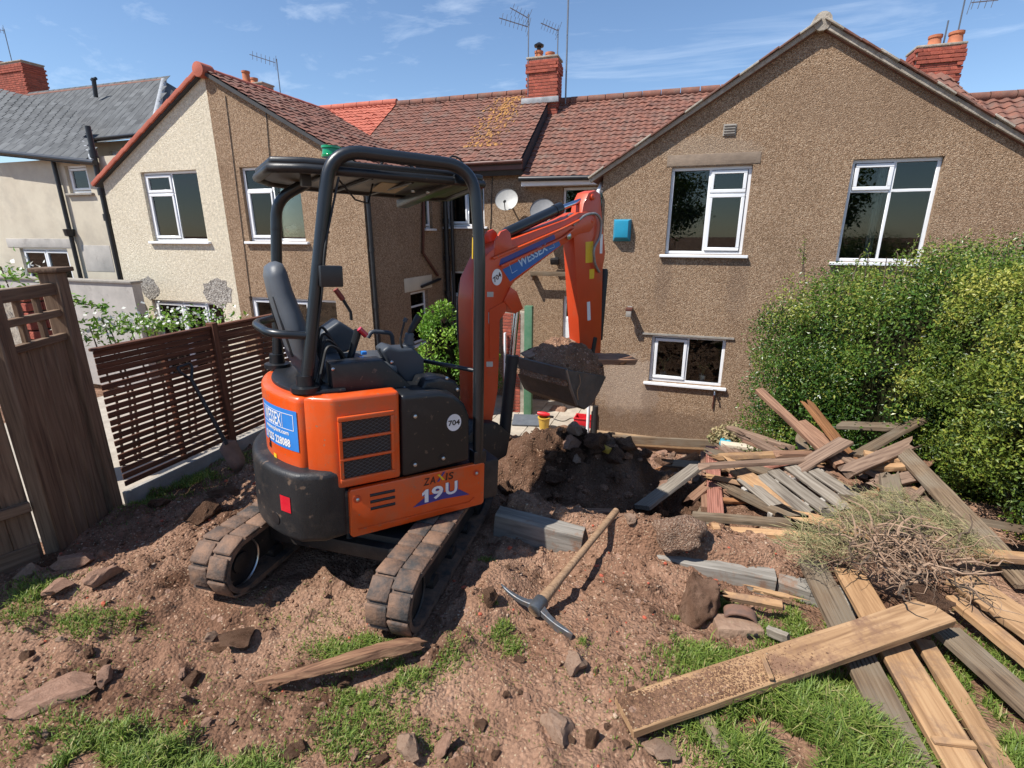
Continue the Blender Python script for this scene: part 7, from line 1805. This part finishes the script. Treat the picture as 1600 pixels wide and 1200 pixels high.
c = patio_pt(825, 662); o = G().box((0, 0, 0), (.75, .55, .03)).build('slate_sheet', M('blue_grey_sheet', (.12, .135, .155), (.09, .10, .12), rough=.5), bevel=.004); o.matrix_world = Matrix.Translation(c+Vector((0, .1, .05))) @ Matrix.Rotation(R(12), 4, 'Z') @ Matrix.Rotation(R(5), 4, 'X'); tag(o, 'dark blue grey sheet lying on the patio', 'sheet')
q = [patio_pt(*a)+Vector((0, 0, .012)) for a in ((865, 655), (880, 660), (895, 652), (905, 660), (890, 672), (872, 668))]
tag(G().tube(bend(q, .2), .008, 6).build('electric_cable', MAT['blackrub'], smooth=60), 'thin dark cable snaking over the patio slabs', 'cable')
c = Vector(onY(930, 655, 9.6)); tag(G().cyl(c+Vector((0, 0, -.6)), c+Vector((0, 0, .28)), .05, 12).build('plastic_post', MAT['blackrub'], smooth=40), 'short dark post standing at the corner of the brown gable', 'post')
c = hit(938, 705); o = tag(G().tube([Vector(c)+Vector((-.15, .1, .05)), Vector(c)+Vector((.1, -.05, .03))], .035, 8).build('yellow_pipe', MAT['yellowplastic'], smooth=50), 'short yellow offcut of pipe in the rubble', 'pipe')
c = Vector(onY(1135, 690, 9.0)); o = tag(heap('blue_sack', 'scrap of turquoise sacking by the weeds', 0, 0, 0, .11, .08, .06, M('turquoise_sack', (.05, .34, .45), rough=.6), Matrix.Translation(c), 4, 14)); o['category'] = 'sack'
c = Vector(onY(1165, 698, 8.4)); o = G().box((0, 0, 0), (.75, .16, .05)).build('pale_board', M('pale_board', (.60, .52, .40), rough=.8), bevel=.004); o.location = c; tag(o, 'pale cream board lying in front of the weeds', 'board')

# ================================================================== things fixed to the houses
c = Vector(onY(971.5, 360, 9.93)); ab = thing('alarm_box', 'turquoise alarm box fixed to the brown gable', 'alarm box', tuple(c))
MAT['turq'] = M('turquoise_plastic', (.018, .27, .42), (.016, .23, .36), rough=.35)
G().prism([(-.165, -.20), (.165, -.20), (.165, .20), (-.165, .20)], lambda a, b, d: (c.x+a*(1 if d > 0 else .72), YR-.002-(0 if d > 0 else .13), c.z+b*(1 if d > 0 else .75)+(.0 if d > 0 else .02)), 0, 1).build('cover', MAT['turq'], ab, bevel=.012)
c = Vector(onY(984, 488, YR)); wl = thing('wall_lamp', 'small brown wall lamp casting a long shadow on the gable', 'lamp', tuple(c))
G().box(c+Vector((0, -.02, .05)), (.09, .04, .14)).build('bracket', MAT['concrete'], wl, bevel=.006); G().box(c+Vector((0, -.14, .08)), (.12, .22, .05)).build('hood', MAT['brownpaint'], wl, bevel=.008); G().box(c+Vector((0, -.20, .0)), (.10, .10, .11)).build('lens', MAT['concrete'], wl, bevel=.01)
c = Vector(onY(1116, 612, YR)); tp_ = thing('garden_tap', 'outside tap on a thin pipe below the lower window', 'tap', tuple(c))
G().tube([c+Vector((0, -.03, .0)), c+Vector((0, -.03, -.33))], .012, 8).build('supply_pipe', MAT['brownpaint'], tp_); G().tube([c+Vector((0, -.01, .02)), c+Vector((0, -.12, .02)), c+Vector((0, -.13, -.03))], .016, 8).build('spout', MAT['steel'], tp_, smooth=50); G().box(c+Vector((0, -.09, .06)), (.07, .02, .02)).build('tap_handle', MAT['steel'], tp_)
def dish(px, py, Y, rad, lb, tint):
    c = Vector(onY(px, py, Y-.35)); root = thing('satellite_dish', lb, 'dish', tuple(c))
    mt = Matrix.Translation(c) @ Matrix.Rotation(R(65), 4, 'X') @ Matrix.Rotation(R(8), 4, 'Y')
    prf = [(rad*t, .22*rad*t*t) for t in (.02, .25, .5, .75, .92, 1.0)]; prf += [(rad*1.0, .22*rad+.012), (rad*.9, .22*rad*.81-.015), (rad*.3, -.015)]
    G().lathe(prf, 28, mt).build('reflector', M('dish_grey', tint, rough=.5), root, smooth=50)
    a = mt @ Vector((0, -rad*.9, .05)); b = mt @ Vector((0, -rad*.55, .55*rad*1.6))
    G().tube([a, b], .012, 6).build('feed_arm', MAT['alu'], root); G().tube([b, b+(mt.to_3x3() @ Vector((0, .05, -.06)))], .03, 8).build('receiver', MAT['black_plastic'], root)
    G().tube([c+Vector((0, .02, -.02)), (c.x, Y, c.z-.1)], .02, 8).build('wall_arm', MAT['alu'], root)
dish(792, 314, YM, .27, 'pale grey satellite dish on the wall below the lichened roof', (.42, .41, .38))
dish(848, 331, YM, .29, 'darker grey satellite dish above the boom cylinder', (.25, .25, .25))
a = Vector(onY(829, 426, 12.0)); b = Vector(onY(905, 430, 12.0)); wr = thing('timber_rail', 'weathered timber rail bracketed to the house wall above the white door', 'rail', tuple(a))
G().box((a+b)/2, ((b-a).length, .06, .10)).build('beam', MAT['w_old'], wr, bevel=.006); G().box(a+Vector((.02, .12, -.08)), (.05, .26, .22)).build('wall_bracket', MAT['w_brown'], wr)
c = Vector(onY(868, 408, YM-.08)); fl_ = thing('security_lamp', 'black floodlight on the wall above the timber rail', 'lamp', tuple(c))
G().box(c+Vector((0, -.08, 0)), (.2, .10, .14), Matrix.Rotation(.4, 3, 'X')).build('lamp_head', MAT['black_plastic'], fl_, bevel=.01); G().box(c+Vector((0, .03, .05)), (.08, .1, .08)).build('mount', MAT['concrete'], fl_)
# brick pier and green post beside the white door
p0_ = onY(804, 500, 11.0); p1_ = onY(822, 500, 11.0)
br_ = thing('brick_garden_wall', 'low red brick wall end in front of the white door', 'brick wall', (p0_[0], 11, -4.15))
MAT['brickwall'] = M('dark_red_brick', (.20, .06, .04), (.14, .045, .035), rough=.9, sc_=20)
co_ = G().bx(p0_[0]-.28, p1_[0], 11.0, 11.25, -4.15, onY(812, 488, 11)[2]).build('core', MAT['mortar'], br_)
for j in range(34):
    z = -4.11+j*.075
    if z > onY(812, 488, 11)[2]-.03: break
    for i in range(3):
        o = bpy.data.objects.new('brick', BRICK); col.objects.link(o); o.parent = co_; x = p0_[0]-.28+.1+i*.218+(j % 2)*.0
        if x+.1 > p1_[0]+.02: continue
        o.location = (x-p0_[0], 11.04-11, z+4.15-.0)
c0 = onY(826, 478, 10.9); tag(G().bx(c0[0]-.09, c0[0]+.09, 10.86, 11.0, -4.15, c0[2]).build('green_post', M('green_painted_post', (.06, .17, .09), (.10, .2, .12), rough=.6, sc_=8), bevel=.01), 'green painted post beside the low brick wall', 'post')
c0 = onY(789, 520, 10.9); tag(G().bx(c0[0]-.02, c0[0]+.02, 10.86, 10.95, -4.15, c0[2]).build('pale_post', MAT['upvc'], bevel=.005), 'thin white post between shrub and brick wall', 'post')
# wall lamp and conduit by the left patio doors
c = Vector(onY(215, 462, YL)); t_ = thing('wall_lamp', 'black wall lamp beside the cream house patio doors', 'lamp', tuple(c))
G().tube([c, c+Vector((0, -.14, .02))], .025, 8).build('arm', MAT['black_plastic'], t_); G().lathe([(.05, -.08), (.06, .08), (.03, .1)], 12, Matrix.Translation(c+Vector((0, -.16, .02)))).build('shade', MAT['black_plastic'], t_, smooth=40)
# aerials
def aerial(lb, px, ptop, pbot, Y, booms, r=.016):
    t = Vector(onY(px, ptop, Y)); b = Vector(onY(px+(pbot-ptop)*.0, pbot, Y)); b.x = t.x; b.y = t.y
    root = thing('roof_aerial', lb, 'aerial', tuple(b)); G().tube([b, t], r, 6).build('mast', MAT['alu'], root)
    for bx_, by_, ex_, ey_, nel in booms:
        p = Vector(onY(bx_, by_, Y)); q = Vector(onY(ex_, ey_, Y-.25)); bm_ = G().tube([p, q], .011, 5).build('boom', MAT['alu'], root)
        d_ = (q-p); nrm_ = d_.cross(Vector((0, 1, .3))).normalized()
        for k in range(nel):
            c_ = p+d_*(k+.3)/nel; G().tube([c_-nrm_*.12, c_+nrm_*.12], .006, 4).build('element', MAT['alu'], bm_)
        for s_ in (-1, 1): G().tube([p-d_*.03, p-d_*.03+nrm_*.2*s_], .006, 4).build('reflector_rod', MAT['alu'], bm_)
aerial('two armed television aerial strapped to the middle brick chimney', 826, 22, 150, 14.2, ((825, 42, 780, 28, 7), (825, 28, 797, 12, 5)))
aerial('single armed television aerial on the right edge of the middle chimney', 872, 45, 120, 14.5, ((872, 48, 845, 36, 6),))
aerial('tall plain pole rising beside the middle brick chimney', 889, -40, 165, 14.6, (), .022)
aerial('television aerial above the small chimney behind the brown half gable', 432, 92, 170, 15.0, ((430, 98, 390, 85, 6),))
aerial('aerial standing on the chimney of the slate roofed house', 6, 45, 100, 16.2, ((6, 48, -12, 44, 4),))
aerial('tall aerial mast behind the chimney with two orange pots', 1512, -20, 130, 14.8, ((1518, 4, 1560, 0, 4),))
aerial('short bent aerial between the two orange chimney pots', 1482, 32, 70, 14.4, ())
# things standing behind the glass
c = Vector((-.25, YR+.22, -2.72)); 
for x_, h_, lb in ((-.22, .42, 'tall potted plant behind the left pane of the lower window'), (.52, .30, 'small potted plant behind the right pane of the lower window')):
    t_ = thing('potted_plant', lb, 'plant', (x_, YR+.24, -2.76)); p_ = Vector((x_, YR+.24, -2.76))
    G().lathe([(.05, 0), (.065, .11), (.072, .115), (.05, .115), (.04, .05)], 14, Matrix.Translation(p_)).build('flower_pot', MAT['upvc'], t_, smooth=40)
    for k in range(9):
        a_ = k*.7; G().tube(bend([p_+Vector((0, 0, .1)), p_+Vector((.05*math.cos(a_), .03*math.sin(a_), .1+h_*.6)), p_+Vector((.16*math.cos(a_), .06*math.sin(a_), .08+h_*rnd.uniform(.6, 1)))], .1), [.007]*2+[.006]*7+[.002]*0 if False else .006, 5).build('leaf', MAT['lf_dry'] if False else M('pot_leaf', (.16, .22, .07), rough=.5) if k == 0 and x_ < 0 else MAT['potleaf'] if 'potleaf' in MAT else MAT.setdefault('potleaf', M('pot_leaf', (.16, .22, .07), rough=.5)), t_)
b_ = Vector(onY(455, 358, YL+.24)); ty = thing('soft_toy', 'white and red soft toy on the sill behind the brown half gable window', 'toy', tuple(b_))
me = rock(61, .8, .3); me.materials.append(M('white_plush', (.6, .58, .52), rough=.95)); o = link('toy_body', me, None, ty); o.scale = (.22, .08, .13)
me = rock(62, .8, .3); me.materials.append(MAT['redplastic']); o = link('toy_scarf', me, None, ty); o.scale = (.07, .06, .06); o.location = (-.05, -.06, -.02)
